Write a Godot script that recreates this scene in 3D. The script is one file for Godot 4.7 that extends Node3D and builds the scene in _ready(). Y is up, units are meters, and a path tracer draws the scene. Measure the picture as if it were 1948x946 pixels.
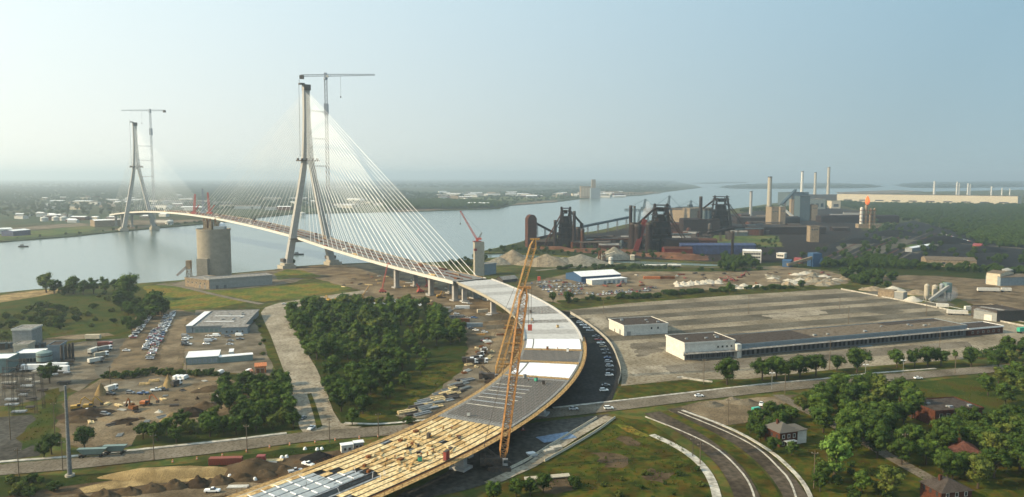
extends Node3D
# An aerial view of a cable-stayed bridge being finished over a wide river. Metres, y up; the camera hovers 112 m above the flat ground and looks along -z.

var rng := RandomNumberGenerator.new()
var names := {}
var M := {}
var T := {}
var TREES := []
var CARS := {}
var deck_c := []
var deck_n := []
const HALF := 18.5

# ---------------------------------------------------------------- bookkeeping
func numbered(n):
	var k = names.get(n, -1) + 1
	names[n] = k
	return n if k == 0 else "%s_%03d" % [n, k]

func tag(o, label, category, group = ""):
	o.set_meta("label", label)
	o.set_meta("category", category)
	if group != "":
		o.set_meta("group", group)
	return o

func thing(n, label, category, at, yaw = 0.0, group = ""):
	var o = Node3D.new()
	o.name = numbered(n)
	add_child(o)
	o.position = at
	o.rotation.y = yaw
	return tag(o, label, category, group)

func build(st, n, m, parent = null, kind = ""):
	var o = MeshInstance3D.new()
	o.mesh = st if st is Mesh else st.commit()
	o.material_override = m
	if parent == null:
		o.name = numbered(n)
		add_child(o)
	else:
		o.name = n
		parent.add_child(o, true)
	if kind != "":
		o.set_meta("kind", kind)
	return o

func ordinal(k):
	var o = ["first", "second", "third", "fourth", "fifth", "sixth", "seventh", "eighth", "ninth", "tenth", "eleventh", "twelfth", "thirteenth", "fourteenth", "fifteenth", "sixteenth", "seventeenth", "eighteenth", "nineteenth"]
	if k < 19:
		return o[k]
	var tens = {2: "twent", 3: "thirt", 4: "fort", 5: "fift"}[mini((k + 1) / 10, 5)]
	return tens + "ieth" if (k + 1) % 10 == 0 else tens + "y-" + o[k % 10]

func where_in(p, flat):
	# in words: which part of an outline the point p lies in
	var poly = pts(flat)
	var lo = poly[0]
	var hi = poly[0]
	for q in poly:
		lo = lo.min(q)
		hi = hi.max(q)
	var u = (p - lo) / (hi - lo)
	return ["back", "middle", "front"][clampi(int(u.y * 3), 0, 2)] + " " + ["far left", "left", "centre", "right", "far right"][clampi(int(u.x * 5), 0, 4)]

# ---------------------------------------------------------------- shapes
func mb():
	var st = SurfaceTool.new()
	st.begin(Mesh.PRIMITIVE_TRIANGLES)
	return st

func tri(st, a, b, c, out):
	var n = (c - a).cross(b - a)
	if n.dot(out) < 0:
		var t = b
		b = c
		c = t
		n = -n
	n = n.normalized()
	for p in [a, b, c]:
		st.set_normal(n)
		st.add_vertex(p)

func quad(st, a, b, c, d, out):
	tri(st, a, b, c, out)
	tri(st, a, c, d, out)

func box(st, c, s, b = Basis()):
	var h = s * 0.5
	var x = b.x * h.x
	var y = b.y * h.y
	var z = b.z * h.z
	quad(st, c + x - y - z, c + x + y - z, c + x + y + z, c + x - y + z, x)
	quad(st, c - x - y - z, c - x + y - z, c - x + y + z, c - x - y + z, -x)
	quad(st, c + y - x - z, c + y + x - z, c + y + x + z, c + y - x + z, y)
	quad(st, c - y - x - z, c - y + x - z, c - y + x + z, c - y - x + z, -y)
	quad(st, c + z - x - y, c + z + x - y, c + z + x + y, c + z - x + y, z)
	quad(st, c - z - x - y, c - z + x - y, c - z + x + y, c - z - x + y, -z)

func bx(st, x0, x1, y0, y1, z0, z1):
	box(st, Vector3(x0 + x1, y0 + y1, z0 + z1) * 0.5, Vector3(absf(x1 - x0), absf(y1 - y0), absf(z1 - z0)))

func aim(d):
	var y = d.normalized()
	var h = Vector3(1, 0, 0) if absf(y.x) < 0.9 else Vector3(0, 0, 1)
	var x = h.cross(y).normalized()
	return Basis(x, y, x.cross(y))

func tube(st, a, b, r0, r1 = -1.0, n = 6, caps = true):
	if r1 < 0:
		r1 = r0
	var q = aim(b - a)
	for i in n:
		var t0 = TAU * i / n
		var t1 = TAU * (i + 1) / n
		var d0 = q.x * cos(t0) + q.z * sin(t0)
		var d1 = q.x * cos(t1) + q.z * sin(t1)
		quad(st, a + d0 * r0, a + d1 * r0, b + d1 * r1, b + d0 * r1, d0 + d1)
		if caps:
			tri(st, a, a + d0 * r0, a + d1 * r0, a - b)
			tri(st, b, b + d0 * r1, b + d1 * r1, b - a)

func lathe(st, at, prof, n = 24):
	# prof: [radius, height, ...] from bottom to top, smooth round the axis
	for k in range(0, prof.size() - 2, 2):
		for i in n:
			var t0 = TAU * i / n
			var t1 = TAU * (i + 1) / n
			var u0 = Vector3(cos(t0), 0, sin(t0))
			var u1 = Vector3(cos(t1), 0, sin(t1))
			var a = at + u0 * prof[k] + Vector3.UP * prof[k + 1]
			var b = at + u1 * prof[k] + Vector3.UP * prof[k + 1]
			var c = at + u1 * prof[k + 2] + Vector3.UP * prof[k + 3]
			var d = at + u0 * prof[k + 2] + Vector3.UP * prof[k + 3]
			var sl = Vector3(prof[k + 3] - prof[k + 1], prof[k] - prof[k + 2], 0).normalized()
			var n0 = u0 * sl.x + Vector3.UP * sl.y
			var n1 = u1 * sl.x + Vector3.UP * sl.y
			var vs = [[a, n0], [c, n1], [b, n1], [a, n0], [d, n0], [c, n1]]
			if (c - a).cross(b - a).dot(n0 + n1) > 0:
				vs = [[a, n0], [b, n1], [c, n1], [a, n0], [c, n1], [d, n0]]
			for v in vs:
				st.set_normal(v[1])
				st.add_vertex(v[0])

func lattice(st, a, b, w0, w1, bays, r, up = Vector3.UP):
	# a square lattice boom from a to b, w0 wide at a and w1 at b
	var d = (b - a).normalized()
	var x = d.cross(up)
	if x.length() < 0.1:
		x = d.cross(Vector3(0, 0, 1))
	x = x.normalized()
	var y = x.cross(d).normalized()
	var ring = []
	for k in bays + 1:
		var t = float(k) / bays
		var c = a.lerp(b, t)
		var w = lerpf(w0, w1, t) * 0.5
		ring.append([c + (x + y) * w, c + (y - x) * w, c - (x + y) * w, c + (x - y) * w])
	for i in 4:
		tube(st, ring[0][i], ring[bays][i], r, r, 4, false)
	for k in bays:
		for i in 4:
			var j = (i + 1) % 4
			if k % 2 == 0:
				tube(st, ring[k][i], ring[k + 1][j], r * 0.6, r * 0.6, 3, false)
			else:
				tube(st, ring[k][j], ring[k + 1][i], r * 0.6, r * 0.6, 3, false)
			tube(st, ring[k][i], ring[k][j], r * 0.5, r * 0.5, 3, false)

func pts(flat):
	var o = PackedVector2Array()
	for i in range(0, flat.size(), 2):
		o.append(Vector2(flat[i], flat[i + 1]))
	return o

func prism(st, poly, y0, y1, sides = true, bottom = false):
	var ix = Geometry2D.triangulate_polygon(poly)
	for i in range(0, ix.size(), 3):
		var a = poly[ix[i]]
		var b = poly[ix[i + 1]]
		var c = poly[ix[i + 2]]
		tri(st, Vector3(a.x, y1, a.y), Vector3(b.x, y1, b.y), Vector3(c.x, y1, c.y), Vector3.UP)
		if bottom:
			tri(st, Vector3(a.x, y0, a.y), Vector3(b.x, y0, b.y), Vector3(c.x, y0, c.y), Vector3.DOWN)
	if sides:
		var cw = Geometry2D.is_polygon_clockwise(poly)
		for i in poly.size():
			var a = poly[i]
			var b = poly[(i + 1) % poly.size()]
			var out = Vector3(b.y - a.y, 0, a.x - b.x)
			if not cw:
				out = -out
			out = -out
			quad(st, Vector3(a.x, y0, a.y), Vector3(b.x, y0, b.y), Vector3(b.x, y1, b.y), Vector3(a.x, y1, a.y), out)
	return ix.size() > 0

func ragged(flat, amp, step):
	# a polygon with an uneven outline, as patches of grass and soil have
	var p = pts(flat)
	if amp <= 0:
		return p
	var o = PackedVector2Array()
	for i in p.size():
		var a = p[i]
		var b = p[(i + 1) % p.size()]
		var n = clampi(int(a.distance_to(b) / step), 1, 60)
		var side = (b - a).orthogonal().normalized()
		for k in n:
			var q = a.lerp(b, float(k) / n)
			o.append(q + side * (rng.randf() - 0.5) * 2.0 * amp * (1.0 if k > 0 else 0.3))
	if Geometry2D.triangulate_polygon(o).is_empty():
		return p
	return o

func patch(n, flat, layer, m, amp = 0.0, step = 7.0):
	var st = mb()
	var p = ragged(flat, amp, step)
	if not prism(st, p, 0, 0.02 + layer * 0.03, false):
		print("patch failed ", n, " ", flat.slice(0, 4))
		return
	return build(st, n, M[m], null, "structure")

func strip(n, flat, width, y, m, thick = 0.0, parent = null, kind = "structure"):
	# a ribbon along a line: road, kerb, path
	var p = pts(flat)
	var st = mb()
	var l = []
	var r = []
	for i in p.size():
		var d = (p[mini(i + 1, p.size() - 1)] - p[maxi(i - 1, 0)]).normalized().orthogonal() * width * 0.5
		l.append(Vector3(p[i].x + d.x, y, p[i].y + d.y))
		r.append(Vector3(p[i].x - d.x, y, p[i].y - d.y))
	var down = Vector3.DOWN * thick
	for i in p.size() - 1:
		quad(st, l[i], l[i + 1], r[i + 1], r[i], Vector3.UP)
		if thick > 0:
			quad(st, l[i], l[i + 1], l[i + 1] + down, l[i] + down, l[i] - r[i])
			quad(st, r[i], r[i + 1], r[i + 1] + down, r[i] + down, r[i] - l[i])
	if thick > 0:
		var e = p.size() - 1
		quad(st, l[0], r[0], r[0] + down, l[0] + down, l[0] - l[1])
		quad(st, l[e], r[e], r[e] + down, l[e] + down, l[e] - l[e - 1])
	return build(st, n, M[m], parent, kind)

func curve(flat, step = 6.0):
	# the smooth line through the given points
	var c = Curve2D.new()
	var p = pts(flat)
	for i in p.size():
		var t = (p[mini(i + 1, p.size() - 1)] - p[maxi(i - 1, 0)]) / 6.0
		c.add_point(p[i], -t, t)
	var o = []
	var n = maxi(2, int(c.get_baked_length() / step))
	for k in n + 1:
		var q = c.sample_baked(c.get_baked_length() * k / n, true)
		o.append(q.x)
		o.append(q.y)
	return o

# ---------------------------------------------------------------- materials
func noise_tex(key, freq, stops, seed_, type = FastNoiseLite.TYPE_SIMPLEX_SMOOTH, octaves = 5, size = 512, gain = 0.55):
	var n = FastNoiseLite.new()
	n.noise_type = type
	n.frequency = freq
	n.seed = seed_
	n.fractal_octaves = octaves
	n.fractal_gain = gain
	var g = Gradient.new()
	g.offsets = PackedFloat32Array(stops.map(func(s): return s[0]))
	g.colors = PackedColorArray(stops.map(func(s): return s[1]))
	var t = NoiseTexture2D.new()
	t.width = size
	t.height = size
	t.seamless = true
	t.noise = n
	t.color_ramp = g
	T[key] = t

func grey(v):
	return Color(v, v, v)

func mt(key, r, g, b, rough = 0.9, tex = "", scale = 0.01, det = "", dscale = 0.07, metal = 0.0):
	var m = StandardMaterial3D.new()
	m.resource_name = key
	m.albedo_color = Color(r, g, b).linear_to_srgb()
	m.roughness = rough
	m.metallic = metal
	m.metallic_specular = 0.16 if rough >= 0.75 and metal == 0.0 else 0.5
	if tex != "":
		m.albedo_texture = T[tex]
		m.uv1_triplanar = true
		m.uv1_world_triplanar = true
		m.uv1_scale = Vector3.ONE * scale
	if det != "":
		m.detail_enabled = true
		m.detail_blend_mode = BaseMaterial3D.BLEND_MODE_MUL
		m.detail_albedo = T[det]
		m.detail_uv_layer = BaseMaterial3D.DETAIL_UV_2
		m.uv2_triplanar = true
		m.uv2_world_triplanar = true
		m.uv2_scale = Vector3.ONE * dscale
	M[key] = m
	return m

func make_materials():
	noise_tex("mottle", 0.008, [[0.0, grey(0.58)], [0.45, grey(0.82)], [0.7, grey(0.93)], [1.0, grey(1.0)]], 3)
	noise_tex("speck", 0.03, [[0.0, grey(0.55)], [0.4, grey(0.86)], [0.75, grey(0.96)], [1.0, grey(1.0)]], 8, FastNoiseLite.TYPE_SIMPLEX, 6, 512, 0.7)
	noise_tex("meadow", 0.009, [[0.0, Color(0.56, 0.74, 0.5)], [0.4, Color(0.8, 0.9, 0.62)], [0.58, Color(0.96, 0.94, 0.7)], [0.8, Color(1.0, 0.86, 0.64)], [1.0, Color(0.95, 0.75, 0.58)]], 21, FastNoiseLite.TYPE_SIMPLEX_SMOOTH, 6, 512, 0.62)
	noise_tex("soil", 0.01, [[0.0, Color(0.6, 0.57, 0.52)], [0.4, Color(0.82, 0.79, 0.74)], [0.62, Color(0.97, 0.95, 0.9)], [0.82, Color(1.0, 0.92, 0.8)], [1.0, Color(0.88, 0.72, 0.58)]], 33, FastNoiseLite.TYPE_SIMPLEX_SMOOTH, 6, 512, 0.65)
	noise_tex("slab", 0.006, [[0.0, Color(0.7, 0.69, 0.66)], [0.5, Color(0.88, 0.87, 0.85)], [0.8, Color(0.97, 0.97, 0.96)], [1.0, grey(1.0)]], 41, FastNoiseLite.TYPE_SIMPLEX_SMOOTH, 6, 512, 0.6)
	noise_tex("stain", 0.02, [[0.0, Color(0.5, 0.46, 0.42)], [0.3, Color(0.83, 0.8, 0.77)], [0.55, grey(0.97)], [1.0, grey(1.0)]], 55, FastNoiseLite.TYPE_SIMPLEX_SMOOTH, 5, 512, 0.6)
	noise_tex("soft", 0.012, [[0.0, grey(0.86)], [0.5, grey(0.94)], [1.0, grey(1.0)]], 71)
	noise_tex("rust", 0.02, [[0.0, Color(0.55, 0.5, 0.5)], [0.4, Color(0.8, 0.78, 0.76)], [0.6, Color(1.0, 0.9, 0.82)], [1.0, Color(0.95, 0.68, 0.5)]], 61, FastNoiseLite.TYPE_SIMPLEX_SMOOTH, 5, 512, 0.65)
	# ground
	mt("land", 0.108, 0.113, 0.063, 0.95, "soil", 0.004, "meadow", 0.021)
	mt("lush", 0.0675, 0.0756, 0.0198, 0.95, "meadow", 0.009, "speck", 0.06)
	mt("dark_grass", 0.0414, 0.0522, 0.0144, 0.95, "meadow", 0.012, "speck", 0.07)
	mt("dry_grass", 0.198, 0.176, 0.0558, 0.95, "meadow", 0.006, "mottle", 0.05)
	mt("rough_grass", 0.081, 0.0828, 0.0234, 0.95, "soil", 0.011, "meadow", 0.031)
	mt("dirt", 0.216, 0.174, 0.121, 0.95, "soil", 0.009, "speck", 0.053)
	mt("tan_dirt", 0.27, 0.223, 0.161, 0.95, "soil", 0.006, "speck", 0.04)
	mt("sand", 0.432, 0.333, 0.18, 0.95, "soil", 0.013, "speck", 0.09)
	mt("dark_soil", 0.0675, 0.0495, 0.036, 0.95, "soil", 0.02, "speck", 0.1)
	mt("brown_soil", 0.126, 0.0945, 0.063, 0.95, "soil", 0.02, "speck", 0.1)
	mt("gravel", 0.225, 0.203, 0.167, 0.95, "soil", 0.008, "speck", 0.07)
	mt("grey_gravel", 0.153, 0.149, 0.135, 0.95, "soil", 0.009, "speck", 0.08)
	mt("coal", 0.0252, 0.027, 0.0324, 0.9, "soil", 0.005, "speck", 0.03)
	mt("works_ground", 0.032, 0.03, 0.03, 0.95, "rust", 0.006, "speck", 0.03)
	mt("ore", 0.225, 0.117, 0.0765, 0.95, "soil", 0.01, "speck", 0.06)
	mt("yard_concrete", 0.297, 0.261, 0.198, 0.9, "slab", 0.006, "stain", 0.033)
	mt("yard_asphalt", 0.144, 0.131, 0.104, 0.92, "slab", 0.007, "stain", 0.041)
	mt("asphalt", 0.108, 0.104, 0.0945, 0.92, "slab", 0.01, "mottle", 0.06)
	mt("worn_asphalt", 0.207, 0.184, 0.149, 0.92, "slab", 0.012, "stain", 0.06)
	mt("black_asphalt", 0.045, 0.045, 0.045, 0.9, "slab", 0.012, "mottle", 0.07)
	mt("brown_asphalt", 0.117, 0.0945, 0.072, 0.92, "slab", 0.012, "mottle", 0.06)
	mt("road_concrete", 0.36, 0.324, 0.261, 0.9, "slab", 0.012, "stain", 0.043)
	mt("kerb", 0.504, 0.477, 0.414, 0.85, "mottle", 0.06)
	mt("far_field", 0.135, 0.153, 0.0675, 0.95, "meadow", 0.002, "mottle", 0.011)
	mt("far_earth", 0.27, 0.225, 0.171, 0.95, "soil", 0.002, "mottle", 0.01)
	mt("far_ground", 0.0675, 0.081, 0.054, 0.95, "meadow", 0.0012, "mottle", 0.006)
	mt("isle", 0.0405, 0.054, 0.0315, 0.95, "meadow", 0.002, "mottle", 0.01)
	# built things
	mt("tower_concrete", 0.4, 0.39, 0.37, 0.8, "soft", 0.03, "soft", 0.13)
	mt("silo_concrete", 0.33, 0.295, 0.235, 0.85, "soft", 0.02, "soft", 0.07)
	mt("pole_grey", 0.2, 0.21, 0.215, 0.5, "mottle", 0.2)
	mt("new_concrete", 0.53, 0.52, 0.5, 0.85, "soft", 0.03, "soft", 0.11)
	mt("old_concrete", 0.44, 0.4, 0.32, 0.85, "soft", 0.03, "soft", 0.11)
	mt("deck_grey", 0.3, 0.295, 0.28, 0.9, "soft", 0.06, "mottle", 0.2)
	mt("rebar", 0.13, 0.125, 0.12, 0.8, "rust", 0.05, "speck", 0.3)
	mt("tarp", 0.84, 0.84, 0.85, 0.6, "soft", 0.09)
	mt("plywood", 0.68, 0.48, 0.23, 0.8, "mottle", 0.12)
	mt("plywood_pale", 0.8, 0.62, 0.34, 0.8, "mottle", 0.12)
	mt("plywood_dark", 0.46, 0.3, 0.13, 0.8, "mottle", 0.12)
	mt("pan", 0.42, 0.45, 0.455, 0.55, "soft", 0.08)
	mt("rust_steel", 0.2, 0.1, 0.05, 0.8, "rust", 0.1)
	mt("dark_steel", 0.06, 0.055, 0.05, 0.7, "rust", 0.06)
	mt("black_iron", 0.03, 0.024, 0.025, 0.75, "rust", 0.03)
	mt("rust_iron", 0.085, 0.043, 0.032, 0.85, "rust", 0.03)
	mt("red_iron", 0.13, 0.03, 0.03, 0.8, "rust", 0.05)
	mt("blue_shed", 0.03, 0.05, 0.14, 0.7, "mottle", 0.03)
	mt("teal_steel", 0.06, 0.1, 0.12, 0.7, "mottle", 0.05)
	mt("grey_steel", 0.3, 0.31, 0.32, 0.5, "mottle", 0.1, "", 0.1, 0.2)
	mt("galvanised", 0.36, 0.38, 0.39, 0.45, "mottle", 0.15, "", 0.1, 0.3)
	mt("cable_white", 0.85, 0.85, 0.82, 0.4)
	mt("crane_grey", 0.22, 0.25, 0.29, 0.6)
	mt("crane_yellow", 0.46, 0.24, 0.045, 0.55, "mottle", 0.2)
	mt("crane_orange", 0.46, 0.215, 0.06, 0.55, "mottle", 0.2)
	mt("crane_red", 0.42, 0.07, 0.05, 0.6)
	mt("machine_yellow", 0.6, 0.34, 0.04, 0.55, "mottle", 0.3)
	mt("machine_red", 0.3, 0.05, 0.045, 0.55, "mottle", 0.3)
	mt("machine_blue", 0.028, 0.09, 0.2, 0.55, "mottle", 0.3)
	mt("machine_green", 0.03, 0.28, 0.18, 0.55)
	mt("container_red", 0.24, 0.065, 0.04, 0.65, "rust", 0.2)
	mt("orange", 0.6, 0.19, 0.05, 0.6, "mottle", 0.2)
	mt("white_wall", 0.68, 0.66, 0.6, 0.75, "soft", 0.035, "soft", 0.12)
	mt("cream_wall", 0.6, 0.53, 0.4, 0.8, "soft", 0.035, "soft", 0.1)
	mt("tan_wall", 0.36, 0.28, 0.19, 0.8, "soft", 0.03, "mottle", 0.09)
	mt("grey_wall", 0.3, 0.31, 0.3, 0.75, "soft", 0.04, "soft", 0.1)
	mt("bluegrey_wall", 0.22, 0.27, 0.3, 0.7, "soft", 0.04, "soft", 0.1)
	mt("green_wall", 0.17, 0.25, 0.24, 0.7, "soft", 0.04, "soft", 0.1)
	mt("brick", 0.13, 0.06, 0.042, 0.9, "rust", 0.1, "speck", 0.5)
	mt("red_roof", 0.13, 0.055, 0.04, 0.85, "mottle", 0.15)
	mt("dark_roof", 0.085, 0.07, 0.06, 0.92, "stain", 0.03, "speck", 0.09)
	mt("brown_roof", 0.19, 0.155, 0.115, 0.92, "stain", 0.025, "speck", 0.08)
	mt("grey_roof", 0.34, 0.33, 0.31, 0.85, "stain", 0.03, "mottle", 0.09)
	mt("white_roof", 0.76, 0.76, 0.75, 0.6, "soft", 0.03)
	mt("shingle", 0.13, 0.12, 0.105, 0.92, "speck", 0.25)
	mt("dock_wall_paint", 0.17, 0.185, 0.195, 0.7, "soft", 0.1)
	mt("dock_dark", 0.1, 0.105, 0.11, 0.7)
	mt("dock_pad", 0.04, 0.04, 0.042, 0.8)
	mt("window_dark", 0.03, 0.035, 0.04, 0.15)
	mt("wood_pole", 0.16, 0.125, 0.09, 0.9, "speck", 0.5)
	mt("bark", 0.075, 0.058, 0.042, 0.95, "speck", 0.8)
	mt("rubber", 0.02, 0.02, 0.02, 0.85)
	mt("glass_dark", 0.03, 0.04, 0.05, 0.08)
	mt("barrier", 0.5, 0.46, 0.37, 0.85, "stain", 0.2)
	mt("gravel_pile", 0.42, 0.36, 0.28, 0.95, "soil", 0.03, "speck", 0.1)
	mt("gravel_pile_grey", 0.36, 0.35, 0.31, 0.95, "soil", 0.03, "speck", 0.1)
	mt("rubble", 0.5, 0.47, 0.4, 0.95, "stain", 0.1)
	for c in [["white", 0.8, 0.8, 0.78], ["silver", 0.42, 0.44, 0.46], ["grey", 0.14, 0.145, 0.15], ["black", 0.02, 0.02, 0.022], ["blue", 0.04, 0.09, 0.22], ["red", 0.3, 0.03, 0.025], ["tan", 0.4, 0.33, 0.22], ["yellow", 0.6, 0.42, 0.05], ["green", 0.03, 0.3, 0.2], ["orange", 0.65, 0.2, 0.04]]:
		var m = mt("paint_" + c[0], c[1], c[2], c[3], 0.35)
		m.clearcoat_enabled = true
		m.clearcoat = 0.6
		m.clearcoat_roughness = 0.1
	# river water: dark body colour, a smooth wavy face that mirrors the sky
	var wn = FastNoiseLite.new()
	wn.frequency = 0.02
	wn.seed = 77
	wn.fractal_octaves = 5
	var wt = NoiseTexture2D.new()
	wt.width = 512
	wt.height = 512
	wt.seamless = true
	wt.noise = wn
	wt.as_normal_map = true
	wt.bump_strength = 3.0
	var w = mt("water", 0.11, 0.15, 0.14, 0.17)
	w.normal_enabled = true
	w.normal_texture = wt
	w.normal_scale = 0.35
	w.uv1_triplanar = true
	w.uv1_world_triplanar = true
	w.uv1_scale = Vector3.ONE * 0.017
	var leaf = StandardMaterial3D.new()
	leaf.resource_name = "leaf"
	leaf.vertex_color_use_as_albedo = true
	leaf.roughness = 0.8
	leaf.metallic_specular = 0.18
	leaf.backlight_enabled = true
	leaf.backlight = Color(0.4, 0.45, 0.2)
	M.leaf = leaf

# ---------------------------------------------------------------- the sky
const SUN_AZ := -101.0
const SUN_EL := 28.0

func dir_of(az, el):
	return Vector3(sin(deg_to_rad(az)) * cos(deg_to_rad(el)), sin(deg_to_rad(el)), -cos(deg_to_rad(az)) * cos(deg_to_rad(el)))

func make_sky():
	var w = 512
	var h = 256
	var im = Image.create(w, h, false, Image.FORMAT_RGBF)
	var s = dir_of(SUN_AZ, SUN_EL)
	for j in h:
		var el = PI * (0.5 - (j + 0.5) / h)
		for i in w:
			var az = TAU * (i + 0.5) / w
			var d = Vector3(sin(az) * cos(el), sin(el), -cos(az) * cos(el))
			var k = pow((d.dot(s) + 1.0) * 0.5, 1.2)
			var low = Vector3(0.09, 0.192, 0.24).lerp(Vector3(1.06, 0.99, 0.82), k)
			var high = Vector3(0.035, 0.195, 0.34).lerp(Vector3(0.68, 0.84, 0.92), k)
			var t = 1.0 - exp(-maxf(0.0, sin(el)) * 4.0)
			var c = low.lerp(high, t)
			im.set_pixel(i, j, Color(c.x, c.y, c.z))
	var m = PanoramaSkyMaterial.new()
	m.panorama = ImageTexture.create_from_image(im)
	var sky = Sky.new()
	sky.sky_material = m
	return sky

func _ready():
	rng.seed = 20
	var cam = Camera3D.new()
	cam.name = "camera"
	add_child(cam)
	cam.position = Vector3(0, 112, 0)
	cam.rotation_degrees = Vector3(-5.29, 0, 0)
	cam.fov = 35.44
	cam.near = 1.0
	cam.far = 80000.0
	cam.current = true
	var env = Environment.new()
	env.background_mode = Environment.BG_SKY
	env.sky = make_sky()
	env.tonemap_mode = Environment.TONE_MAPPER_LINEAR
	env.tonemap_exposure = 1.55
	env.volumetric_fog_enabled = true
	env.volumetric_fog_density = 0.000115
	env.volumetric_fog_albedo = Color(0.89, 0.96, 1.0)
	env.volumetric_fog_anisotropy = 0.4
	env.volumetric_fog_length = 9000.0
	env.sdfgi_enabled = true
	env.ssao_enabled = true
	env.ssil_enabled = true
	var we = WorldEnvironment.new()
	we.name = "world_environment"
	we.environment = env
	add_child(we)
	var sun = DirectionalLight3D.new()
	sun.name = "sun"
	sun.light_energy = 1.6
	sun.light_color = Color(1.0, 0.91, 0.75)
	sun.light_angular_distance = 0.6
	sun.shadow_enabled = true
	add_child(sun)
	sun.look_at_from_position(dir_of(SUN_AZ, SUN_EL) * 100.0, Vector3.ZERO, Vector3.UP)
	make_materials()
	make_ground()
	make_viaduct()
	make_bridge()
	make_buildings()
	make_works()
	make_far()
	make_cranes()
	make_vehicles()
	make_poles()
	make_tree_kinds()
	make_trees()
	make_clutter()

# ---------------------------------------------------------------- land and water
func land(n, flat, m, amp = 0.0, step = 30.0):
	var st = mb()
	if not prism(st, ragged(flat, amp, step), -4.0, 0.0):
		print("land failed ", n)
	return build(st, n, M[m], null, "structure")

func make_ground():
	var st = mb()
	quad(st, Vector3(-30000, -1.6, 400), Vector3(30000, -1.6, 400), Vector3(30000, -1.6, -42000), Vector3(-30000, -1.6, -42000), Vector3.UP)
	build(st, "river_water", M.water, null, "structure")
	# the near bank with the ironworks' headland; a narrow canal cuts in from the left
	land("ground", [-900, 300, -900, -640] + [-530.4, -710.2, -495.7, -746.1, -478.2, -767.2, -452.1, -785.7, -392.8, -813.2, -359.1, -838.3, -335, -888.5, -288.5, -934.2, -272.3, -967.3, -237.1, -990.7, -187.9, -1009, -133.1, -1009, -79.6, -1028, -47.6, -1061.3, -10.3, -1082.3, 54.4, -1054.5, 121.4, -1015.3, 185.9, -990.7, 248.8, -973, 281.9, -973, 290.4, -1002.8, 257.9, -1009, 194, -1034.5, 126.9, -1061.3, 57, -1104.2, -10.9, -1142.6, -53.2, -1134.7, -39.4, -1183.8, -11.9, -1256.2, 24.2, -1371.3, 86.4, -1482.3, 168.7, -1597.1, 285.6, -1868.1, 548.1, -2344.3, 899.8, -2922.6, 1258.8, -3546.7, 1830.9, -4633.5, 2341, -5214, 3318.1, -5960.4, 4436.2, -6676.8, 6779.4, -7588.7] + [9000, -4000, 9000, 300], "land", 1.5, 25.0)
	land("far_bank", [-30000, -42000, -30000, -900] + [-1023.6, -1183.8, -915.8, -1306, -883.5, -1337.9, -863.9, -1394.5, -830.2, -1469.1, -807, -1612.7, -762.5, -1749.4, -706.6, -1956.5, -692.4, -2160.8, -655.9, -2344.3, -544.5, -2412.5, -392.8, -2484.9, -296.5, -2522.7, -200.4, -2601.8, -44.3, -2730.3, -4.1, -3029.3, 55.2, -3144, 174.5, -3401.5, 329.6, -3877.5, 507.6, -4276.3, 768.6, -4633.5, 1079.8, -5562.3, 1933.6, -7950.6, 2432.4, -10438.4, 3231.2, -15187.8, 4664.1, -22280.3] + [3600, -42000], "far_ground", 8.0, 60.0)
	for a in [[2110.3, -7950.6, 2994.7, -10438.4, 4378, -12849.7, 5243.2, -12849.7, 4822.5, -10438.4, 4197.2, -8788.6, 3405, -7588.7, 2572.3, -7258.3, 2083.3, -7258.3], [5103.7, -10438.4, 8037.1, -15187.8, 11572.8, -18565.2, 17237.4, -20887.2, 7257.8, -8788.6, 5477.7, -8348.7, 4223.1, -7588.7, 4049.2, -7950.6], [2907.1, -12849.7, 4341.7, -16707.7, 5016.6, -16707.7, 4013.2, -13364.1, 3020.9, -11931.1]]:
		land("island", a, "isle", 20.0, 150.0)
	# patches of the near bank, left to right
	patch("sand_shore", [-484.8, -729.4, -477.5, -749.5, -462.9, -763.6, -445.7, -774.5, -436.6, -749.5, -447, -716.5, -454.6, -683.3, -465.2, -658.4], 2, "sand", 2.0)
	patch("wild_meadow", [-467.1, -661, -456.5, -686.2, -440.5, -726.1, -432.3, -760, -381.6, -789.5, -321.2, -698, -289.6, -647.8, -280.8, -578.3, -275.3, -536, -299.9, -530.7, -346.7, -518.7, -371.6, -513.7], 3, "lush", 3.0)
	patch("mown_field", [-377.1, -785.7, -360.6, -809.1, -331.1, -778.2, -288.2, -736, -237.2, -689.1, -250.3, -661, -267.4, -653, -291.9, -653, -323.1, -698], 4, "dry_grass", 1.0)
	patch("mown_field", [-306.7, -763.6, -276.8, -760, -243.2, -785.7, -208.3, -817.3, -183.3, -805.1, -160.8, -770.8, -187, -732.7, -223.1, -689.1, -242.3, -704.1, -275.7, -729.4], 4, "dry_grass", 1.0)
	strip("service_road", curve([-369.8, -805.1, -336.9, -785.7, -289.5, -739.3, -251.9, -704.1, -220.8, -677.6]), 6.0, 0.2, "worn_asphalt")
	patch("wharf_yard", [-369.8, -805.1, -353.7, -825.5, -338.6, -851.4, -331.5, -878.9, -285.3, -923.6, -228.5, -874.2, -230.5, -817.3, -245.5, -793.4, -279.4, -767.2, -300.1, -760, -332.6, -782], 3, "gravel", 1.0)
	patch("meadow_strip", [-276, -893.3, -272.6, -934.2, -250.7, -923.6, -214.3, -869.5, -221.5, -847, -241.3, -855.9, -253.5, -838.3], 5, "dry_grass", 1.0)
	patch("cleared_bank", [-286.9, -928.8, -270.7, -961.6, -234.3, -978.9, -185.7, -996.7, -95.8, -978.9, -42.9, -851.4, -12.1, -736, -19.5, -647.8, -41.6, -647.8, -87.7, -698, -138.8, -742.7, -159.5, -774.5, -183.3, -805.1, -226.1, -864.9], 2, "tan_dirt", 2.0)
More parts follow.
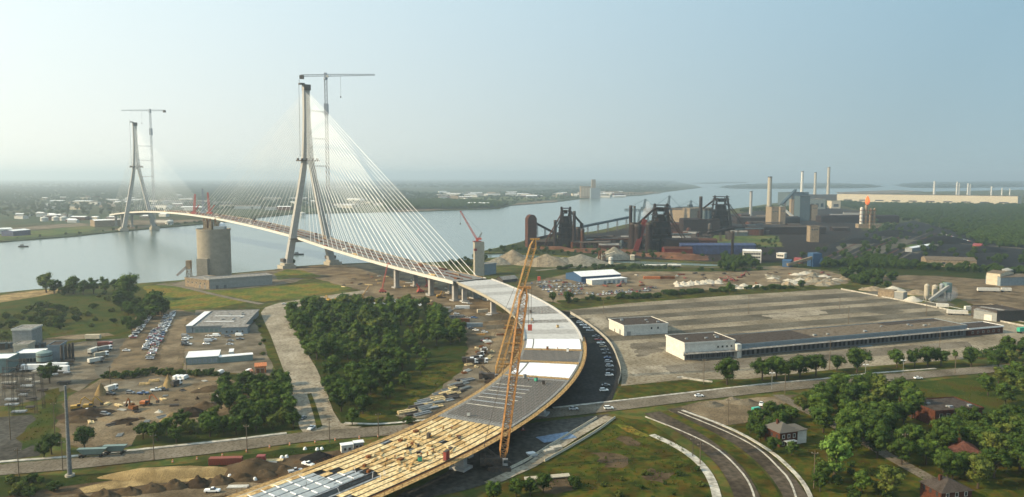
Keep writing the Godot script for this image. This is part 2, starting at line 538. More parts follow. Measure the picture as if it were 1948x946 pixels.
	patch("haul_ground", [-145.2, -749.5, -94.9, -716.5, -52.6, -674.8, -19.9, -661, 10.7, -599.8, 12.9, -522.1, 8.3, -461.9, -4, -413.9, -25.8, -357.9, -39.6, -328.1, -53.7, -353.9, -42.7, -388.6, -28.7, -442.7, -29.2, -505.6, -36.6, -568.1, -54.9, -647.8, -90.2, -680.5, -130, -695], 3, "dirt", 2.0)
	patch("bare_track", curve([-30.6, -647.8, -17.7, -588.8, -14, -522.1, -15.6, -461.9, -21.1, -413.9, -29.9, -379.3]) + curve([-21.3, -366.2, -8.3, -413.9, -2.9, -461.9, -1.4, -522.1, -5.5, -578.3, -19.5, -647.8]), 4, "tan_dirt", 1.0)
	patch("wood_floor", [-184.9, -622.9, -184.8, -653, -157.8, -692.1, -130.6, -698, -85.5, -680.5, -52.3, -642.7, -34, -558.3, -28.7, -497.8, -29.8, -441.5, -42.7, -388.6, -53.7, -353.9, -42.4, -351.5, -60.8, -345.3, -77.5, -345.3, -96.8, -398.4, -130.2, -487.2, -164, -578.3], 3, "dark_grass", 2.0)
	patch("glade", [-77.2, -408.6, -63.5, -430.7, -42.6, -461.9, -28.3, -461.9, -31.7, -434.3, -42, -395.4, -51.7, -366.2, -66.4, -349.9, -75.3, -357.9, -79.9, -393.4], 4, "rough_grass", 3.0)
	patch("steel_yard", [-54.8, -356.3, -47.7, -374.8, -39.6, -398.4, -30.5, -434.3, -21.3, -448.9, -11.6, -430.7, -16.5, -405.5, -24.6, -379.3, -31.6, -353.9, -42.2, -349.9], 5, "gravel", 1.5)
	patch("meadow_verge", [-219.6, -647.8, -213.4, -653, -169.8, -539.6, -145.2, -475.6, -124.1, -422.7, -104.9, -366.2, -140.3, -448.9, -169.8, -522.1], 4, "rough_grass", 1.0)
	patch("dirt_car_park", [-303.4, -622.9, -298.5, -647.8, -278.5, -647.8, -259.4, -630.2, -229, -539.6, -192.8, -448.9, -201.6, -434.3, -227.6, -429.6, -241.2, -461.9, -265.3, -525.5], 4, "dirt", 1.5)
	patch("bare_lane", [-274.9, -630.2, -264.3, -625.3, -225.3, -522.1, -202.1, -461.9, -205.4, -442.7, -237.1, -522.1], 5, "tan_dirt", 1.0)
	patch("depot_yard", [-266.6, -647.8, -219.6, -647.8, -175.4, -539.6, -158, -502.5, -142.7, -461.9, -137.1, -430.7, -190.2, -442.7, -224.2, -522.1], 3, "gravel", 1.0)
	patch("substation_yard", [-387.2, -525.5, -351.1, -525.5, -305.6, -534.2, -263.4, -539.6, -233.9, -461.9, -227.6, -429.6, -235.1, -408.6, -237.2, -383.9, -266.1, -357.9], 3, "grey_gravel", 1.5)
	patch("gravel_track", [-292.9, -499.3, -289.8, -522.1, -245.4, -448.9, -230.2, -425, -226.6, -398.4, -238.5, -408.6, -257.7, -448.9], 4, "gravel", 1.5)
	patch("weedy_bank", [-313.7, -508.8, -273.2, -558.3, -263.1, -534.2, -291.6, -522.1, -305.6, -493.2], 5, "lush", 1.0)
	patch("pale_clearing", [-323.6, -530.7, -314.3, -543.2, -290.3, -550.6, -280.6, -541.4, -299, -528.9], 6, "tan_dirt", 1.0)
	patch("digging_yard", [-209, -349.9, -226.6, -388.6, -228.5, -422.7, -201.6, -434.3, -161, -429.6, -139.8, -408.6, -127.5, -374.8, -130.9, -353.9, -140.4, -349.9, -153.5, -328.1, -160, -313.6, -170.4, -308.7, -186.5, -318.1, -196.7, -328.1], 4, "dirt", 2.0)
	patch("pale_spoil", [-196.1, -349.9, -199.3, -374.8, -178.8, -383.9, -151.6, -382.1, -138.4, -367.9, -144, -349.9, -157.3, -331.5, -166.1, -314.9, -172.7, -314.9], 5, "tan_dirt", 3.0)
	patch("grey_hardstanding", [-223.8, -413.9, -199.5, -429.6, -167.8, -420.5, -177.1, -398.4, -203.9, -391.5], 6, "gravel", 2.0)
	patch("grass_bank", [-205.4, -442.7, -140.7, -430.7, -126.5, -422.7, -103.6, -357.9, -95.8, -338.7, -121.1, -326.7, -158.4, -314.9, -162.6, -328.1, -139.1, -349.9, -125.5, -370.5, -139.3, -408.6, -164.8, -431.9], 6, "dark_grass", 1.5)
	patch("weed_strip", [-244.8, -398.4, -241.2, -405.5, -215, -357.9, -199.5, -321.3, -201.3, -309.9, -212.8, -324.7, -221.5, -357.9], 5, "lush", 1.5)
	patch("dark_yard", [-260.3, -349.9, -226.4, -357.9, -202.4, -328.1, -190.1, -303.9, -217.3, -290.3], 4, "asphalt", 1.0)
	patch("grass_verge", [-204.8, -278.4, -191.5, -281.9, -166.5, -282.9, -131.7, -293.6, -94.1, -311.8, -69.9, -320.7, -76.3, -309.9, -87.9, -305.1, -116.1, -290.3, -158.2, -274.9, -190, -257.5], 5, "dark_grass", 1.0)
	patch("earthworks", [-196.6, -256.7, -160.1, -274.9, -133.9, -285, -116.5, -291.4, -87.9, -305.1, -72, -309.9, -62.1, -314.9, -72.5, -294.2, -80.8, -279.9, -91.1, -263.7, -91.8, -245.3, -182.6, -237.7], 3, "brown_soil", 1.5)
	patch("sandy_bench", [-156, -271.1, -141.1, -283.4, -127.8, -289.2, -111.9, -289.8, -104.8, -284, -111.7, -278.9, -129.8, -275.9, -151.6, -266.4], 6, "sand", 1.0)
	patch("sandy_track", [-167.4, -261.9, -136.4, -269.7, -110.4, -275.4, -97.4, -276.9, -89.1, -274.9, -93.9, -266.4, -121.5, -257.5, -160.9, -251.3], 6, "tan_dirt", 1.0)
	# roads: wide concrete road on the left, the avenue that runs under the viaduct, the ramps on the right
	patch("wide_road", [-94.9, -338.7, -110.9, -383.9, -125.7, -425, -145.2, -475.6, -169.8, -539.6, -196.7, -606.5, -206.8, -632.6, -211.5, -658.4, -207.2, -683.3, -182.9, -716.5, -147.2, -760, -139.7, -753, -143.2, -739.3, -172.8, -695, -186.3, -658.4, -187.9, -637.6, -179.6, -613.4, -163.2, -578.3, -146.3, -530.7, -130.6, -487.2, -114.3, -446.4, -98.1, -401.4, -85.6, -363.6, -78, -345.3, -67.1, -340.9, -76, -328.1, -90.1, -329.4], 7, "road_concrete")
	var avenue = curve([-208, -282.9, -196, -288.7, -173.2, -294.7, -144.9, -304.5, -116.9, -314.9, -93.3, -324.7, -76.5, -330.1, -49.8, -335.8, -24.8, -344.6, -3.4, -353.1, 21.5, -361.1, 50.3, -371.3, 86.9, -385.8, 132.2, -402.4, 166.9, -412.9, 199.9, -422.7, 248.4, -436.6, 284.6, -446.4, 320.1, -457.9], 8.0)
	strip("avenue", avenue, 13.0, 0.3, "worn_asphalt")
	strip("pavement", curve([-214, -291.4, -201.4, -296.9, -177.8, -302.7, -148.5, -312.4, -119.6, -322.7, -98.7, -331.5]), 2.2, 0.38, "kerb", 0.3)
	strip("pavement", curve([-76.3, -345.3, -60.5, -343.8, -42.1, -349.2, -30.4, -353.9]), 2.2, 0.38, "kerb", 0.3)
	strip("pavement", curve([19.9, -368.7, 51.5, -380.2, 88.8, -394.4, 135.2, -411.8, 170.8, -422.7, 198.7, -433.1, 247.7, -446.4]), 1.8, 0.38, "kerb", 0.3)
	patch("grass_median", [-105.7, -392.5, -104, -394.4, -95.3, -370.5, -85.3, -340.9, -86.8, -337.2, -93.6, -357.9], 9, "rough_grass")
	patch("verge", [-75.4, -340.9, -65.6, -345.3, -30.5, -355.5, -25.4, -353.1, -46.4, -345.3, -64.7, -340.9], 10, "dark_grass")
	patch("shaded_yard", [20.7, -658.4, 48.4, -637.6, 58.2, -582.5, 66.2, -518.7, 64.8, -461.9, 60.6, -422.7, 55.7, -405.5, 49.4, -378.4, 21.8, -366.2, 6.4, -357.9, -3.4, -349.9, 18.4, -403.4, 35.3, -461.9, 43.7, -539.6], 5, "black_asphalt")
	patch("site_floor", [-3.3, -340.9, 20.8, -349.9, 46.3, -359.5, 35.7, -340.9, 16.4, -311.1, 5.3, -291.4, -2.7, -280.9, -14, -271.1, -28.4, -263.7, -47.1, -245.3, -54, -245.3, -24.7, -286.1], 5, "asphalt", 1.0)
	patch("slab_yard", [49.2, -647.8, 105.5, -683.3, 212, -729.4, 324.8, -770.8, 350.5, -707.1, 374.6, -625.3, 395.2, -562.2, 365.2, -518.7, 317.5, -499.3, 276.7, -470, 192.4, -446.4, 130, -422.7, 94.7, -421.6, 58.6, -408.6, 61.2, -425, 65.2, -464.6, 66.2, -518.7, 59, -582.5], 4, "yard_concrete")
	patch("lawn_strip", [58.8, -407.6, 94.5, -420.5, 103.3, -415, 132.9, -422.7, 191.3, -443.9, 275.1, -467.3, 273.7, -454, 199.8, -435.4, 135.9, -413.9, 89.2, -396.4, 51.1, -381.2], 6, "rough_grass", 0.6)
	var a = Vector3(138.5, 0, -476.3)
	var along = (Vector3(320.7, 0, -541.4) - a).normalized()
	var back = Vector3(along.z, 0, -along.x)
	if back.z > 0:
		back = -back
	var row = [[40, 52, -40, 215], [66, 84, -70, 250], [99, 120, -100, 300], [134, 150, -120, 340], [166, 190, -140, 330]]
	for q in row:
		var p = []
		for c in [[q[2], q[0]], [q[3], q[0]], [q[3] + 12, q[1]], [q[2] + 6, q[1]]]:
			var w = a + along * c[0] + back * c[1]
			p.append(w.x)
			p.append(w.z)
		patch("asphalt_row", p, 5, "yard_asphalt", 0.4, 12.0)
	for q in [[131.7, -539.6, 168.3, -550.6, 172.4, -539.6, 135.6, -525.5], [79.7, -513.7, 98.9, -522.1, 97.6, -493.2, 78.8, -475.6], [202.8, -622.9, 259.5, -647.8, 259, -630.2, 205.1, -604.3], [124.7, -595.4, 147.8, -606.5, 150.6, -593.2, 125.2, -578.3], [305.4, -661, 327.8, -642.7, 309.3, -622.9, 290.4, -637.6], [68.3, -448.9, 89.9, -456.6, 90, -434.3, 68, -427.3], [170, -470, 208.3, -484.2, 204.5, -471.4, 168.4, -456.6], [60.8, -608.8, 73.9, -613.4, 75.1, -574.2, 63.9, -562.2]]:
		patch("patched_paving", q, 6, ["yard_asphalt", "road_concrete", "worn_asphalt"][rng.randi() % 3], 2.5, 4.0)
	patch("oil_stained_apron", [82.2, -448.9, 113.1, -461.9, 212.1, -493.2, 310.2, -522.1, 304.1, -505.6, 201.8, -468.7, 114.3, -441.5, 82.6, -434.3], 5, "worn_asphalt", 0.7)
	patch("scrap_field", [8.8, -809.1, 64.1, -888.5, 143.6, -934.2, 228.8, -944.9, 334.8, -973, 370.3, -928.8, 381.5, -851.4, 328.4, -782, 215.8, -742.7, 107.3, -695, 50.1, -661, 13.1, -736], 2, "tan_dirt", 3.0)
	patch("hedge_ground", [41, -698, 112.5, -729.4, 226, -778.2, 345.2, -809.1, 358.4, -789.5, 323.8, -770.8, 213.9, -736, 106.4, -689.1, 45.1, -653], 3, "rough_grass", 2.0)
	patch("green_bank", [10.1, -923.6, 81.5, -950.4, 182.6, -973, 275.4, -950.4, 336.2, -939.5, 264.7, -913.3, 140.4, -913.3, 64.4, -893.3, 14.8, -838.3], 3, "lush", 2.0)
	patch("tan_field", [400.6, -883.6, 479.7, -874.2, 554.7, -809.1, 418.1, -595.4, 397.5, -627.7, 414.8, -736, 390.7, -789.5], 3, "dirt", 3.0)
	patch("green_ground", [281.9, -973, 428, -1075.2, 516.5, -978.9, 632.1, -923.6, 554.7, -809.1, 479.7, -874.2, 408.8, -888.5, 372.4, -934.2, 334.8, -973], 3, "dark_grass", 3.0)
	patch("goods_yard", [347, -1009, 474.2, -1192.4, 720.3, -1597.1, 1025.7, -1979.9, 929.1, -1661.4, 826.6, -1316.5, 844.4, -1237.2, 642.9, -939.5, 522.7, -990.7, 416.6, -978.9], 4, "coal", 3.0)
	patch("works_floor", [22.3, -1265.8, 83.4, -1430.8, 172.9, -1537.6, 282.4, -1768.1, 513.4, -2133, 794.2, -2522.7, 1177, -2975, 1135, -2522.7, 720.3, -1597.1, 474.2, -1192.4, 347, -1009, 292.2, -1009, 196.5, -1047.7, 128.5, -1075.2, 57.8, -1119.2, 28.5, -1167], 2, "works_ground", 4.0)
	patch("ore_stockyard", [38.6, -1237.2, 73.3, -1256.2, 120.7, -1218.9, 181.6, -1183.8, 245.1, -1142.6, 278.2, -1104.2, 264.3, -1034.5, 223.5, -1041.1, 163.1, -1111.6, 112.5, -1134.7, 44.4, -1167], 4, "ore", 2.0)
	patch("green_headland", [-41.2, -1167, -7.7, -1256.2, 26.3, -1337.9, 46.7, -1228, 111.7, -1126.9, 165.1, -1075.2, 127.7, -1068.2, 57.4, -1111.6, -10.9, -1150.6], 5, "dark_grass", 1.0)
	patch("works_meadow", [311.3, -1430.8, 385, -1597.1, 452, -1566.8, 499.2, -1456.1, 433.1, -1237.2, 374.4, -1237.2, 299.4, -1275.6], 5, "far_field", 3.0)
	for k in 9:
		var s0 = Vector3(412, 0, -1034.5).lerp(Vector3(497.9, 0, -1009), k / 8.0)
		var s1 = Vector3(800.6, 0, -1628.7).lerp(Vector3(856.9, 0, -1509.5), k / 8.0)
		var mid = s0.lerp(s1, 0.5) + Vector3(-20, 0, 20)
		strip("railway_track", curve([s0.x, s0.z, mid.x, mid.z, s1.x, s1.z], 30.0), 3.4, 0.26 + k * 0.01, "grey_gravel" if k % 3 else "rust_iron")
	for q in [[517.1, -1237.2, 665.2, -1430.8, 676.8, -1394.5, 489, -1150.6], [520.2, -1150.6, 705.1, -1394.5, 710.8, -1360, 511, -1096.8], [590.9, -1167, 800.9, -1430.8, 788.3, -1382.8, 589.9, -1126.9]]:
		patch("track_bed", q, 6, "grey_gravel", 1.0, 20.0)
	patch("right_lawn", [193.4, -408.6, 240.7, -422.7, 307.2, -439, 241.1, -342.3, 217.2, -349.9, 204.4, -362, 200.8, -379.3], 3, "lush", 2.0)
	patch("house_lots", [113, -366.2, 147.6, -391.5, 191.9, -405.5, 199.4, -376.6, 204.6, -357.9, 238.6, -338.7, 172.1, -241.4, 95.9, -241.4, 104.9, -286.1, 102, -314.9, 97.7, -338.7], 3, "rough_grass", 2.0)
	patch("bare_lot", [71.3, -360.3, 93.3, -379.3, 124.5, -386.7, 147.6, -391.5, 128.8, -367.9, 113, -349.9, 96.3, -342.3, 79.2, -362], 4, "tan_dirt", 1.5)
	patch("rough_field", [42.1, -345.3, 49.6, -356.3, 62.1, -349.9, 71.3, -314.9, 75.3, -291.4, 70.7, -261.9, 65.4, -241.4, -21, -241.4, -8.3, -271.1, 5.2, -288.2, 22.1, -314.9], 3, "rough_grass", 1.5)
	for q in [[31.2, -307.5, 43.7, -305.1, 45.3, -294.2, 35.7, -291.4], [5, -275.9, 17, -283.4, 22.2, -273.5, 16, -266.4], [54, -291.4, 63, -286.1, 56.5, -273.5, 49.7, -278.4], [46.9, -328.1, 52.9, -322.7, 52.7, -314.9, 46.9, -320]]:
		patch("bare_patch", q, 4, "brown_soil", 3.0, 3.0)
	strip("side_road", curve([199.3, -418.3, 203.9, -401.4, 207.3, -376.6, 212.1, -357.9, 219.7, -342.3]), 7.0, 0.28, "worn_asphalt")
	strip("lane", curve([136.8, -391.5, 139.9, -370.5, 144.5, -349.9, 148.6, -321.3, 152.8, -294.2, 156.4, -271.1, 157, -247.2]), 6.0, 0.26, "worn_asphalt")
	var c1 = curve([66.5, -361.1, 74.7, -340.9, 80.9, -318.1, 84.2, -294.2, 83.6, -273.5, 81.3, -257.5, 77.6, -241.4])
	var c2 = curve([78.4, -367.9, 88.4, -343.8, 96.9, -320, 100.5, -296.9, 100.7, -276.9, 98.4, -257.5, 94.5, -241.4])
	strip("ramp_road", c1, 9.0, 0.3, "brown_asphalt")
	strip("ramp_road", c2, 8.5, 0.3, "brown_asphalt")
	strip("grass_between_ramps", curve([72.3, -362.8, 81.5, -341.6, 88.6, -318.1, 92.4, -294.7, 92.3, -274.9, 89.9, -257.5, 86.1, -241.4]), 6.0, 0.2, "rough_grass")
	strip("kerb_line", curve([62.4, -354.7, 75.3, -332.9, 84, -313, 87, -289.8, 86.1, -270.1, 79.8, -241.4]), 0.7, 0.42, "kerb", 0.3)
	strip("kerb_line", curve([79.2, -362, 94, -333.6, 101.2, -312.4, 102.7, -291.4, 101.8, -274, 93.8, -241.4]), 0.7, 0.42, "kerb", 0.3)
	strip("outer_pavement", curve([81.7, -364.5, 97.3, -337.2, 105.1, -311.1, 107, -289.2, 105.9, -270.1, 99.3, -241.4]), 1.6, 0.42, "kerb", 0.3)
	strip("pale_footpath", curve([60.8, -329.4, 68.2, -315.5, 73.1, -299.2, 74.1, -282.4, 71.9, -263.7, 67.1, -241.4]), 3.2, 0.24, "kerb", 0.2)
	strip("works_ramp", curve([45.7, -354.7, 34.3, -338.7, 19.3, -314.9, 7.8, -294.2, 2.2, -287.6, -8.4, -274.9]), 5.0, 0.32, "road_concrete")
	patch("yellow_kerb_patch", [46.7, -343.8, 53.4, -340.9, 59.7, -328.1, 56.9, -325.3, 50, -333.6], 6, "dry_grass", 0.6)
	strip("river_drive", curve([353.4, -778.2, 364.6, -736, 377.7, -669.2, 390.1, -615.8, 399.6, -574.2]), 2.0, 0.3, "kerb", 0.2)
	strip("far_road", curve([176, -973, 231.5, -956, 293.1, -944.9, 345, -928.8, 404.9, -893.3]), 7.0, 0.3, "gravel")
	strip("far_road", curve([686.2, -1394.5, 731.1, -1337.9, 757.9, -1275.6, 790.7, -1218.9, 804.8, -1167]), 9.0, 0.3, "gravel")
	strip("white_lane", curve([139.6, -996.7, 55, -939.5, 28.9, -923.6]), 6.0, 0.3, "road_concrete")

# a heap or bank of loose material: thing of its own
func mound(n, label, cat, at, rx, rz, h, m, yaw = 0.0, group = "", rough = 0.25, flat_top = 0.0):
	var st = mb()
	var rings = 9
	var seg = 22
	var ph = rng.randf() * 9.0
	var grid = []
	var nz = FastNoiseLite.new()
	nz.seed = int(rng.randi() % 1000)
	nz.frequency = 0.7
	for k in rings + 1:
		var ro = []
		var t = float(k) / rings
		for i in seg:
			var a = TAU * i / seg
			var wob = 1.0 + rough * 0.6 * nz.get_noise_2d(cos(a) * 1.4 + ph, sin(a) * 1.4)
			var y = h * pow(clampf((1.0 - t) / (1.0 - flat_top), 0.0, 1.0), 0.9)
			y += h * rough * nz.get_noise_3d(cos(a) * t * 3.0, sin(a) * t * 3.0, ph) * (1.0 - t * t)
			ro.append(Vector3(cos(a) * t * rx * wob, maxf(y, 0.0) if k < rings else -0.2, sin(a) * t * rz * wob))
		grid.append(ro)
	st.set_smooth_group(0)
	for k in rings:
		for i in seg:
			var j = (i + 1) % seg
			var q = [grid[k][i], grid[k][j], grid[k + 1][j], grid[k + 1][i]]
			for v in [0, 2, 1, 0, 3, 2] if (q[2] - q[0]).cross(q[3] - q[0]).y > 0 else [0, 1, 2, 0, 2, 3]:
				st.add_vertex(q[v])
	st.generate_normals()
	var o = build(st, n, M[m])
	o.position = at
	o.rotation.y = yaw
	return tag(o, label, cat, group)

# ---------------------------------------------------------------- the curved viaduct
func deck_at(s, v, dy = 0.0):
	# the point s sections along the viaduct, v metres left of its middle, dy above the deck
	s = clampf(s, 0.0, deck_c.size() - 1.001)
	var i = int(s)
	var n = deck_n[i].lerp(deck_n[i + 1], s - i).normalized()
	return deck_c[i].lerp(deck_c[i + 1], s - i) + n * v + Vector3.UP * dy

func deck_sheet(st, s0, s1, v0, v1, y0, y1, step = 1.0):
	# a slab that follows the deck from s0 to s1 between the offsets v0 and v1
	var n = maxi(1, int(ceil((s1 - s0) / step)))
	for k in n:
		var a = s0 + (s1 - s0) * k / n
		var b = s0 + (s1 - s0) * (k + 1) / n
		var p = []
		for c in [[a, v0], [a, v1], [b, v1], [b, v0]]:
			p.append(deck_at(c[0], c[1], y0))
			p.append(deck_at(c[0], c[1], y1))
		quad(st, p[1], p[3], p[5], p[7], Vector3.UP)
		quad(st, p[0], p[2], p[4], p[6], Vector3.DOWN)
		quad(st, p[2], p[3], p[5], p[4], p[3] - p[1])
		quad(st, p[0], p[1], p[7], p[6], p[1] - p[3])
		if k == 0:
			quad(st, p[0], p[1], p[3], p[2], p[1] - p[7])
		if k == n - 1:
			quad(st, p[4], p[5], p[7], p[6], p[7] - p[1])

func make_viaduct():
	var f = [-34.9, 17.9, -700.7, -31.4, 17.7, -693.3, -27.9, 17.4, -685.8, -24.5, 17.1, -678.4, -21.1, 16.9, -671, -17.8, 16.6, -663.5, -14.5, 16.3, -656, -11.3, 16, -648.5, -8.1, 15.7, -640.9, -5.1, 15.4, -633.3, -2.1, 15.1, -625.7, 0.7, 14.8, -618, 3.5, 14.5, -610.3, 6.1, 14.2, -602.6, 8.6, 13.9, -594.8, 10.9, 13.6, -586.9, 13.1, 13.4, -579, 15.1, 13.1, -571.1, 17, 12.8, -563.2, 18.6, 12.6, -555.2, 20.2, 12.3, -547.1, 21.5, 12.1, -539.1, 22.7, 11.9, -531, 23.6, 11.7, -522.9, 24.4, 11.5, -514.7, 25, 11.4, -506.6, 25.4, 11.2, -498.4, 25.6, 11, -490.2, 25.6, 10.9, -482, 25.4, 10.8, -473.9, 25.1, 10.7, -465.7, 24.5, 10.6, -457.5, 23.8, 10.5, -449.4, 22.9, 10.4, -441.3, 21.8, 10.3, -433.2, 20.5, 10.2, -425.1, 19, 10.2, -417.1, 17.3, 10.1, -409.1, 15.4, 10.1, -401.1, 13.4, 10, -393.2, 11.1, 10, -385.3, 8.7, 9.9, -377.5, 6.1, 9.9, -369.8, 3.3, 9.8, -362.1, 0.4, 9.8, -354.4, -2.7, 9.8, -346.9, -6, 9.7, -339.4, -9.4, 9.7, -331.9, -13, 9.7, -324.6, -16.8, 9.6, -317.3, -20.7, 9.6, -310.1, -24.8, 9.6, -303.1, -29, 9.5, -296.1, -33.5, 9.5, -289.2, -38, 9.4, -282.4, -42.7, 9.4, -275.7, -47.5, 9.4, -269, -52.4, 9.3, -262.5, -57.3, 9.3, -256, -62.4, 9.2, -249.5, -67.5, 9.2, -243.1, -72.5, 9.1, -236.7, -77.6, 9.1, -230.3, -82.7, 9.1, -223.8, -87.8, 9, -217.4, -92.9, 9, -211, -97.9, 8.9, -204.6, -103, 8.9, -198.2, -108.1, 8.8, -191.7]
	for i in range(0, f.size(), 3):
		deck_c.append(Vector3(f[i], f[i + 1], f[i + 2]))
	for i in deck_c.size():
		var t = deck_c[mini(i + 1, deck_c.size() - 1)] - deck_c[maxi(i - 1, 0)]
		deck_n.append(Vector3(-t.z, 0, t.x).normalized())
	var last = deck_c.size() - 1.01
	var root = thing("viaduct", "curved concrete approach viaduct under construction with timber formwork at its near end", "viaduct", Vector3.ZERO)
	# girders below the slab run all the way and end bare at the near end
	for k in 8:
		var v = -15.75 + k * 4.5
		var st = mb()
		deck_sheet(st, 0.0, last, v - 0.15, v + 0.15, -2.3, -0.42, 1.5)
		deck_sheet(st, 0.0, last, v - 0.45, v + 0.45, -0.42, -0.34, 1.5)
		deck_sheet(st, 0.0, last, v - 0.45, v + 0.45, -2.38, -2.3, 1.5)
		build(st, "girder", M.grey_steel, root)
	var st = mb()
	deck_sheet(st, 0.0, 28.3, -17.6, 17.6, -0.34, 0.0)
	var slab = build(st, "deck_slab", M.new_concrete, root)
	st = mb()
	deck_sheet(st, 28.3, 48.9, -17.6, 17.6, -0.34, -0.06)
	var grey_slab = build(st, "reinforced_deck", M.deck_grey, root)
	# pours show as bands across the slab, laid one after another
	for q in [[3.0, 5.2], [7.5, 9.0], [12.0, 13.4], [15.5, 18.8], [21.2, 22.4], [25.0, 26.6]]:
		st = mb()
		deck_sheet(st, q[0], q[1], -16.4, 16.4, 0.004, 0.02)
		build(st, "pour_band", M.new_concrete if rng.randf() < 0.3 else M.grey_roof if rng.randf() < 0.3 else M.tower_concrete, slab)
	# white curing sheets, a little wrinkled
	for q in [[28.4, 31.6, -16.6, 11.6], [28.5, 31.5, 12.4, 16.2], [35.9, 39.2, -16.6, 9.8], [36.1, 39.0, 10.8, 14.6]]:
		st = mb()
		var nu = 12
		var nv = 26
		var g = []
		for i in nu + 1:
			var r = []
			for j in nv + 1:
				var s = lerpf(q[0], q[1], float(i) / nu) + (rng.randf() - 0.5) * 0.05
				r.append(deck_at(s, lerpf(q[2], q[3], float(j) / nv), 0.05 + absf(sin(j * 0.5 + i * 0.2)) * 0.05 + rng.randf() * 0.025))
			g.append(r)
		for i in nu:
			for j in nv:
				quad(st, g[i][j], g[i][j + 1], g[i + 1][j + 1], g[i + 1][j], Vector3.UP)
		build(st, "curing_sheet", M.tarp, root)
	# steel mats and pale strips of formwork on the grey stretch
	for k in 7:
		st = mb()
		var s = 41.6 + k * 0.75
		deck_sheet(st, s, s + 0.14, lerpf(-3.0, -6.0, k / 7.0), 15.5, 0.0, 0.1)
		build(st, "screed_strip", M.kerb if k % 2 == 0 else M.galvanised, grey_slab)
	st = mb()
	for k in 60:
		deck_sheet(st, 40.0 + k * 0.14, 40.03 + k * 0.14, -16.0, 16.0, -0.05, 0.02)
	for k in 20:
		deck_sheet(st, 40.0, 48.6, -16.0 + k * 1.6, -15.9 + k * 1.6, -0.05, 0.04)
	build(st, "steel_mat", M.rebar, grey_slab, "stuff")
	st = mb()
	for k in 24:
		deck_sheet(st, 32.2 + k * 0.14, 32.23 + k * 0.14, -16.2, 16.2, -0.05, 0.02)
	build(st, "steel_mat", M.rebar, grey_slab, "stuff")
	for q in [[31.75, 32.1], [35.3, 35.8], [39.3, 39.55]]:
		st = mb()
		deck_sheet(st, q[0], q[1], -17.2, 16.8, 0.0, 0.22)
		build(st, "bulkhead", M.plywood_dark, root)
	# edge walkways with brackets and rails
	for side in [-1, 1]:
		st = mb()
		deck_sheet(st, 0.0, 29.0, side * 17.62, side * 18.5, -0.5, 0.85)
		build(st, "parapet", M.old_concrete if side > 0 else M.new_concrete, root)
		st = mb()
		deck_sheet(st, 27.5, last, side * 17.66, side * 20.1, -0.55, -0.4)
		build(st, "edge_walkway", M.plywood_dark, root)
		st = mb()
		for k in 80:
			var s = 27.6 + k * 0.49
			var p = deck_at(s, side * 20.0, -0.4)
			tube(st, p, p + Vector3.UP * 1.2, 0.05, 0.05, 4)
			tube(st, p, deck_at(s, side * 17.5, -2.1), 0.08, 0.08, 4)
		for y in [0.2, 0.75]:
			for k in 40:
				tube(st, deck_at(27.6 + k * 0.98, side * 20.0, y), deck_at(27.6 + (k + 1) * 0.98, side * 20.0, y), 0.04, 0.04, 4, false)
		build(st, "guard_rail", M.rust_steel, root)
		st = mb()
		deck_sheet(st, 0.0, last, side * 16.2, side * 17.5, -1.9, -0.4, 1.5)
		build(st, "fascia_beam", M.rust_steel if side < 0 else M.old_concrete, root)
	# plywood on joists
	st = mb()
	for k in 13:
		var v = -16.8 + k * 2.8
		deck_sheet(st, 48.9, 58.5, v - 0.1, v + 0.1, -0.34, -0.1, 1.0)
	var form = build(st, "formwork", M.dark_steel, root)
	var woods = [M.plywood, M.plywood_pale, M.plywood_pale, M.plywood, M.plywood_dark]
	var rows = 11
	var count = 0
	for r in rows:
		var v0 = -16.7 + r * 3.04
		var s = 48.95
		while s < 70.0 and count < 262:
			var ln = rng.randf_range(0.42, 0.85)
			var to = 57.5
			if v0 < -8.0:
				to = 58.6 + (v0 + 16) * 0.05
			elif v0 < 3:
				to = 56.4
			elif v0 < 10.0:
				to = 57.4 + (v0 - 3) * 0.12
			if v0 > 12.5:
				to = 66.0
			if s > to:
				break
			if rng.randf() > 0.07:
				st = mb()
				deck_sheet(st, s, minf(s + ln - 0.02, to + 0.3), v0 + 0.02, v0 + 3.04 - rng.randf_range(0.45, 0.8), -0.1, -0.04 + rng.randf() * 0.06, 2.0)
				build(st, "plywood_sheet", woods[rng.randi() % 4 if rng.randf() < 0.93 else 4], form)
				count += 1
			s += ln
	# loose boards where the carpenters work
	for k in 36:
		st = mb()
		var s = rng.randf_range(52.2, 56.2)
		var p = deck_at(s, rng.randf_range(-14.0, 12.0), rng.randf_range(0.05, 0.5))
		box(st, p, Vector3(rng.randf_range(0.3, 1.3), rng.randf_range(0.06, 0.4), rng.randf_range(2.0, 4.6)), Basis(Vector3.UP, rng.randf_range(-0.2, 1.3)))
		build(st, "loose_board", woods[rng.randi() % 5], form)
	for k in 16:
		st = mb()
		var p = deck_at(rng.randf_range(51.0, 56.8), rng.randf_range(-13.0, 13.0), 0.0)
		box(st, p + Vector3.UP * 0.35, Vector3(rng.randf_range(0.8, 2.4), rng.randf_range(0.5, 1.0), rng.randf_range(0.8, 1.8)), Basis(Vector3.UP, rng.randf() * 3.0))
		build(st, "tool_box", M[["rust_steel", "dark_steel", "rust_steel", "plywood_dark"][k % 4]], form)
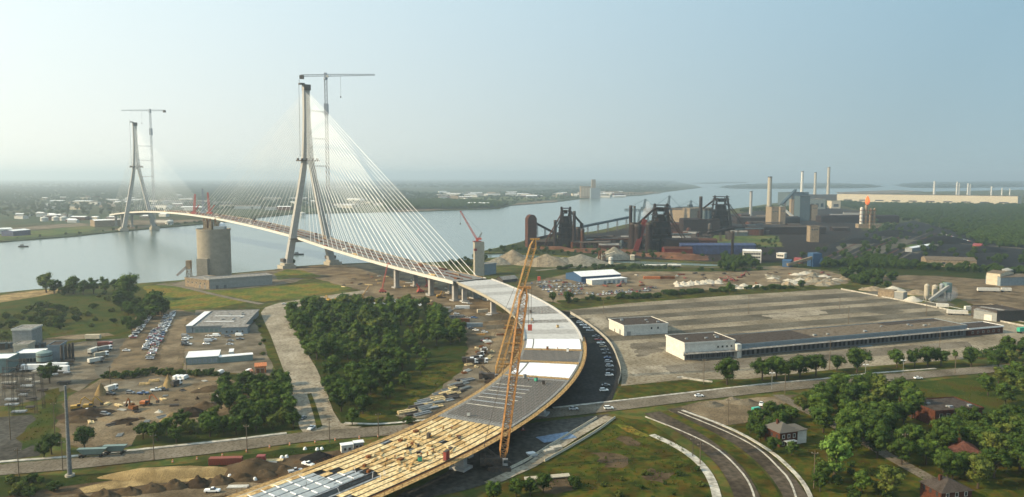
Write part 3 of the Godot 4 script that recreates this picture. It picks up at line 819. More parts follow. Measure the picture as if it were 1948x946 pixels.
	# grey metal pans between the girders of the bare end
	for c in 7:
		var v0 = -15.4 + c * 4.5
		for k in 20:
			var s = 57.0 + k * 0.62
			if v0 < -6.0 and s < 59.2 + (v0 + 16.0) * 0.04:
				continue
			if v0 > 12.0 or s > last - 0.7:
				continue
			if v0 > 3.0 and s < 57.9:
				continue
			st = mb()
			deck_sheet(st, s, s + 0.57, v0, v0 + 3.8, -0.3, -0.22)
			for j in 5:
				deck_sheet(st, s + 0.01, s + 0.56, v0 + 0.2 + j * 0.75, v0 + 0.5 + j * 0.75, -0.22, -0.14)
			var pan = build(st, "deck_pan", M.pan, root)
			st = mb()
			deck_sheet(st, s + 0.575, s + 0.615, v0 + 0.3, v0 + 3.5, -0.3, 0.02)
			build(st, "pan_edge", M.tarp, pan)
	for k in 14:
		st = mb()
		var p = deck_at(rng.randf_range(56.5, 60.5), -8.0 + rng.randf_range(-7.0, 16.0), -0.2)
		tube(st, p, p + Vector3(rng.randf_range(-0.8, 0.8), 2.1, rng.randf_range(-0.6, 0.6)), 0.07, 0.07, 5)
		build(st, "prop", M.tarp if k % 2 == 0 else M.dark_steel, root)
	# piers
	for s in [0.6, 9.0, 17.0, 25.5, 34.5, 43.0, 52.0, 61.0]:
		for v in [-11.0, 11.0]:
			st = mb()
			var p = deck_at(s, v)
			var i = int(s)
			var b = Basis(deck_n[i], Vector3.UP, deck_n[i].cross(Vector3.UP))
			box(st, Vector3(p.x, p.y * 0.5 - 2.2, p.z), Vector3(4.2, p.y - 4.3, 2.4), b)
			box(st, Vector3(p.x, 0.5, p.z), Vector3(7.0, 1.2, 6.0), b)
			build(st, "pier", M.new_concrete, root)
		st = mb()
		var p0 = deck_at(s, 0.0, -3.2)
		var i0 = int(s)
		box(st, p0, Vector3(32.0, 1.7, 2.8), Basis(deck_n[i0], Vector3.UP, deck_n[i0].cross(Vector3.UP)))
		build(st, "pier_cap", M.new_concrete, root)

# ---------------------------------------------------------------- the cable-stayed bridge
const AX := Vector3(0.6235, 0, 0.7818)      # along the bridge, towards the viaduct
const NX := Vector3(0.7818, 0, -0.6235)     # across it, to the right

func bridge_at(t, v, y):
	# t metres beyond the near tower towards the far bank, v to the right, y above the ground
	return Vector3(-252.5, 0, -967.0) - AX * t + NX * v + Vector3.UP * y

func deck_y(t):
	if t < 0:
		return 38.0 + (-t) * -0.0815 + pow(t, 2) * 0.0000745
	return 38.0 + 46.0 * (t / 855.0) * (1.0 - t / 855.0)

func tower_shape(st, t0, k0, k1, side):
	# one leg of the tower: half spacing, width across and along the bridge at heights k
	var prof = [[0.0, 29.5, 8.2, 7.4], [38.0, 22.0, 7.4, 6.6], [80.0, 13.6, 6.8, 6.0], [110.0, 7.8, 6.2, 5.8], [128.0, 4.8, 6.0, 5.6], [140.0, 3.7, 5.6, 5.6], [155.0, 3.0, 5.0, 5.4], [172.0, 2.4, 4.4, 5.2], [190.0, 2.0, 4.0, 5.0], [223.0, 1.9, 3.8, 5.0]]
	for i in range(k0, k1):
		var q = []
		for p in [prof[i], prof[i + 1]]:
			for c in [[-1, -1], [1, -1], [1, 1], [-1, 1]]:
				q.append(bridge_at(t0 + c[1] * p[3] * 0.5, side * p[1] + c[0] * p[2] * 0.5, p[0]))
		for e in 4:
			var j = (e + 1) % 4
			var mid = (q[0] + q[2]) * 0.5
			quad(st, q[e], q[j], q[4 + j], q[4 + e], (q[e] + q[j]) * 0.5 - mid)
		if i == k1 - 1:
			quad(st, q[4], q[5], q[6], q[7], Vector3.UP)

func make_bridge():
	var root = thing("cable_stayed_bridge", "long cable-stayed bridge with two tall inverted-Y concrete towers crossing the river", "bridge", Vector3.ZERO)
	for w in 2:
		var t0 = 855.0 * w
		var tw = Node3D.new()
		tw.name = "tower"
		root.add_child(tw, true)
		tw.set_meta("label", "near concrete tower standing on the bank" if w == 0 else "far hazy concrete tower across the river")
		for side in [-1, 1]:
			var st = mb()
			tower_shape(st, t0, 0, 4, side)
			build(st, "leg", M.tower_concrete, tw)
			st = mb()
			box(st, bridge_at(t0, side * 30.5, 1.5), Vector3(17, 5.0, 17), Basis(NX, Vector3.UP, AX))
			box(st, bridge_at(t0, side * 30.0, 5.0), Vector3(12, 3.0, 13), Basis(NX, Vector3.UP, AX))
			build(st, "pedestal", M.old_concrete, tw)
		var st = mb()
		tower_shape(st, t0, 4, 9, -1)
		tower_shape(st, t0, 4, 9, 1)
		box(st, bridge_at(t0, 0, 132), Vector3(6.0, 10.0, 7.0), Basis(NX, Vector3.UP, AX))
		build(st, "mast", M.tower_concrete, tw)
		st = mb()
		box(st, bridge_at(t0, 0, deck_y(t0) - 4.5), Vector3(40, 4.0, 6.5), Basis(NX, Vector3.UP, AX))
		build(st, "cross_beam", M.tower_concrete, tw)
		st = mb()
		box(st, bridge_at(t0, 0, 131.5), Vector3(24, 1.4, 15), Basis(NX, Vector3.UP, AX))
		for c in [-10, -4, 4, 10]:
			box(st, bridge_at(t0 + 6.0, c, 133.4), Vector3(2.2, 2.4, 2.2), Basis(NX, Vector3.UP, AX))
			box(st, bridge_at(t0 - 6.0, c, 133.2), Vector3(2.0, 2.0, 2.0), Basis(NX, Vector3.UP, AX))
		build(st, "work_platform", M.dark_steel, tw)
		st = mb()
		box(st, bridge_at(t0, 0.5, 220.5), Vector3(8.2, 7.0, 8.0), Basis(NX, Vector3.UP, AX))
		box(st, bridge_at(t0, -5.5, 224.6), Vector3(6.0, 1.8, 6.0), Basis(NX, Vector3.UP, AX))
		tube(st, bridge_at(t0, -8.5, 223), bridge_at(t0, -8.5, 230), 0.25)
		build(st, "climbing_form", M.dark_steel, tw)
		st = mb()
		tube(st, bridge_at(t0, -9.0, 224), bridge_at(t0, -9.6, 136), 0.22, 0.22, 4)
		build(st, "hoist_line", M.dark_steel, tw)
		if w == 0:
			st = mb()
			for c in [-1, 1]:
				box(st, bridge_at(t0 - 5.6, c * 23.5, 36.0), Vector3(8, 1.0, 5), Basis(NX, Vector3.UP, AX))
				box(st, bridge_at(t0 + 4.0, c * 29.5, 9.5), Vector3(11, 4.0, 10), Basis(NX, Vector3.UP, AX))
			build(st, "scaffold", M.dark_steel, tw)
	# deck in segments: slab, pale edge beams, site clutter on top
	var ts = []
	for k in 58:
		ts.append(-344.0 + k * (1040.0 + 344.0) / 57.0)
	var st = mb()
	var edge = [mb(), mb()]
	for k in ts.size() - 1:
		var a = ts[k]
		var b = ts[k + 1]
		var ya = deck_y(a)
		var yb = deck_y(b)
		quad(st, bridge_at(a, -18, ya), bridge_at(a, 18, ya), bridge_at(b, 18, yb), bridge_at(b, -18, yb), Vector3.UP)
		quad(st, bridge_at(a, -18, ya - 1.2), bridge_at(a, 18, ya - 1.2), bridge_at(b, 18, yb - 1.2), bridge_at(b, -18, yb - 1.2), Vector3.DOWN)
		for s in 2:
			var v0 = [-18.7, 17.6][s]
			var v1 = [-17.6, 18.7][s]
			quad(edge[s], bridge_at(a, v0, ya - 2.3), bridge_at(b, v0, yb - 2.3), bridge_at(b, v0, yb + 0.5), bridge_at(a, v0, ya + 0.5), -NX)
			quad(edge[s], bridge_at(a, v1, ya - 2.3), bridge_at(b, v1, yb - 2.3), bridge_at(b, v1, yb + 0.5), bridge_at(a, v1, ya + 0.5), NX)
			quad(edge[s], bridge_at(a, v0, ya + 0.5), bridge_at(b, v0, yb + 0.5), bridge_at(b, v1, yb + 0.5), bridge_at(a, v1, ya + 0.5), Vector3.UP)
			quad(edge[s], bridge_at(a, v0, ya - 2.3), bridge_at(b, v0, yb - 2.3), bridge_at(b, v1, yb - 2.3), bridge_at(a, v1, ya - 2.3), Vector3.DOWN)
	var dk = build(st, "deck", M.deck_grey, root)
	for s in 2:
		build(edge[s], "edge_beam", M.white_wall, dk)
	# fascia panels and cross beams
	for k in 60:
		st = mb()
		var t = -335.0 + k * 23.0
		if t > 1030:
			break
		box(st, bridge_at(t, 0, deck_y(t) - 1.6), Vector3(35.0, 1.0, 1.2), Basis(NX, Vector3.UP, AX))
		build(st, "cross_girder", M.grey_steel, dk)
	# barriers along the middle, stacks, machines and rails on the unfinished deck
	for k in 70:
		st = mb()
		var t = -340.0 + k * 18.4
		var p = [-8.0, 8.0, -15.5, 15.0][k % 4]
		var q = Vector3(1.0 + rng.randf() * 2.2, 0.8 + rng.randf() * 1.2, 4.0 + rng.randf() * 9.0)
		box(st, bridge_at(t + rng.randf() * 10.0, p + rng.randf_range(-2.0, 2.0), deck_y(t) + q.y * 0.5), q, Basis(NX, Vector3.UP, AX))
		build(st, "deck_load", M[["rust_steel", "tan_wall", "plywood", "brick", "white_wall", "rust_steel", "container_red", "dark_steel"][k % 8]], dk)
	for v in [-17.3, -5.0, 5.0, 17.3]:
		st = mb()
		for k in 55:
			var a = -340.0 + k * 23.0
			var b = a + 20.0
			quad(st, bridge_at(a, v - 0.3, deck_y(a)), bridge_at(b, v - 0.3, deck_y(b)), bridge_at(b, v - 0.15, deck_y(b) + 0.9), bridge_at(a, v - 0.15, deck_y(a) + 0.9), -NX)
			quad(st, bridge_at(a, v + 0.3, deck_y(a)), bridge_at(b, v + 0.3, deck_y(b)), bridge_at(b, v + 0.15, deck_y(b) + 0.9), bridge_at(a, v + 0.15, deck_y(a) + 0.9), NX)
			quad(st, bridge_at(a, v - 0.15, deck_y(a) + 0.9), bridge_at(b, v - 0.15, deck_y(b) + 0.9), bridge_at(b, v + 0.15, deck_y(b) + 0.9), bridge_at(a, v + 0.15, deck_y(a) + 0.9), Vector3.UP)
		build(st, "barrier_line", M.brick if absf(v) < 6 else M.tan_wall, dk)
	# stay cables, each a part
	var cable = CylinderMesh.new()
	cable.top_radius = 0.19
	cable.bottom_radius = 0.19
	cable.height = 1.0
	cable.radial_segments = 6
	cable.rings = 1
	for w in 2:
		for dirn in [-1, 1]:
			for k in 25:
				var u = float(k) / 24.0
				var away = lerpf(42.0, 330.0, u) if (w == 0 and dirn < 0) or (w == 1 and dirn > 0) else lerpf(40.0, 408.0, u)
				var t = 855.0 * w + dirn * away
				if w == 1 and dirn > 0 and away > 180.0:
					continue
				for side in [-1, 1]:
					var a = bridge_at(855.0 * w, side * 1.6, lerpf(142.0, 216.0, pow(u, 0.85)))
					var b = bridge_at(t, side * 17.2, deck_y(t) + 0.6)
					var o = MeshInstance3D.new()
					o.mesh = cable
					o.material_override = M.cable_white
					o.name = "stay_cable"
					root.add_child(o, true)
					var q = aim(b - a)
					var thin = (1.0 if dirn < 0 else 0.62) if w == 0 else 0.6
					o.transform = Transform3D(Basis(q.x * thin, q.y * a.distance_to(b), q.z * thin), (a + b) * 0.5)
	# side-span piers under the near end and the far end
	for q in [[-232.0, 11.0], [-232.0, -11.0], [-296.0, 11.0], [-296.0, -11.0], [-336.0, 11.0], [-336.0, -11.0], [960.0, 10.0], [960.0, -10.0], [1020.0, 10.0], [1020.0, -10.0]]:
		st = mb()
		var y = deck_y(q[0]) - 2.3
		box(st, bridge_at(q[0], q[1], y * 0.5), Vector3(4.6, y, 3.2), Basis(NX, Vector3.UP, AX))
		box(st, bridge_at(q[0], q[1], 0.6), Vector3(8, 1.4, 7), Basis(NX, Vector3.UP, AX))
		build(st, "pier", M.tower_concrete, root)

# ---------------------------------------------------------------- buildings
func bld(n, label, cat, a, b, depth, h, wall, roof, o = {}):
	# front wall from a to b, depth behind it; local x along the front, +z out of it
	var d = b - a
	var ln = d.length()
	var root = thing(n, label, cat, a, atan2(-d.z, d.x), o.get("group", ""))
	var st = mb()
	bx(st, 0, ln, -0.3, h, -depth, 0)
	var w = build(st, "wall", M[wall], root)
	if o.has("gable"):
		st = mb()
		var g = o.gable
		var e = 0.5
		if o.get("ridge_across", false):
			for s in [[-e, ln * 0.5], [ln + e, ln * 0.5]]:
				quad(st, Vector3(s[0], h - 0.1, e), Vector3(s[1], h + g, e), Vector3(s[1], h + g, -depth - e), Vector3(s[0], h - 0.1, -depth - e), Vector3.UP)
			for z in [0.02, -depth - 0.02]:
				tri(w_tool(root, wall), Vector3(0, h, z), Vector3(ln, h, z), Vector3(ln * 0.5, h + g, z), Vector3(0, 0, z + 0.1))
		else:
			for s in [[e, -depth * 0.5], [-depth - e, -depth * 0.5]]:
				quad(st, Vector3(-e, h - 0.1, s[0]), Vector3(-e, h + g, s[1]), Vector3(ln + e, h + g, s[1]), Vector3(ln + e, h - 0.1, s[0]), Vector3.UP)
			for x in [0.02, ln - 0.02]:
				tri(w_tool(root, wall), Vector3(x, h, 0), Vector3(x, h, -depth), Vector3(x, h + g, -depth * 0.5), Vector3(x - 1.0, 0, 0))
		flush_tools(root)
		build(st, "roof", M[roof], root)
	else:
		st = mb()
		bx(st, -0.2, ln + 0.2, h, h + 0.3, -depth - 0.2, 0.2)
		var rf = build(st, "roof", M[roof], root)
		if o.get("parapet", true):
			st = mb()
			var pm = o.get("trim", wall)
			bx(st, -0.25, ln + 0.25, h - 0.4, h + 0.7, 0.2, 0.45)
			bx(st, -0.25, ln + 0.25, h - 0.4, h + 0.7, -depth - 0.45, -depth - 0.2)
			bx(st, -0.45, -0.2, h - 0.4, h + 0.7, -depth - 0.45, 0.45)
			bx(st, ln + 0.2, ln + 0.45, h - 0.4, h + 0.7, -depth - 0.45, 0.45)
			build(st, "parapet", M[pm], rf)
		for k in o.get("vents", 0):
			st = mb()
			var p = Vector3(rng.randf_range(0.1, 0.9) * ln, h + 0.3, -rng.randf_range(0.2, 0.85) * depth)
			var s = rng.randf_range(0.6, 1.2)
			bx(st, p.x - s, p.x + s, p.y, p.y + s * 0.9, p.z - s * 0.7, p.z + s * 0.7)
			build(st, "roof_vent", M.galvanised if k % 2 == 0 else M.grey_wall, rf)
	for q in o.get("windows", []):
		# [face, count, y, width, height, from, to, name, material]
		var face = q[0]
		for k in q[1]:
			var u = lerpf(q[5], q[6], (k + 0.5) / q[1])
			st = mb()
			var fs = mb()
			var m = 0.14
			if face == "f":
				bx(st, u * ln - q[3] * 0.5, u * ln + q[3] * 0.5, q[2], q[2] + q[4], 0.0, 0.05)
				bx(fs, u * ln - q[3] * 0.5 - m, u * ln + q[3] * 0.5 + m, q[2] - m, q[2], 0.0, 0.12)
				bx(fs, u * ln - q[3] * 0.5 - m, u * ln + q[3] * 0.5 + m, q[2] + q[4], q[2] + q[4] + m, 0.0, 0.12)
				for sx in [-1, 1]:
					bx(fs, u * ln + sx * (q[3] * 0.5) - 0.07, u * ln + sx * (q[3] * 0.5) + 0.07, q[2] - 0.05, q[2] + q[4] + 0.05, 0.0, 0.11)
			else:
				var x0 = -0.05 if face == "l" else ln
				bx(st, x0, x0 + 0.05, q[2], q[2] + q[4], -u * depth - q[3] * 0.5, -u * depth + q[3] * 0.5)
				bx(fs, x0 - 0.05, x0 + 0.1, q[2] - m, q[2], -u * depth - q[3] * 0.5 - m, -u * depth + q[3] * 0.5 + m)
				bx(fs, x0 - 0.05, x0 + 0.1, q[2] + q[4], q[2] + q[4] + m, -u * depth - q[3] * 0.5 - m, -u * depth + q[3] * 0.5 + m)
				for sx in [-1, 1]:
					bx(fs, x0 - 0.04, x0 + 0.09, q[2] - 0.05, q[2] + q[4] + 0.05, -u * depth + sx * q[3] * 0.5 - 0.07, -u * depth + sx * q[3] * 0.5 + 0.07)
			var pane = build(st, q[7] if q.size() > 7 else "window", M[q[8] if q.size() > 8 else "window_dark"], root)
			if pane.name.begins_with("window") or pane.name.begins_with("door"):
				build(fs, "frame", M[o.get("frame", "kerb")], pane)
	return root

var tools := {}
func w_tool(root, wall):
	if not tools.has(wall):
		tools[wall] = mb()
	return tools[wall]

func flush_tools(root):
	for k in tools:
		build(tools[k], "gable_wall", M[k], root)
	tools.clear()

func cyl_thing(n, label, cat, at, r0, r1, h, m, group = "", bands = 0, cap = "", sides = 20):
	var root = thing(n, label, cat, at, 0.0, group)
	var st = mb()
	lathe(st, Vector3.ZERO, [r0, -0.3, r1, h, r1 * 0.86, h, r1 * 0.86, h - r1 * 0.5, 0.01, h - r1 * 0.5] if cap == "" else [r0, -0.3, r1, h, 0.01, h + r1 * 0.35], sides)
	build(st, "shaft", M[m], root)
	for k in bands:
		st = mb()
		var y = h * (k + 1.0) / (bands + 0.6)
		var r = lerpf(r0, r1, y / h) + 0.12
		lathe(st, Vector3.ZERO, [r - 0.2, y - 0.3, r, y - 0.3, r, y + 0.3, r - 0.2, y + 0.3], sides)
		build(st, "band", M[cap if cap != "" and cap != "dome" else "dark_steel"], root)
	return root

func make_buildings():
	# ---- long goods terminal with loading docks
	var a = Vector3(105.4, 0, -467.3)
	var b = Vector3(138.5, 0, -476.3)
	var e = Vector3(320.7, 0, -541.4)
	var r = bld("warehouse", "tall white end block of the long loading-dock warehouse", "warehouse", a, b, 25.0, 10.4, "white_wall", "dark_roof", {"vents": 4, "windows": [["f", 4, 6.6, 1.3, 1.1, 0.62, 0.98]]})
	var ln = (b - a).length()
	var st = mb()
	bx(st, -0.6, ln, 4.4, 4.75, 0, 4.4)
	build(st, "canopy", M.grey_roof, r)
	st = mb()
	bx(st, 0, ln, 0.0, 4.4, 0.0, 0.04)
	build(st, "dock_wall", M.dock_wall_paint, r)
	for k in 9:
		st = mb()
		var x = 1.8 + k * (ln - 3.0) / 8.6
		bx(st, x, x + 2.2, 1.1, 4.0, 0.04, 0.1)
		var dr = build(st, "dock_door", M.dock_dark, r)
		st = mb()
		bx(st, x - 0.35, x, 0.9, 4.3, 0.04, 0.45)
		bx(st, x + 2.2, x + 2.55, 0.9, 4.3, 0.04, 0.45)
		build(st, "dock_seal", M.dock_pad, dr)
	for p in [[-0.4, 4.2], [-0.3, 5.6]]:
		st = mb()
		bx(st, p[0] - 1.1, p[0] + 0.4, 3.0, p[1], 0.2, 1.4)
		build(st, "wall_box", M.white_wall, r)
	r = bld("loading_dock_building", "very long low loading-dock building with blue-grey fascia behind the tree row", "warehouse", b + (e - b).normalized() * 0.5, e, 27.0, 7.2, "bluegrey_wall", "brown_roof", {"vents": 8, "trim": "bluegrey_wall"})
	ln = (e - b).length() - 0.5
	st = mb()
	bx(st, 0, ln, 4.9, 5.2, 0, 4.6)
	build(st, "canopy", M.grey_roof, r)
	st = mb()
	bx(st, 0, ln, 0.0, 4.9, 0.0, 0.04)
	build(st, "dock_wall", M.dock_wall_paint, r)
	for k in 52:
		st = mb()
		var x = 3.0 + k * (ln - 6.0) / 52.0
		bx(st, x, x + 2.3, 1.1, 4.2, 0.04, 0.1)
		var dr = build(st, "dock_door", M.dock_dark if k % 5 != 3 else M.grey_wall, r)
		st = mb()
		bx(st, x - 0.4, x, 0.9, 4.5, 0.04, 0.5)
		bx(st, x + 2.3, x + 2.7, 0.9, 4.5, 0.04, 0.5)
		build(st, "dock_seal", M.dock_pad, dr)
	st = mb()
	bx(st, -0.8, 2.4, 0, 8.6, -1.0, 3.2)
	build(st, "end_pier", M.white_wall, r)
	st = mb()
	bx(st, ln * 0.48, ln * 0.54, 0.2, 0.8, 3.6, 5.0)
	build(st, "dock_step", M.bluegrey_wall, r)
	for q in [[0.0, 0.33, -26.0, -0.5], [0.72, 0.99, -26.8, -19.0]]:
		st = mb()
		bx(st, ln * q[0], ln * q[1], 7.52, 7.6, q[2], q[3])
		build(st, "tar_patch", M.dark_roof, r)
	bld("brick_office", "low red brick office with dark roof at the far end of the loading docks", "office", Vector3(321.2, 0, -539.6), Vector3(352.5, 0, -550.6), 16.0, 5.0, "brick", "dark_roof", {"trim": "white_roof", "windows": [["f", 6, 1.6, 1.6, 1.4, 0.05, 0.95], ["l", 2, 1.6, 1.6, 1.4, 0.1, 0.9]]})
	bld("white_depot", "small flat white depot with dark roof standing alone on the concrete yard", "depot", Vector3(78.8, 0, -539.6), Vector3(111.4, 0, -548.8), 27.0, 7.2, "white_wall", "dark_roof", {"vents": 5, "windows": [["f", 2, 4.0, 1.3, 1.4, 0.55, 0.85], ["l", 1, 0.1, 3.2, 3.4, 0.1, 0.4, "door", "grey_wall"], ["l", 1, 0.1, 1.1, 2.2, 0.5, 0.7, "door", "window_dark"], ["f", 1, 0.1, 3.0, 3.0, 0.02, 0.2, "door", "grey_wall"]]})
	# ---- depot in the left yard
	bld("flat_roofed_depot", "wide grey flat-roofed depot beside the dirt car park", "depot", Vector3(-229.1, 0, -550.6), Vector3(-194.1, 0, -556.3), 66.0, 4.4, "bluegrey_wall", "grey_roof", {"vents": 9, "trim": "grey_wall", "windows": [["f", 5, 0.2, 2.6, 2.8, 0.03, 0.5, "door", "green_wall"]]})
	bld("depot_canopy_wing", "long narrow white-roofed wing along the left side of the grey depot", "wing", Vector3(-233.7, 0, -549.9), Vector3(-229.5, 0, -550.6), 60.0, 5.2, "bluegrey_wall", "white_roof", {"parapet": false})
	bld("depot_front_bay", "pale front bay projecting from the grey depot towards parked cars", "annex", Vector3(-206.6, 0, -545), Vector3(-188.9, 0, -547.8), 9.0, 4.9, "bluegrey_wall", "grey_roof", {"parapet": false, "windows": [["f", 4, 1.4, 1.3, 1.2, 0.1, 0.9]]})
	for q in [[18.0, "white_roof"], [40.0, "white_roof"]]:
		var o = thing("roof_walkway", "white walkway crossing the depot roof" if q[0] > 30 else "white gutter strip along the near part of the depot roof", "walkway", Vector3(-229.1, 0, -550.6) + Vector3(1.0, 5.2, -q[0]))
		st = mb()
		bx(st, 0, 22, -0.2, 0.1, -0.8, 0.8)
		build(st, "walkway_slab", M.white_roof, o)
		st = mb()
		for k in 6:
			bx(st, 1 + k * 4.0, 1.2 + k * 4.0, -0.5, -0.2, -0.5, 0.5)
		build(st, "bearer", M.grey_steel, o)
	bld("white_roofed_shed", "long low shed with bright white roof in front of the grey depot", "shed", Vector3(-194, 0, -454.7), Vector3(-176.5, 0, -459.9), 17.0, 4.4, "green_wall", "white_roof", {"parapet": false, "windows": [["f", 6, 1.0, 2.2, 2.2, 0.04, 0.96, "door", "bluegrey_wall"]]})
	bld("white_roofed_lean_to", "narrow white-roofed lean-to continuing right of the long shed", "shed", Vector3(-176.2, 0, -459.9), Vector3(-158.4, 0, -467.3), 5.0, 3.6, "green_wall", "white_roof", {"parapet": false})
	bld("stub_block", "short white block sticking up behind the lean-to roof", "shed", Vector3(-173.9, 0, -470), Vector3(-171.6, 0, -470.7), 9.0, 4.4, "white_wall", "white_roof", {"parapet": false})
	bld("orange_shed", "small bright orange shed beside the wide concrete road", "shed", Vector3(-146.4, 0, -435.4), Vector3(-140.9, 0, -437.2), 7.0, 4.2, "orange", "orange", {"gable": 1.2, "windows": [["f", 2, 0.1, 2.4, 2.6, 0.1, 0.8, "door", "rust_steel"]]})
	# ---- power plant on the left edge
	bld("turbine_hall", "tall pale windowless hall of the small power plant", "hall", Vector3(-317.7, 0, -487.2), Vector3(-306.2, 0, -488.7), 14.0, 14.9, "grey_wall", "grey_roof", {"trim": "white_wall"})
	bld("plant_annex", "low pale annex against the tall power plant hall", "annex", Vector3(-309.6, 0, -475.6), Vector3(-301.7, 0, -477), 10.0, 7.5, "cream_wall", "grey_roof", {"windows": [["f", 3, 2.0, 1.8, 1.6, 0.1, 0.9]]})
	bld("control_building", "long dark-sided control building with pale roof edge in the power plant", "building", Vector3(-294.8, 0, -452.7), Vector3(-280.7, 0, -455.3), 13.0, 7.0, "bluegrey_wall", "white_roof", {"windows": [["f", 7, 2.2, 2.0, 2.2, 0.03, 0.97]]})
	bld("edge_building", "flat-roofed teal building cut by the left picture edge", "building", Vector3(-300.3, 0, -434.3), Vector3(-288.1, 0, -436.6), 14.0, 8.0, "green_wall", "white_roof", {})
	bld("plant_block", "dark boxy filter house right of the control building", "building", Vector3(-280.2, 0, -461.9), Vector3(-274, 0, -463.2), 12.0, 10.0, "bluegrey_wall", "dark_roof", {})
	cyl_thing("storage_tank", "short pale cylindrical tank in front of the power plant filter house", "tank", Vector3(-277, 0, -452.7), 4.2, 4.2, 8.5, "green_wall", "", 2, "dome")
	for q in [[-272, -461.9], [-271, -464.6], [-270.3, -467.3], [-269.9, -470]]:
		cyl_thing("cooling_stack", "slim dark exhaust stack in the row beside the power plant", "stack", spot(q[0], q[1]), 0.8, 0.7, 10.5, "dark_steel", "exhaust stacks beside the power plant", 1, "", 10)
	var tk = 0
	for q in [[-330.9, -497.8, 9], [-330.5, -502.5, 7], [-303.1, -461.9, 6], [-283.9, -441.5, 5], [-291.4, -464.6, 7], [-306.3, -493.2, 8], [-306.6, -499.3, 8], [-297.5, -493.2, 7]]:
		var o = thing("transformer", ordinal(tk) + " finned grey transformer from the left in the power plant yard", "transformer", spot(q[0], q[1]), 0.1, "transformers in the power plant yard")
		tk += 1
		st = mb()
		bx(st, -2, 2, 0, q[2] * 0.5, -1.5, 1.5)
		build(st, "tank", M.teal_steel, o)
		st = mb()
		for k in 6:
			bx(st, -1.8 + k * 0.7, -1.6 + k * 0.7, 0.4, q[2] * 0.45, 1.5, 2.3)
		build(st, "fins", M.dark_steel, o)
		for k in 3:
			st = mb()
			tube(st, Vector3(-1.2 + k * 1.2, q[2] * 0.5, 0), Vector3(-1.4 + k * 1.4, q[2] * 0.5 + 1.8, 0), 0.18, 0.1, 6)
			build(st, "bushing", M.tan_wall, o)
	# ---- cement silo on the wharf
	r = thing("cement_silo", "huge round concrete silo with machinery on top on the wharf", "silo", Vector3(-325.9, 0, -847))
	st = mb()
	lathe(st, Vector3.ZERO, [17.4, -0.3, 17.4, 55.0, 16.8, 55.0, 16.8, 54.2, 0.01, 54.2], 40)
	build(st, "drum", M.silo_concrete, r)
	st = mb()
	lathe(st, Vector3.ZERO, [17.5, 53.6, 17.9, 53.6, 17.9, 55.4, 17.5, 55.4], 40)
	build(st, "rim", M.silo_concrete, r)
	st = mb()
	bx(st, -10.5, 1.0, 0, 24.5, 13.5, 23.0)
	build(st, "lift_shaft", M.silo_concrete, r)
	for q in [[-10, 2, 6, 9.5, -3, 3], [-3.5, -1, 2, 9, -2, 4], [1, 3, 3.5, 8.0, -4, 1], [-6, 4, 0, 2.0, -6, 6]]:
		st = mb()
		bx(st, q[0], q[0] + absf(q[1]) + 2.0, 54.3, 54.3 + q[3] , q[4], q[5])
		build(st, "head_house", M.tan_wall, r)
	for q in [[-9.5, 1], [-6.0, 1], [-2.5, 2], [2.5, 0]]:
		st = mb()
		lattice(st, Vector3(q[0], 54.3, q[1]), Vector3(q[0], 66.5, q[1]), 1.6, 1.2, 6, 0.2)
		build(st, "frame_leg", M.rust_steel, r)
	st = mb()
	lathe(st, Vector3(8, 54.2, -4), [4.2, 0, 4.2, 4.0, 3.4, 6.2, 1.6, 7.6, 0.01, 8.0], 18)
	build(st, "dome", M.white_roof, r)
	st = mb()
	bx(st, 3, 15, 54.2, 58.0, 1, 8)
	build(st, "plant_room", M.bluegrey_wall, r)
	bld("wharf_store", "low flat concrete store at the foot of the round silo", "store", Vector3(-300.8, 0, -767.2), Vector3(-249.6, 0, -803.2), 22.0, 9.5, "grey_wall", "grey_roof", {"windows": [["f", 2, 0.1, 3.0, 3.6, 0.05, 0.3, "door", "dock_dark"]]})
	bld("wharf_office", "low brown-sided block left of the silo's flat store", "store", Vector3(-334.7, 0, -789.5), Vector3(-301.3, 0, -767.2), 24.0, 8.6, "tan_wall", "grey_roof", {"windows": [["f", 5, 4.4, 2.4, 1.4, 0.05, 0.9], ["f", 2, 0.1, 2.6, 3.2, 0.5, 0.95, "door", "dock_dark"]]})
	r = thing("ship_loader", "rusty ship loader gantry at the water's edge beside the silo", "loader", Vector3(-352.4, 0, -842.6))
	st = mb()
	lattice(st, Vector3(0, 0, 0), Vector3(0, 21, 0), 5.0, 3.0, 7, 0.35)
	build(st, "gantry", M.tan_wall, r)
	st = mb()
	bx(st, -2.4, 2.4, 12, 21, -2.4, 2.4)
	build(st, "cab_house", M.tan_wall, r)
	st = mb()
	lattice(st, Vector3(0, 16, 0), Vector3(-11, 5, 6), 2.0, 1.4, 6, 0.22)
	build(st, "boom", M.rust_steel, r)
	# ---- concrete tower beside the viaduct
	r = thing("concrete_pier_tower", "tall rectangular raw concrete tower beside the viaduct's far end", "tower", Vector3(-37.7, 0, -878.9), 0.25)
	st = mb()
	bx(st, -5.5, 5.5, -0.3, 38.4, -4.5, 4.5)
	build(st, "shaft", M.old_concrete, r)
	st = mb()
	for k in 7:
		bx(st, -5.58, 5.58, 4.0 + k * 4.2, 4.15 + k * 4.2, -4.58, 4.58)
	build(st, "joint_band", M.old_concrete, r)
	st = mb()
	bx(st, -6.4, -3.2, 28.4, 31.0, 3.0, 5.6)
	bx(st, -6.5, 2.5, 38.4, 38.4 + 1.0, -3, 3)
	build(st, "work_platform", M.machine_red, r)
	bld("site_shed", "blue-grey shed at the foot of the raw concrete tower", "shed", Vector3(-31.1, 0, -878.9), Vector3(-18.2, 0, -893.3), 12.0, 12.0, "bluegrey_wall", "grey_roof", {})
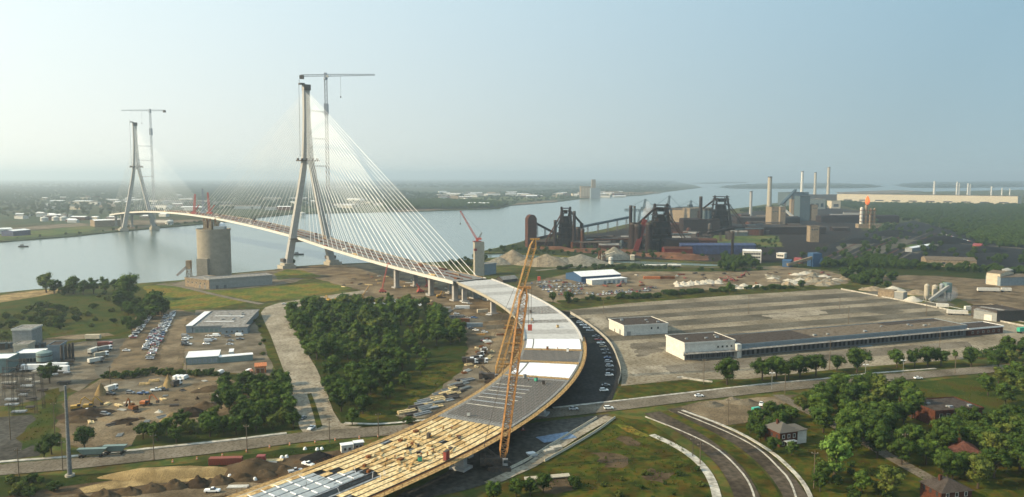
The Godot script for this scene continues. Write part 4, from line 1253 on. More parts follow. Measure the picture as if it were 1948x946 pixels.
	r = bld("vaulted_shelter", "low arched shelter right behind the viaduct parapet", "shelter", Vector3(-9.5, 0, -817.3), Vector3(6.2, 0, -829.7), 12.0, 3.0, "dark_steel", "grey_roof", {"gable": 3.0})
	# ---- scrap yard shed and far buildings
	bld("blue_gabled_shed", "blue gabled shed with white metal roof in the scrap yard", "shed", Vector3(73.5, 0, -817.3), Vector3(118.2, 0, -838.3), 34.0, 6.5, "machine_blue", "white_roof", {"gable": 3.5})
	bld("white_front_shed", "white lean-to with pale wall in front of the blue gabled shed", "shed", Vector3(82.6, 0, -797.3), Vector3(121.9, 0, -817.3), 11.0, 5.0, "white_wall", "white_roof", {"parapet": false, "windows": [["f", 5, 0.2, 3.0, 3.4, 0.3, 0.95, "door", "bluegrey_wall"]]})
	bld("white_office_block", "three-storey white office block with rows of windows near the ironworks", "office", Vector3(301.1, 0, -1009), Vector3(323.1, 0, -1002.8), 26.0, 15.0, "white_wall", "white_roof", {"windows": [["f", 7, 2.2, 2.8, 2.0, 0.04, 0.96], ["f", 7, 6.6, 2.8, 2.0, 0.04, 0.96], ["f", 7, 11.0, 2.8, 2.0, 0.04, 0.96]]})
	bld("white_gatehouse", "small white gatehouse with dark window right of the office block", "gatehouse", Vector3(365, 0, -1068.2), Vector3(373.5, 0, -1061.3), 9.0, 6.5, "white_wall", "white_roof", {"windows": [["f", 3, 2.4, 2.6, 2.0, 0.1, 0.9]]})
	r = thing("blue_conveyor_house", "tall blue conveyor tower with sloping gallery in the aggregate yard", "tower", Vector3(378.9, 0, -967.3), 0.2)
	st = mb()
	bx(st, -6.5, 5.5, 0, 17.0, -6, 6)
	build(st, "tower_body", M.machine_blue, r)
	st = mb()
	box(st, Vector3(-22, 7.5, 3), Vector3(36, 3.2, 3.4), Basis(Vector3(0, 0, 1), 0.24))
	build(st, "gallery", M.tan_wall, r)
	st = mb()
	for k in 4:
		tube(st, Vector3(-34 + k * 8, 0, 3), Vector3(-34 + k * 8, 4.0 + k * 1.9, 3), 0.35)
	build(st, "trestle", M.dark_steel, r)
	st = mb()
	box(st, Vector3(8, 5.5, 5), Vector3(10, 8, 4), Basis(Vector3(0, 0, 1), -0.5))
	build(st, "chute", M.machine_blue, r)
	bld("red_plant_hut", "little red hut left of the blue conveyor tower", "hut", Vector3(365.4, 0, -1002.8), Vector3(371.3, 0, -996.7), 8.0, 6.0, "machine_red", "machine_red", {"gable": 1.5})
	bld("blue_plant_hut", "dark blue hut below the red hut in the aggregate yard", "hut", Vector3(336.1, 0, -961.6), Vector3(344.6, 0, -956), 10.0, 8.0, "machine_blue", "machine_blue", {"gable": 1.5})
	bld("long_tan_shed", "long low tan shed with grey roof right of the goods yard", "shed", Vector3(518.3, 0, -967.3), Vector3(571.4, 0, -950.4), 34.0, 8.5, "tan_wall", "brown_roof", {"gable": 3.0, "windows": [["f", 1, 3.5, 4.0, 2.5, 0.3, 0.4], ["f", 1, 3.5, 8.0, 2.5, 0.72, 0.84]]})
	bld("cream_mill_shed", "cream gabled shed standing on the tan field at right", "shed", Vector3(494.9, 0, -805.1), Vector3(501.8, 0, -793.4), 26.0, 12.5, "cream_wall", "brown_roof", {"gable": 2.0})
	bld("grey_mill_wing", "blue-grey wing joined to the right of the cream shed", "shed", Vector3(501.2, 0, -791.5), Vector3(535.8, 0, -797.3), 20.0, 9.0, "bluegrey_wall", "brown_roof", {"gable": 2.0})
	cyl_thing("field_silo", "grey cylindrical silo rising behind the cream shed", "silo", Vector3(537.8, 0, -838.3), 5.4, 5.4, 11.5, "grey_wall", "", 3, "dome")
	bld("smoky_plant_office", "dark flat-roofed building with one white door behind the trailer", "building", Vector3(374.4, 0, -593.2), Vector3(398.4, 0, -597.6), 26.0, 8.0, "dark_steel", "dark_roof", {})
	bld("grey_workshop", "grey workshop with a white door beside the dark flat-roofed building", "workshop", Vector3(365.8, 0, -608.8), Vector3(374.4, 0, -593.2), 22.0, 7.2, "grey_wall", "grey_roof", {"gable": 1.6, "windows": [["f", 1, 0.1, 6.0, 4.6, 0.5, 0.75, "door", "white_wall"]]})
	# concrete batching plant with its vapour
	r = thing("batching_plant", "concrete batching plant with slanting conveyor and tall silos beside the slab yard", "plant", Vector3(381.6, 0, -695), 0.1)
	for q in [[-8, 0, 2.2, 14.5, "old_concrete"], [2.5, -4, 2.4, 13.0, "old_concrete"], [7.5, -2, 2.0, 14.5, "galvanised"]]:
		st = mb()
		lathe(st, Vector3(q[0], 0, q[1]), [q[2] * 0.3, 1.0, q[2], 5.0, q[2], q[3], q[2] * 0.3, q[3] + 1.4, 0.01, q[3] + 1.5], 18)
		var si = build(st, "silo", M[q[4]], r)
		st = mb()
		for k in 4:
			var an = k * PI / 2 + 0.7
			tube(st, Vector3(q[0] + cos(an) * q[2], -0.2, q[1] + sin(an) * q[2]), Vector3(q[0] + cos(an) * q[2] * 0.9, 6, q[1] + sin(an) * q[2] * 0.9), 0.22)
		build(st, "leg_frame", M.grey_steel, si)
	st = mb()
	box(st, Vector3(2, 7.5, 3), Vector3(22, 2.4, 2.6), Basis(Vector3(0, 0, 1), 0.62))
	build(st, "conveyor", M.grey_wall, r)
	st = mb()
	bx(st, 9, 14, 8, 16.5, -3, 3)
	build(st, "mixer_house", M.green_wall, r)
	st = mb()
	for k in 4:
		bx(st, 9.2 + (k % 2) * 4.2, 9.7 + (k % 2) * 4.2, 0, 8, -2.8 + (k / 2) * 5.0, -2.3 + (k / 2) * 5.0)
	build(st, "stilts", M.grey_steel, r)
	bld("brown_bunker", "long brown aggregate bunker against the slab yard wall", "bunker", Vector3(341.9, 0, -719.7), Vector3(352, 0, -710.2), 9.0, 7.0, "tan_wall", "tan_wall", {"parapet": false})
	bld("grey_bunker", "short grey bunker right of the long brown bunker", "bunker", Vector3(349.5, 0, -704.1), Vector3(354.6, 0, -698), 8.0, 7.2, "grey_wall", "cream_wall", {"parapet": false})
	for q in [[376.3, -760, 12, 4.5, "pale heap of crushed stone left of the batching plant"], [387.1, -736, 13, 5.0, "grey heap of crushed stone just behind the bunkers"], [357.2, -763.6, 14, 4.0, "low pale heap by the corner of the slab yard"], [361.6, -695, 9, 5.0, "white heap against the batching plant's front wall"], [406.6, -653, 15, 5.0, "tan heap behind the grey workshop"], [412.3, -647.8, 12, 4.0, "smaller tan heap right of the grey workshop's heap"]]:
		mound("stone_heap", q[4], "heap", spot(q[0], q[1]), q[2], q[2] * 0.7, q[3], "gravel_pile" if q[2] > 12 else "rubble", 0.0, "stone heaps")
	for q in [[388.9, -692.1, 8, 3.0, 5.0], [398.2, -701, 7, 5.0, 5.0], [382, -686.2, 6, 2.2, 4.0], [402.8, -704.1, 5, 6.5, 4.0], [394.2, -698, 5, 4.5, 4.0]]:
		var fv = FogVolume.new()
		fv.name = numbered("vapour_puff")
		fv.shape = RenderingServer.FOG_VOLUME_SHAPE_ELLIPSOID
		fv.size = Vector3(q[2] * 2.0, q[3] * 2.0, q[4] * 2.0)
		var fm = FogMaterial.new()
		fm.density = 0.022
		fm.albedo = Color(0.95, 0.96, 0.98)
		fv.material = fm
		add_child(fv)
		fv.position = spot(q[0], q[1]) + Vector3.UP * (q[3] * 0.9)
		fv.set_meta("label", "white vapour drifting low beside the batching plant")
		fv.set_meta("category", "vapour")
		fv.set_meta("group", "vapour at the batching plant")
		fv.set_meta("kind", "stuff")
	# ---- houses bottom right
	house("brick_house", "red brick house with grey hipped roof and white side extension", Vector3(111, 0, -313.6), 0.35, 9.0, 10.0, 6.2, "brick", "shingle", true)
	house("white_house", "pale blue-white house with red roof almost hidden by trees", Vector3(171.4, 0, -292.5), -0.2, 10.0, 11.0, 5.6, "grey_wall", "red_roof", false)
	house("corner_house", "dark-roofed house cut by the bottom picture edge", Vector3(145.2, 0, -254.2), 0.2, 12.0, 10.0, 5.5, "brick", "dark_roof", false)
	bld("brick_block", "flat-roofed dark brick block among the trees at right", "building", Vector3(189.6, 0, -340.1), Vector3(213.9, 0, -345.3), 17.0, 7.0, "brick", "dark_roof", {"vents": 4, "trim": "brick", "windows": [["f", 6, 1.4, 1.6, 1.6, 0.05, 0.95], ["f", 6, 4.2, 1.6, 1.6, 0.05, 0.95]]})
	bld("site_cabin", "white site cabin beside the viaduct formwork", "cabin", Vector3(-69.2, 0, -306.9), Vector3(-64.8, 0, -308.7), 3.0, 3.0, "white_wall", "white_roof", {"parapet": false, "windows": [["f", 2, 1.0, 1.0, 1.0, 0.1, 0.9]]})
	bld("site_office", "grey site office joined behind the white cabin", "cabin", Vector3(-64.8, 0, -310.5), Vector3(-61.1, 0, -311.8), 3.0, 2.8, "grey_wall", "white_roof", {"parapet": false, "windows": [["f", 2, 1.0, 1.0, 1.0, 0.1, 0.9]]})

func spot(x, z):
	return Vector3(x, 0, z)

func house(n, label, at, yaw, w, d, h, wall, roof, extension):
	var r = thing(n, label, "house", at, yaw)
	var st = mb()
	bx(st, 0, w, -0.3, h, -d, 0)
	build(st, "wall", M[wall], r)
	st = mb()
	var e = 0.6
	var c = [Vector3(-e, h, e), Vector3(w + e, h, e), Vector3(w + e, h, -d - e), Vector3(-e, h, -d - e)]
	var p = Vector3(w * 0.5, h + 3.0, -d * 0.38)
	var q = Vector3(w * 0.5, h + 3.0, -d * 0.62)
	tri(st, c[0], c[1], p, Vector3(0, 1, 1))
	quad(st, c[1], c[2], q, p, Vector3(1, 1, 0))
	tri(st, c[2], c[3], q, Vector3(0, 1, -1))
	quad(st, c[3], c[0], p, q, Vector3(-1, 1, 0))
	quad(st, c[0], c[1], c[2], c[3], Vector3.DOWN)
	var rf = build(st, "roof", M[roof], r)
	st = mb()
	bx(st, w * 0.3, w * 0.3 + 0.9, h + 0.6, h + 3.9, -d * 0.6, -d * 0.6 + 0.9)
	build(st, "chimney", M.brick, rf)
	for k in 3:
		for y in [0.9, 3.7]:
			st = mb()
			var x = w * (0.2 + 0.3 * k)
			bx(st, x - 0.5, x + 0.5, y, y + 1.4, 0, 0.06)
			var wi = build(st, "window", M.window_dark, r)
			st = mb()
			bx(st, x - 0.65, x + 0.65, y - 0.15, y, 0, 0.14)
			bx(st, x - 0.65, x + 0.65, y + 1.4, y + 1.55, 0, 0.14)
			bx(st, x - 0.62, x - 0.5, y - 0.05, y + 1.45, 0, 0.13)
			bx(st, x + 0.5, x + 0.62, y - 0.05, y + 1.45, 0, 0.13)
			build(st, "frame", M.white_wall, wi)
	for k in 3:
		st = mb()
		var z = -d * (0.2 + 0.3 * k)
		bx(st, -0.06, 0, 3.6, 5.0, z - 0.5, z + 0.5)
		build(st, "window", M.window_dark, r)
	st = mb()
	bx(st, w * 0.44, w * 0.56, 0.2, 2.4, 0.0, 0.08)
	build(st, "door", M.white_wall, r)
	if extension:
		st = mb()
		bx(st, w, w + 5.5, -0.3, h - 0.5, -d * 0.85, -d * 0.1)
		build(st, "extension", M.white_wall, r)
		st = mb()
		bx(st, w - 0.1, w + 5.9, h - 0.5, h - 0.2, -d * 0.9, -d * 0.05)
		build(st, "extension_roof", M.shingle, r)
		st = mb()
		bx(st, w * 0.2, w * 0.8, 2.6, 2.8, 0, 2.4)
		for x in [w * 0.22, w * 0.78]:
			bx(st, x - 0.1, x + 0.1, 0, 2.6, 2.1, 2.3)
		build(st, "porch", M.white_wall, r)

# ---------------------------------------------------------------- the ironworks across the canal
func stack(label, at, r, h, m, bands = 0, group = "works chimneys"):
	var root = thing("chimney_stack", label, "chimney", at, 0.0, group)
	var st = mb()
	lathe(st, Vector3.ZERO, [r * 1.35, -0.3, r * 1.1, h * 0.4, r, h, r * 0.8, h, r * 0.8, h - 3.0, 0.01, h - 3.0], 18)
	build(st, "shaft", M[m], root)
	st = mb()
	lathe(st, Vector3.ZERO, [r, h - 3.0, r * 1.06, h - 3.0, r * 1.06, h + 0.05, r * 0.9, h + 0.05], 18)
	build(st, "cap", M.dark_steel, root)
	return root

func furnace(label, at, h, w, m, side = 1.0):
	# blast furnace: tapering shell in a frame, throat platforms, gas uptakes, downcomer, sloping skip bridge
	var r = thing("blast_furnace", label, "furnace", at)
	var st = mb()
	lathe(st, Vector3.ZERO, [w * 0.5, 0, w * 0.5, h * 0.3, w * 0.42, h * 0.45, w * 0.28, h * 0.7, w * 0.24, h * 0.78], 20)
	build(st, "shell", M[m], r)
	st = mb()
	for sx in [-1, 1]:
		for sz in [-1, 1]:
			lattice(st, Vector3(sx * w * 0.55, 0, sz * w * 0.5), Vector3(sx * w * 0.3, h * 0.97, sz * w * 0.3), 2.6, 2.0, 10, 0.45)
	build(st, "frame", M[m], r)
	for k in 6:
		st = mb()
		var y = h * (0.22 + 0.14 * k)
		var q = w * lerpf(0.72, 0.42, k / 5.0)
		bx(st, -q, q, y, y + 0.8, -q, q)
		build(st, "platform", M[m], r)
	st = mb()
	bx(st, -w * 0.34, w * 0.34, h * 0.12, h * 0.62, -w * 0.36, w * 0.36)
	build(st, "casing", M[m], r)
	for s in [-1, 1]:
		st = mb()
		tube(st, Vector3(s * w * 0.16, h * 0.72, 0), Vector3(s * w * 0.34, h * 0.98, 0), 1.4, 1.2, 8)
		tube(st, Vector3(s * w * 0.34, h * 0.96, 0), Vector3(s * w * 0.34, h + 2.0, 0), 1.8, 1.8, 8)
		build(st, "gas_uptake", M[m], r)
	st = mb()
	bx(st, -w * 0.42, w * 0.42, h - 1.0, h + 0.4, -w * 0.24, w * 0.24)
	bx(st, -w * 0.16, w * 0.12, h * 0.86, h * 0.95, -w * 0.2, w * 0.2)
	build(st, "top_house", M[m], r)
	st = mb()
	tube(st, Vector3(side * w * 0.3, h * 0.94, 0), Vector3(side * w * 1.25, h * 0.6, 2), 1.7, 1.7, 8)
	tube(st, Vector3(side * w * 1.25, h * 0.62, 2), Vector3(side * w * 1.25, h * 0.1, 2), 2.8, 3.2, 10)
	build(st, "downcomer", M[m], r)
	st = mb()
	lattice(st, Vector3(-side * w * 0.15, h * 0.93, 3), Vector3(-side * w * 1.7, 2.0, 8), 3.6, 4.4, 14, 0.5)
	build(st, "skip_bridge", M.rust_iron, r)
	return r

func shed(n, label, x, z, ln, dp, h, m, roof, yaw = 0.0, g = 2.5):
	var a = Vector3(x, 0, z)
	return bld(n, label, "shed", a, a + Vector3(cos(yaw), 0, -sin(yaw)) * ln, dp, h, m, roof, {"gable": g})

func conveyor(label, a, b, w, m, legs = 4):
	var r = thing("conveyor_gallery", label, "conveyor", Vector3(a.x, 0, a.z), 0.0, "conveyor galleries of the ironworks")
	var o = Vector3(a.x, 0, a.z)
	var st = mb()
	var d = b - a
	var q = aim(d)
	box(st, (a + b) * 0.5 - o, Vector3(w, d.length(), w), q)
	build(st, "gallery", M[m], r)
	for k in legs:
		var p = a.lerp(b, (k + 0.5) / legs)
		st = mb()
		lattice(st, Vector3(p.x, 0, p.z) - o, p - o + Vector3.DOWN * w * 0.4, 3.0, 2.0, 4, 0.35)
		build(st, "trestle", M.dark_steel, r)
	return r

func make_works():
	# silo with conveyor at the headland, first furnace
	var r = thing("coal_bunker_tower", "rust-brown round-topped bunker tower at the tip of the ironworks headland", "tower", Vector3(30.2, 0, -1237.2), 0.3)
	var h = 46.2
	var st = mb()
	bx(st, -7.5, 7.5, -0.3, h, -7, 7)
	build(st, "tower_body", M.rust_iron, r)
	st = mb()
	tube(st, Vector3(0, h - 1.0, -7.3), Vector3(0, h - 1.0, 7.3), 6.6, 6.6, 16)
	build(st, "round_top", M.rust_iron, r)
	conveyor("dark sloping conveyor from the bunker tower down to the first furnace", Vector3(33.6, 0, -1237.2) + Vector3.UP * (h - 6), Vector3(72.2, 0, -1237.2) + Vector3.UP * 20.0, 3.6, "black_iron", 3)
	furnace("black blast furnace nearest the river with skip bridge and tall flues", Vector3(85, 0, -1228), 62.5, 20.0, "black_iron", 1.0)
	stack("short dark flue left of the nearest-river furnace", Vector3(67.8, 0, -1218.9), 2.3, 43.9, "black_iron")
	stack("tall dark flue right of the nearest-river furnace", Vector3(96.9, 0, -1209.9), 2.4, 58.3, "black_iron")
	stack("stubby dark stove beside the tall flue of the first furnace", Vector3(104.2, 0, -1218.9), 4.0, 33.1, "black_iron")
	stack("rusty brown vessel right of the first furnace's stoves", Vector3(109.2, 0, -1201.1), 2.8, 31.8, "rust_iron")
	furnace("massive black middle blast furnace with red sloping gallery", Vector3(223.4, 0, -1167), 69.6, 27.0, "black_iron", -1.0)
	stack("tallest thin black flue left of the middle furnace", Vector3(178.2, 0, -1167), 2.4, 68.8, "black_iron")
	stack("thin grey flue just right of the tallest black flue", Vector3(189.1, 0, -1201.1), 1.8, 66.8, "teal_steel")
	for q in [[179.7, -1150.6, 5.0, 44.0], [185.4, -1142.6, 5.0, 42.0], [200.3, -1134.7, 4.6, 45.0]]:
		stack("fat black hot-blast stove at the middle furnace", Vector3(q[0], 0, q[1]), q[2], q[3], "black_iron", 0, "hot-blast stoves of the middle furnace")
	conveyor("dark red inclined gallery climbing to the middle furnace", Vector3(181, 0, -1134.7) + Vector3.UP * 3.0, Vector3(196.8, 0, -1150.6) + Vector3.UP * 48.0, 7.0, "red_iron", 2)
	shed("casting_house", "long dark casting house right of the middle furnace", 221.9, -1134.7, 52, 26, 19, "black_iron", "black_iron")
	shed("red_casting_shed", "dull red low shed at the foot of the middle furnace", 216, -1096.8, 40, 20, 10, "red_iron", "rust_iron")
	shed("dark_cast_house", "broad dark shed between the two nearer furnaces", 114.1, -1218.9, 78, 30, 14, "black_iron", "dark_roof")
	shed("dark_store", "low dark store left of the first furnace", 31.4, -1218.9, 44, 22, 10, "black_iron", "dark_roof")
	shed("blue_shed", "long low deep-blue shed right of the middle furnace", 244.7, -1119.2, 108, 26, 13, "blue_shed", "blue_shed")
	shed("brown_shed", "dark brown shed behind the deep-blue shed", 268, -1218.9, 55, 24, 12, "rust_iron", "rust_iron")
	for q in [[131.5, -1167, 30, 9, "grey shed with pale stripe in front of the dark broad shed"], [160.3, -1237.2, 40, 10, "brownish shed left of the tallest flue"], [185.7, -1316.5, 30, 9, "small pale-roofed shed behind the tallest flue"]]:
		shed("works_shed", q[4], q[0], q[1], q[2], 16, q[3], "rust_iron", "grey_roof")
	conveyor("very long dark conveyor gallery rising towards the middle furnace", Vector3(135.8, 0, -1495.8) + Vector3.UP * 16.0, Vector3(251.7, 0, -1644.9) + Vector3.UP * 27.0, 4.5, "teal_steel", 5)
	conveyor("low dark conveyor running behind the bunker tower", Vector3(22.5, 0, -1275.6) + Vector3.UP * 6.0, Vector3(81.1, 0, -1360) + Vector3.UP * 12.0, 4.0, "black_iron", 3)
	# third furnace, further away
	furnace("distant dark blast furnace with broad shoulders right of centre", Vector3(404.9, 0, -1509.5), 73.5, 34.0, "black_iron", -1.0)
	stack("dark flue left of the distant furnace", Vector3(362.8, 0, -1495.8), 3.0, 73.8, "black_iron")
	for q in [[370.9, -1495.8], [378, -1495.8]]:
		stack("teal stove with round top beside the distant furnace", Vector3(q[0], 0, q[1]), 5.4, 50.0, "teal_steel", 0, "teal stoves of the distant furnace")
	shed("far_cast_house", "dark blue-black shed left of the distant furnace", 327.4, -1482.3, 70, 40, 30, "black_iron", "black_iron")
	shed("stock_house", "long dark stock house right of the distant furnace", 420.3, -1509.5, 190, 40, 14, "black_iron", "dark_roof")
	shed("brown_far_shed", "low brown shed between the middle and the distant furnace", 303.4, -1523.4, 60, 40, 18, "rust_iron", "rust_iron")
	# ship unloaders along the river
	for q in [[305.6, -1806.8, 60, -0.3, "left lattice ship unloader on the works quay"], [378.3, -1889.4, 66, 0.2, "middle lattice ship unloader on the works quay"], [447.3, -1956.5, 52, 0.5, "right lattice ship unloader on the works quay"]]:
		var u = thing("ship_unloader", q[4], "unloader", Vector3(q[0], 0, q[1]), q[3], "ship unloaders on the quay")
		for s in [-1, 1]:
			st = mb()
			lattice(st, Vector3(s * 12, 0, 0), Vector3(s * 8, 34, 0), 4.0, 3.0, 8, 0.6)
			build(st, "leg", M.teal_steel, u)
		st = mb()
		lattice(st, Vector3(-44, 34, 0), Vector3(38, 34, 0), 5.0, 4.0, 18, 0.6)
		build(st, "boom", M.teal_steel, u)
		st = mb()
		lattice(st, Vector3(0, 34, 0), Vector3(4, q[2], 0), 5.0, 3.0, 6, 0.6)
		tube(st, Vector3(4, q[2], 0), Vector3(-40, 36, 0), 0.4)
		tube(st, Vector3(4, q[2], 0), Vector3(34, 36, 0), 0.4)
		bx(st, -6, 6, 34, 42, -4, 4)
		build(st, "apex_frame", M.teal_steel, u)
	bld("flat_pink_hall", "flat pinkish hall behind the distant flue", "hall", Vector3(432, 0, -1889.4), Vector3(505.5, 0, -1956.5), 60, 34, "tan_wall", "tan_wall", {})
	# steam over the middle furnace
	for q in [[211.5, -1237.2, 52, 6, 7], [214.9, -1237.2, 57, 7, 9], [217.4, -1237.2, 63, 6, 8], [215.7, -1237.2, 69, 4, 6], [219.9, -1237.2, 58, 5, 6]]:
		var fv = FogVolume.new()
		fv.name = numbered("steam_puff")
		fv.shape = RenderingServer.FOG_VOLUME_SHAPE_ELLIPSOID
		fv.size = Vector3(q[3] * 2.0, q[4] * 1.4, q[3] * 2.0)
		var fm = FogMaterial.new()
		fm.density = 0.05
		fm.albedo = Color(0.97, 0.97, 0.98)
		fv.material = fm
		add_child(fv)
		fv.position = Vector3(q[0], q[2], q[1])
		tag(fv, "white steam rising beside the middle blast furnace", "steam", "steam at the middle furnace")
		fv.set_meta("kind", "stuff")
	# trestle and conveyor right
	conveyor("dark conveyor bridge above the works meadow", Vector3(331.2, 0, -1316.5) + Vector3.UP * 16.0, Vector3(388.1, 0, -1360) + Vector3.UP * 22.0, 3.8, "black_iron", 3)
	stack("dark slim mast beside the conveyor bridge", Vector3(312.1, 0, -1096.8), 1.6, 35.1, "black_iron")
	# tall chimneys and tan towers
	stack("pale slim chimney at the left of the right-hand chimney group", Vector3(680.9, 0, -2218.7), 3.6, 70.3, "tower_concrete")
	stack("thick grey chimney left of the tan bunker towers", Vector3(797.1, 0, -2412.5), 6.2, 112, "old_concrete")
	stack("short faint chimney right of the thick grey chimney", Vector3(1032.4, 0, -2975), 4.0, 52.1, "grey_wall")
	stack("white slim chimney, first of the three tall ones", Vector3(1475.6, 0, -3970.1), 6.4, 138.6, "white_wall")
	stack("grey slim chimney, second of the three tall ones", Vector3(1580.2, 0, -4067.2), 6.0, 133.8, "old_concrete")
	stack("tallest grey chimney, third of the three tall ones", Vector3(1536.4, 0, -3789.2), 6.4, 157.7, "old_concrete")
	for q in [["wide tan bunker tower in front of the thick chimney", 589.9, -1768.1, 606.7, -1768.1, 40.0, 42.0, "tan_wall"], ["narrow tan bunker tower right of the wide one", 630.4, -1826.8, 642.7, -1826.8, 24.0, 40.0, "tan_wall"], ["tall tan block behind the sloping gallery", 790.3, -2189.4, 808.1, -2189.4, 30.0, 47.0, "tan_wall"], ["dark block behind the tan tower group", 732.5, -1979.9, 757.9, -1979.9, 40.0, 62.0, "teal_steel"], ["upper brown tower on the dark works ridge", 763.2, -1979.9, 778, -1979.9, 24.0, 40.0, "tan_wall"], ["lower reddish-brown tower on the green ground", 510.2, -1327.1, 525.5, -1327.1, 16.0, 27.0, "tan_wall"]]:
		bld("bunker_tower", q[0], "tower", Vector3(q[1], 0, q[2]), Vector3(q[3], 0, q[4]), q[5], q[6], q[7], "dark_roof", {"windows": [["f", 3, q[6] * 0.75, 3.0, 2.4, 0.1, 0.9]]})
	conveyor("dark gallery sloping up from the tan towers to the white chimney", Vector3(702.3, 0, -2028.4) + Vector3.UP * 40.0, Vector3(796.2, 0, -2189.4) + Vector3.UP * 74.0, 6.0, "teal_steel", 2)
	conveyor("pale gallery sloping down right of the tan towers", Vector3(682.9, 0, -1979.9) + Vector3.UP * 36.0, Vector3(691.5, 0, -1889.4) + Vector3.UP * 8.0, 4.5, "grey_wall", 2)
	bld("sinter_house", "tall dark sinter house below the white chimney", "building", Vector3(995.4, 0, -2776), Vector3(1075.2, 0, -2823.2), 60.0, 55.0, "teal_steel", "dark_roof", {})
	bld("pale_mill_hall", "pale hall with dark window bays below the tallest chimney", "hall", Vector3(1008.7, 0, -2643.3), Vector3(1081.2, 0, -2686.1), 40.0, 34.0, "cream_wall", "brown_roof", {"windows": [["f", 3, 8.0, 14.0, 12.0, 0.05, 0.95]]})
	bld("pale_mill_annex", "smaller pale hall right of the pale hall with bays", "hall", Vector3(1121.1, 0, -2730.3), Vector3(1152.4, 0, -2730.3), 40.0, 26.0, "cream_wall", "brown_roof", {"windows": [["f", 1, 6.0, 18.0, 10.0, 0.1, 0.9]]})
	shed("mill_roofs", "low dark roofs spreading behind the chimneys", 1359.5, -3624, 240, 90, 26, "dark_steel", "dark_roof")
	shed("long_dark_roofs", "long low dark roof in front of the tan towers", 534.9, -1847.2, 150, 40, 15, "black_iron", "dark_roof")
	shed("coke_battery", "long dark coke battery right of the brown towers", 751.6, -1889.4, 190, 34, 16, "black_iron", "black_iron")
	# burner tower with flame
	r = thing("flare_tower", "cluster of pale columns with an orange flame on top in the works", "flare stack", Vector3(770.1, 0, -1695.6))
	for q in [[-8, 0, 3.4, 44], [2, 0, 3.2, 50], [12, 0, 3.0, 42], [20, 0, 2.6, 42], [5, 14, 2.2, 30]]:
		st = mb()
		lathe(st, Vector3(q[0], 0, q[1]), [q[2], 0, q[2], q[3], 0.01, q[3] + 2.0], 14)
		var c = build(st, "column", M.tan_wall if q[0] != -8 else M.white_wall, r)
		st = mb()
		for k in 5:
			bx(st, q[0] - q[2] - 0.8, q[0] + q[2] + 0.8, 6.0 + k * 8.0, 6.8 + k * 8.0, q[1] - q[2] - 0.8, q[1] + q[2] + 0.8)
		build(st, "platform", M.rust_steel, c)
	st = mb()
	bx(st, -16, 34, 0, 9, -10, 6)
	build(st, "base_house", M.tan_wall, r)
	st = mb()
	lathe(st, Vector3(4, 0, 0), [1.6, 50, 4.4, 54, 5.2, 58, 4.0, 63, 1.8, 68, 0.01, 71], 14)
	var fl = StandardMaterial3D.new()
	fl.resource_name = "flame_glow"
	fl.albedo_color = Color(0.8, 0.35, 0.1)
	fl.emission_enabled = true
	fl.emission = Color(1.0, 0.6, 0.3)
	fl.emission_energy_multiplier = 0.28
	build(st, "flame", fl, r)
	var li = OmniLight3D.new()
	li.name = "flame_light"
	li.light_color = Color(1.0, 0.55, 0.2)
	li.light_energy = 60.0
	li.light_size = 5.0
	li.omni_range = 200.0
	li.omni_attenuation = 2.0
	li.shadow_enabled = true
	r.add_child(li)
	li.position = Vector3(4, 60, 9)
	# works gantries and small sheds scattered
	for q in [[620.8, -2105.8, "behind the long dark roofs"], [639.2, -2028.4, "left of the thick grey chimney"], [591.6, -1661.4, "below the tan bunker towers"], [590.5, -1597.1, "left of the lower brown tower"], [852, -2079.4, "above the coke battery"], [933.9, -2189.4, "left of the flare columns"], [825.7, -1889.4, "at the foot of the flare columns"], [539.7, -1768.1, "in front of the long dark roofs"], [520.2, -1597.1, "on the works meadow's upper edge"], [660.8, -1597.1, "right of the lower brown tower"]]:
		shed("small_works_shed", "small dark works shed " + q[2], q[0], q[1], rng.randf_range(24, 46), rng.randf_range(14, 24), rng.randf_range(6, 12), ["black_iron", "rust_iron", "grey_wall"][rng.randi() % 3], ["dark_roof", "grey_roof", "brown_roof"][rng.randi() % 3], rng.randf_range(-0.3, 0.3))
	# vessels, pipe bridges and low sheds that crowd the furnaces
	var area = [33.4, -1201.1, 117.7, -1275.6, 201.7, -1316.5, 306.4, -1430.8, 460.7, -1597.1, 569.1, -1661.4, 527, -1537.6, 413.1, -1430.8, 273.6, -1237.2, 243.4, -1134.7, 163.2, -1167, 69.1, -1183.8]
	for p in scatter(area, 17.0, 60):
		var k = rng.randi() % 3
		var o = thing(["gas_vessel", "pipe_bridge", "low_works_shed"][k], ["dark upright gas vessel", "dark pipe bridge on trestles", "low dark works shed"][k] + ", " + where_in(p, area) + " of the crowded furnace ground", ["vessel", "pipe bridge", "shed"][k], Vector3(p.x, 0, p.y), rng.randf_range(-0.4, 0.4), "small plant crowding the furnaces")
		var mm = M[["black_iron", "rust_iron", "teal_steel", "dark_steel"][rng.randi() % 4]]
		st = mb()
		if k == 0:
			var r0 = rng.randf_range(2.0, 4.5)
			var h0 = rng.randf_range(10.0, 26.0)
			lathe(st, Vector3.ZERO, [r0 * 0.5, 0, r0 * 0.5, 3.0, r0, 5.0, r0, h0 - 3.0, r0 * 0.4, h0, 0.01, h0], 14)
			build(st, "shell", mm, o)
			st = mb()
			lathe(st, Vector3.ZERO, [r0, h0 * 0.6, r0 + 1.0, h0 * 0.6, r0 + 1.0, h0 * 0.6 + 0.4, r0, h0 * 0.6 + 0.4], 14)
			build(st, "gallery", M.dark_steel, o)
		elif k == 1:
			var w = rng.randf_range(30.0, 60.0)
			var y = rng.randf_range(9.0, 18.0)
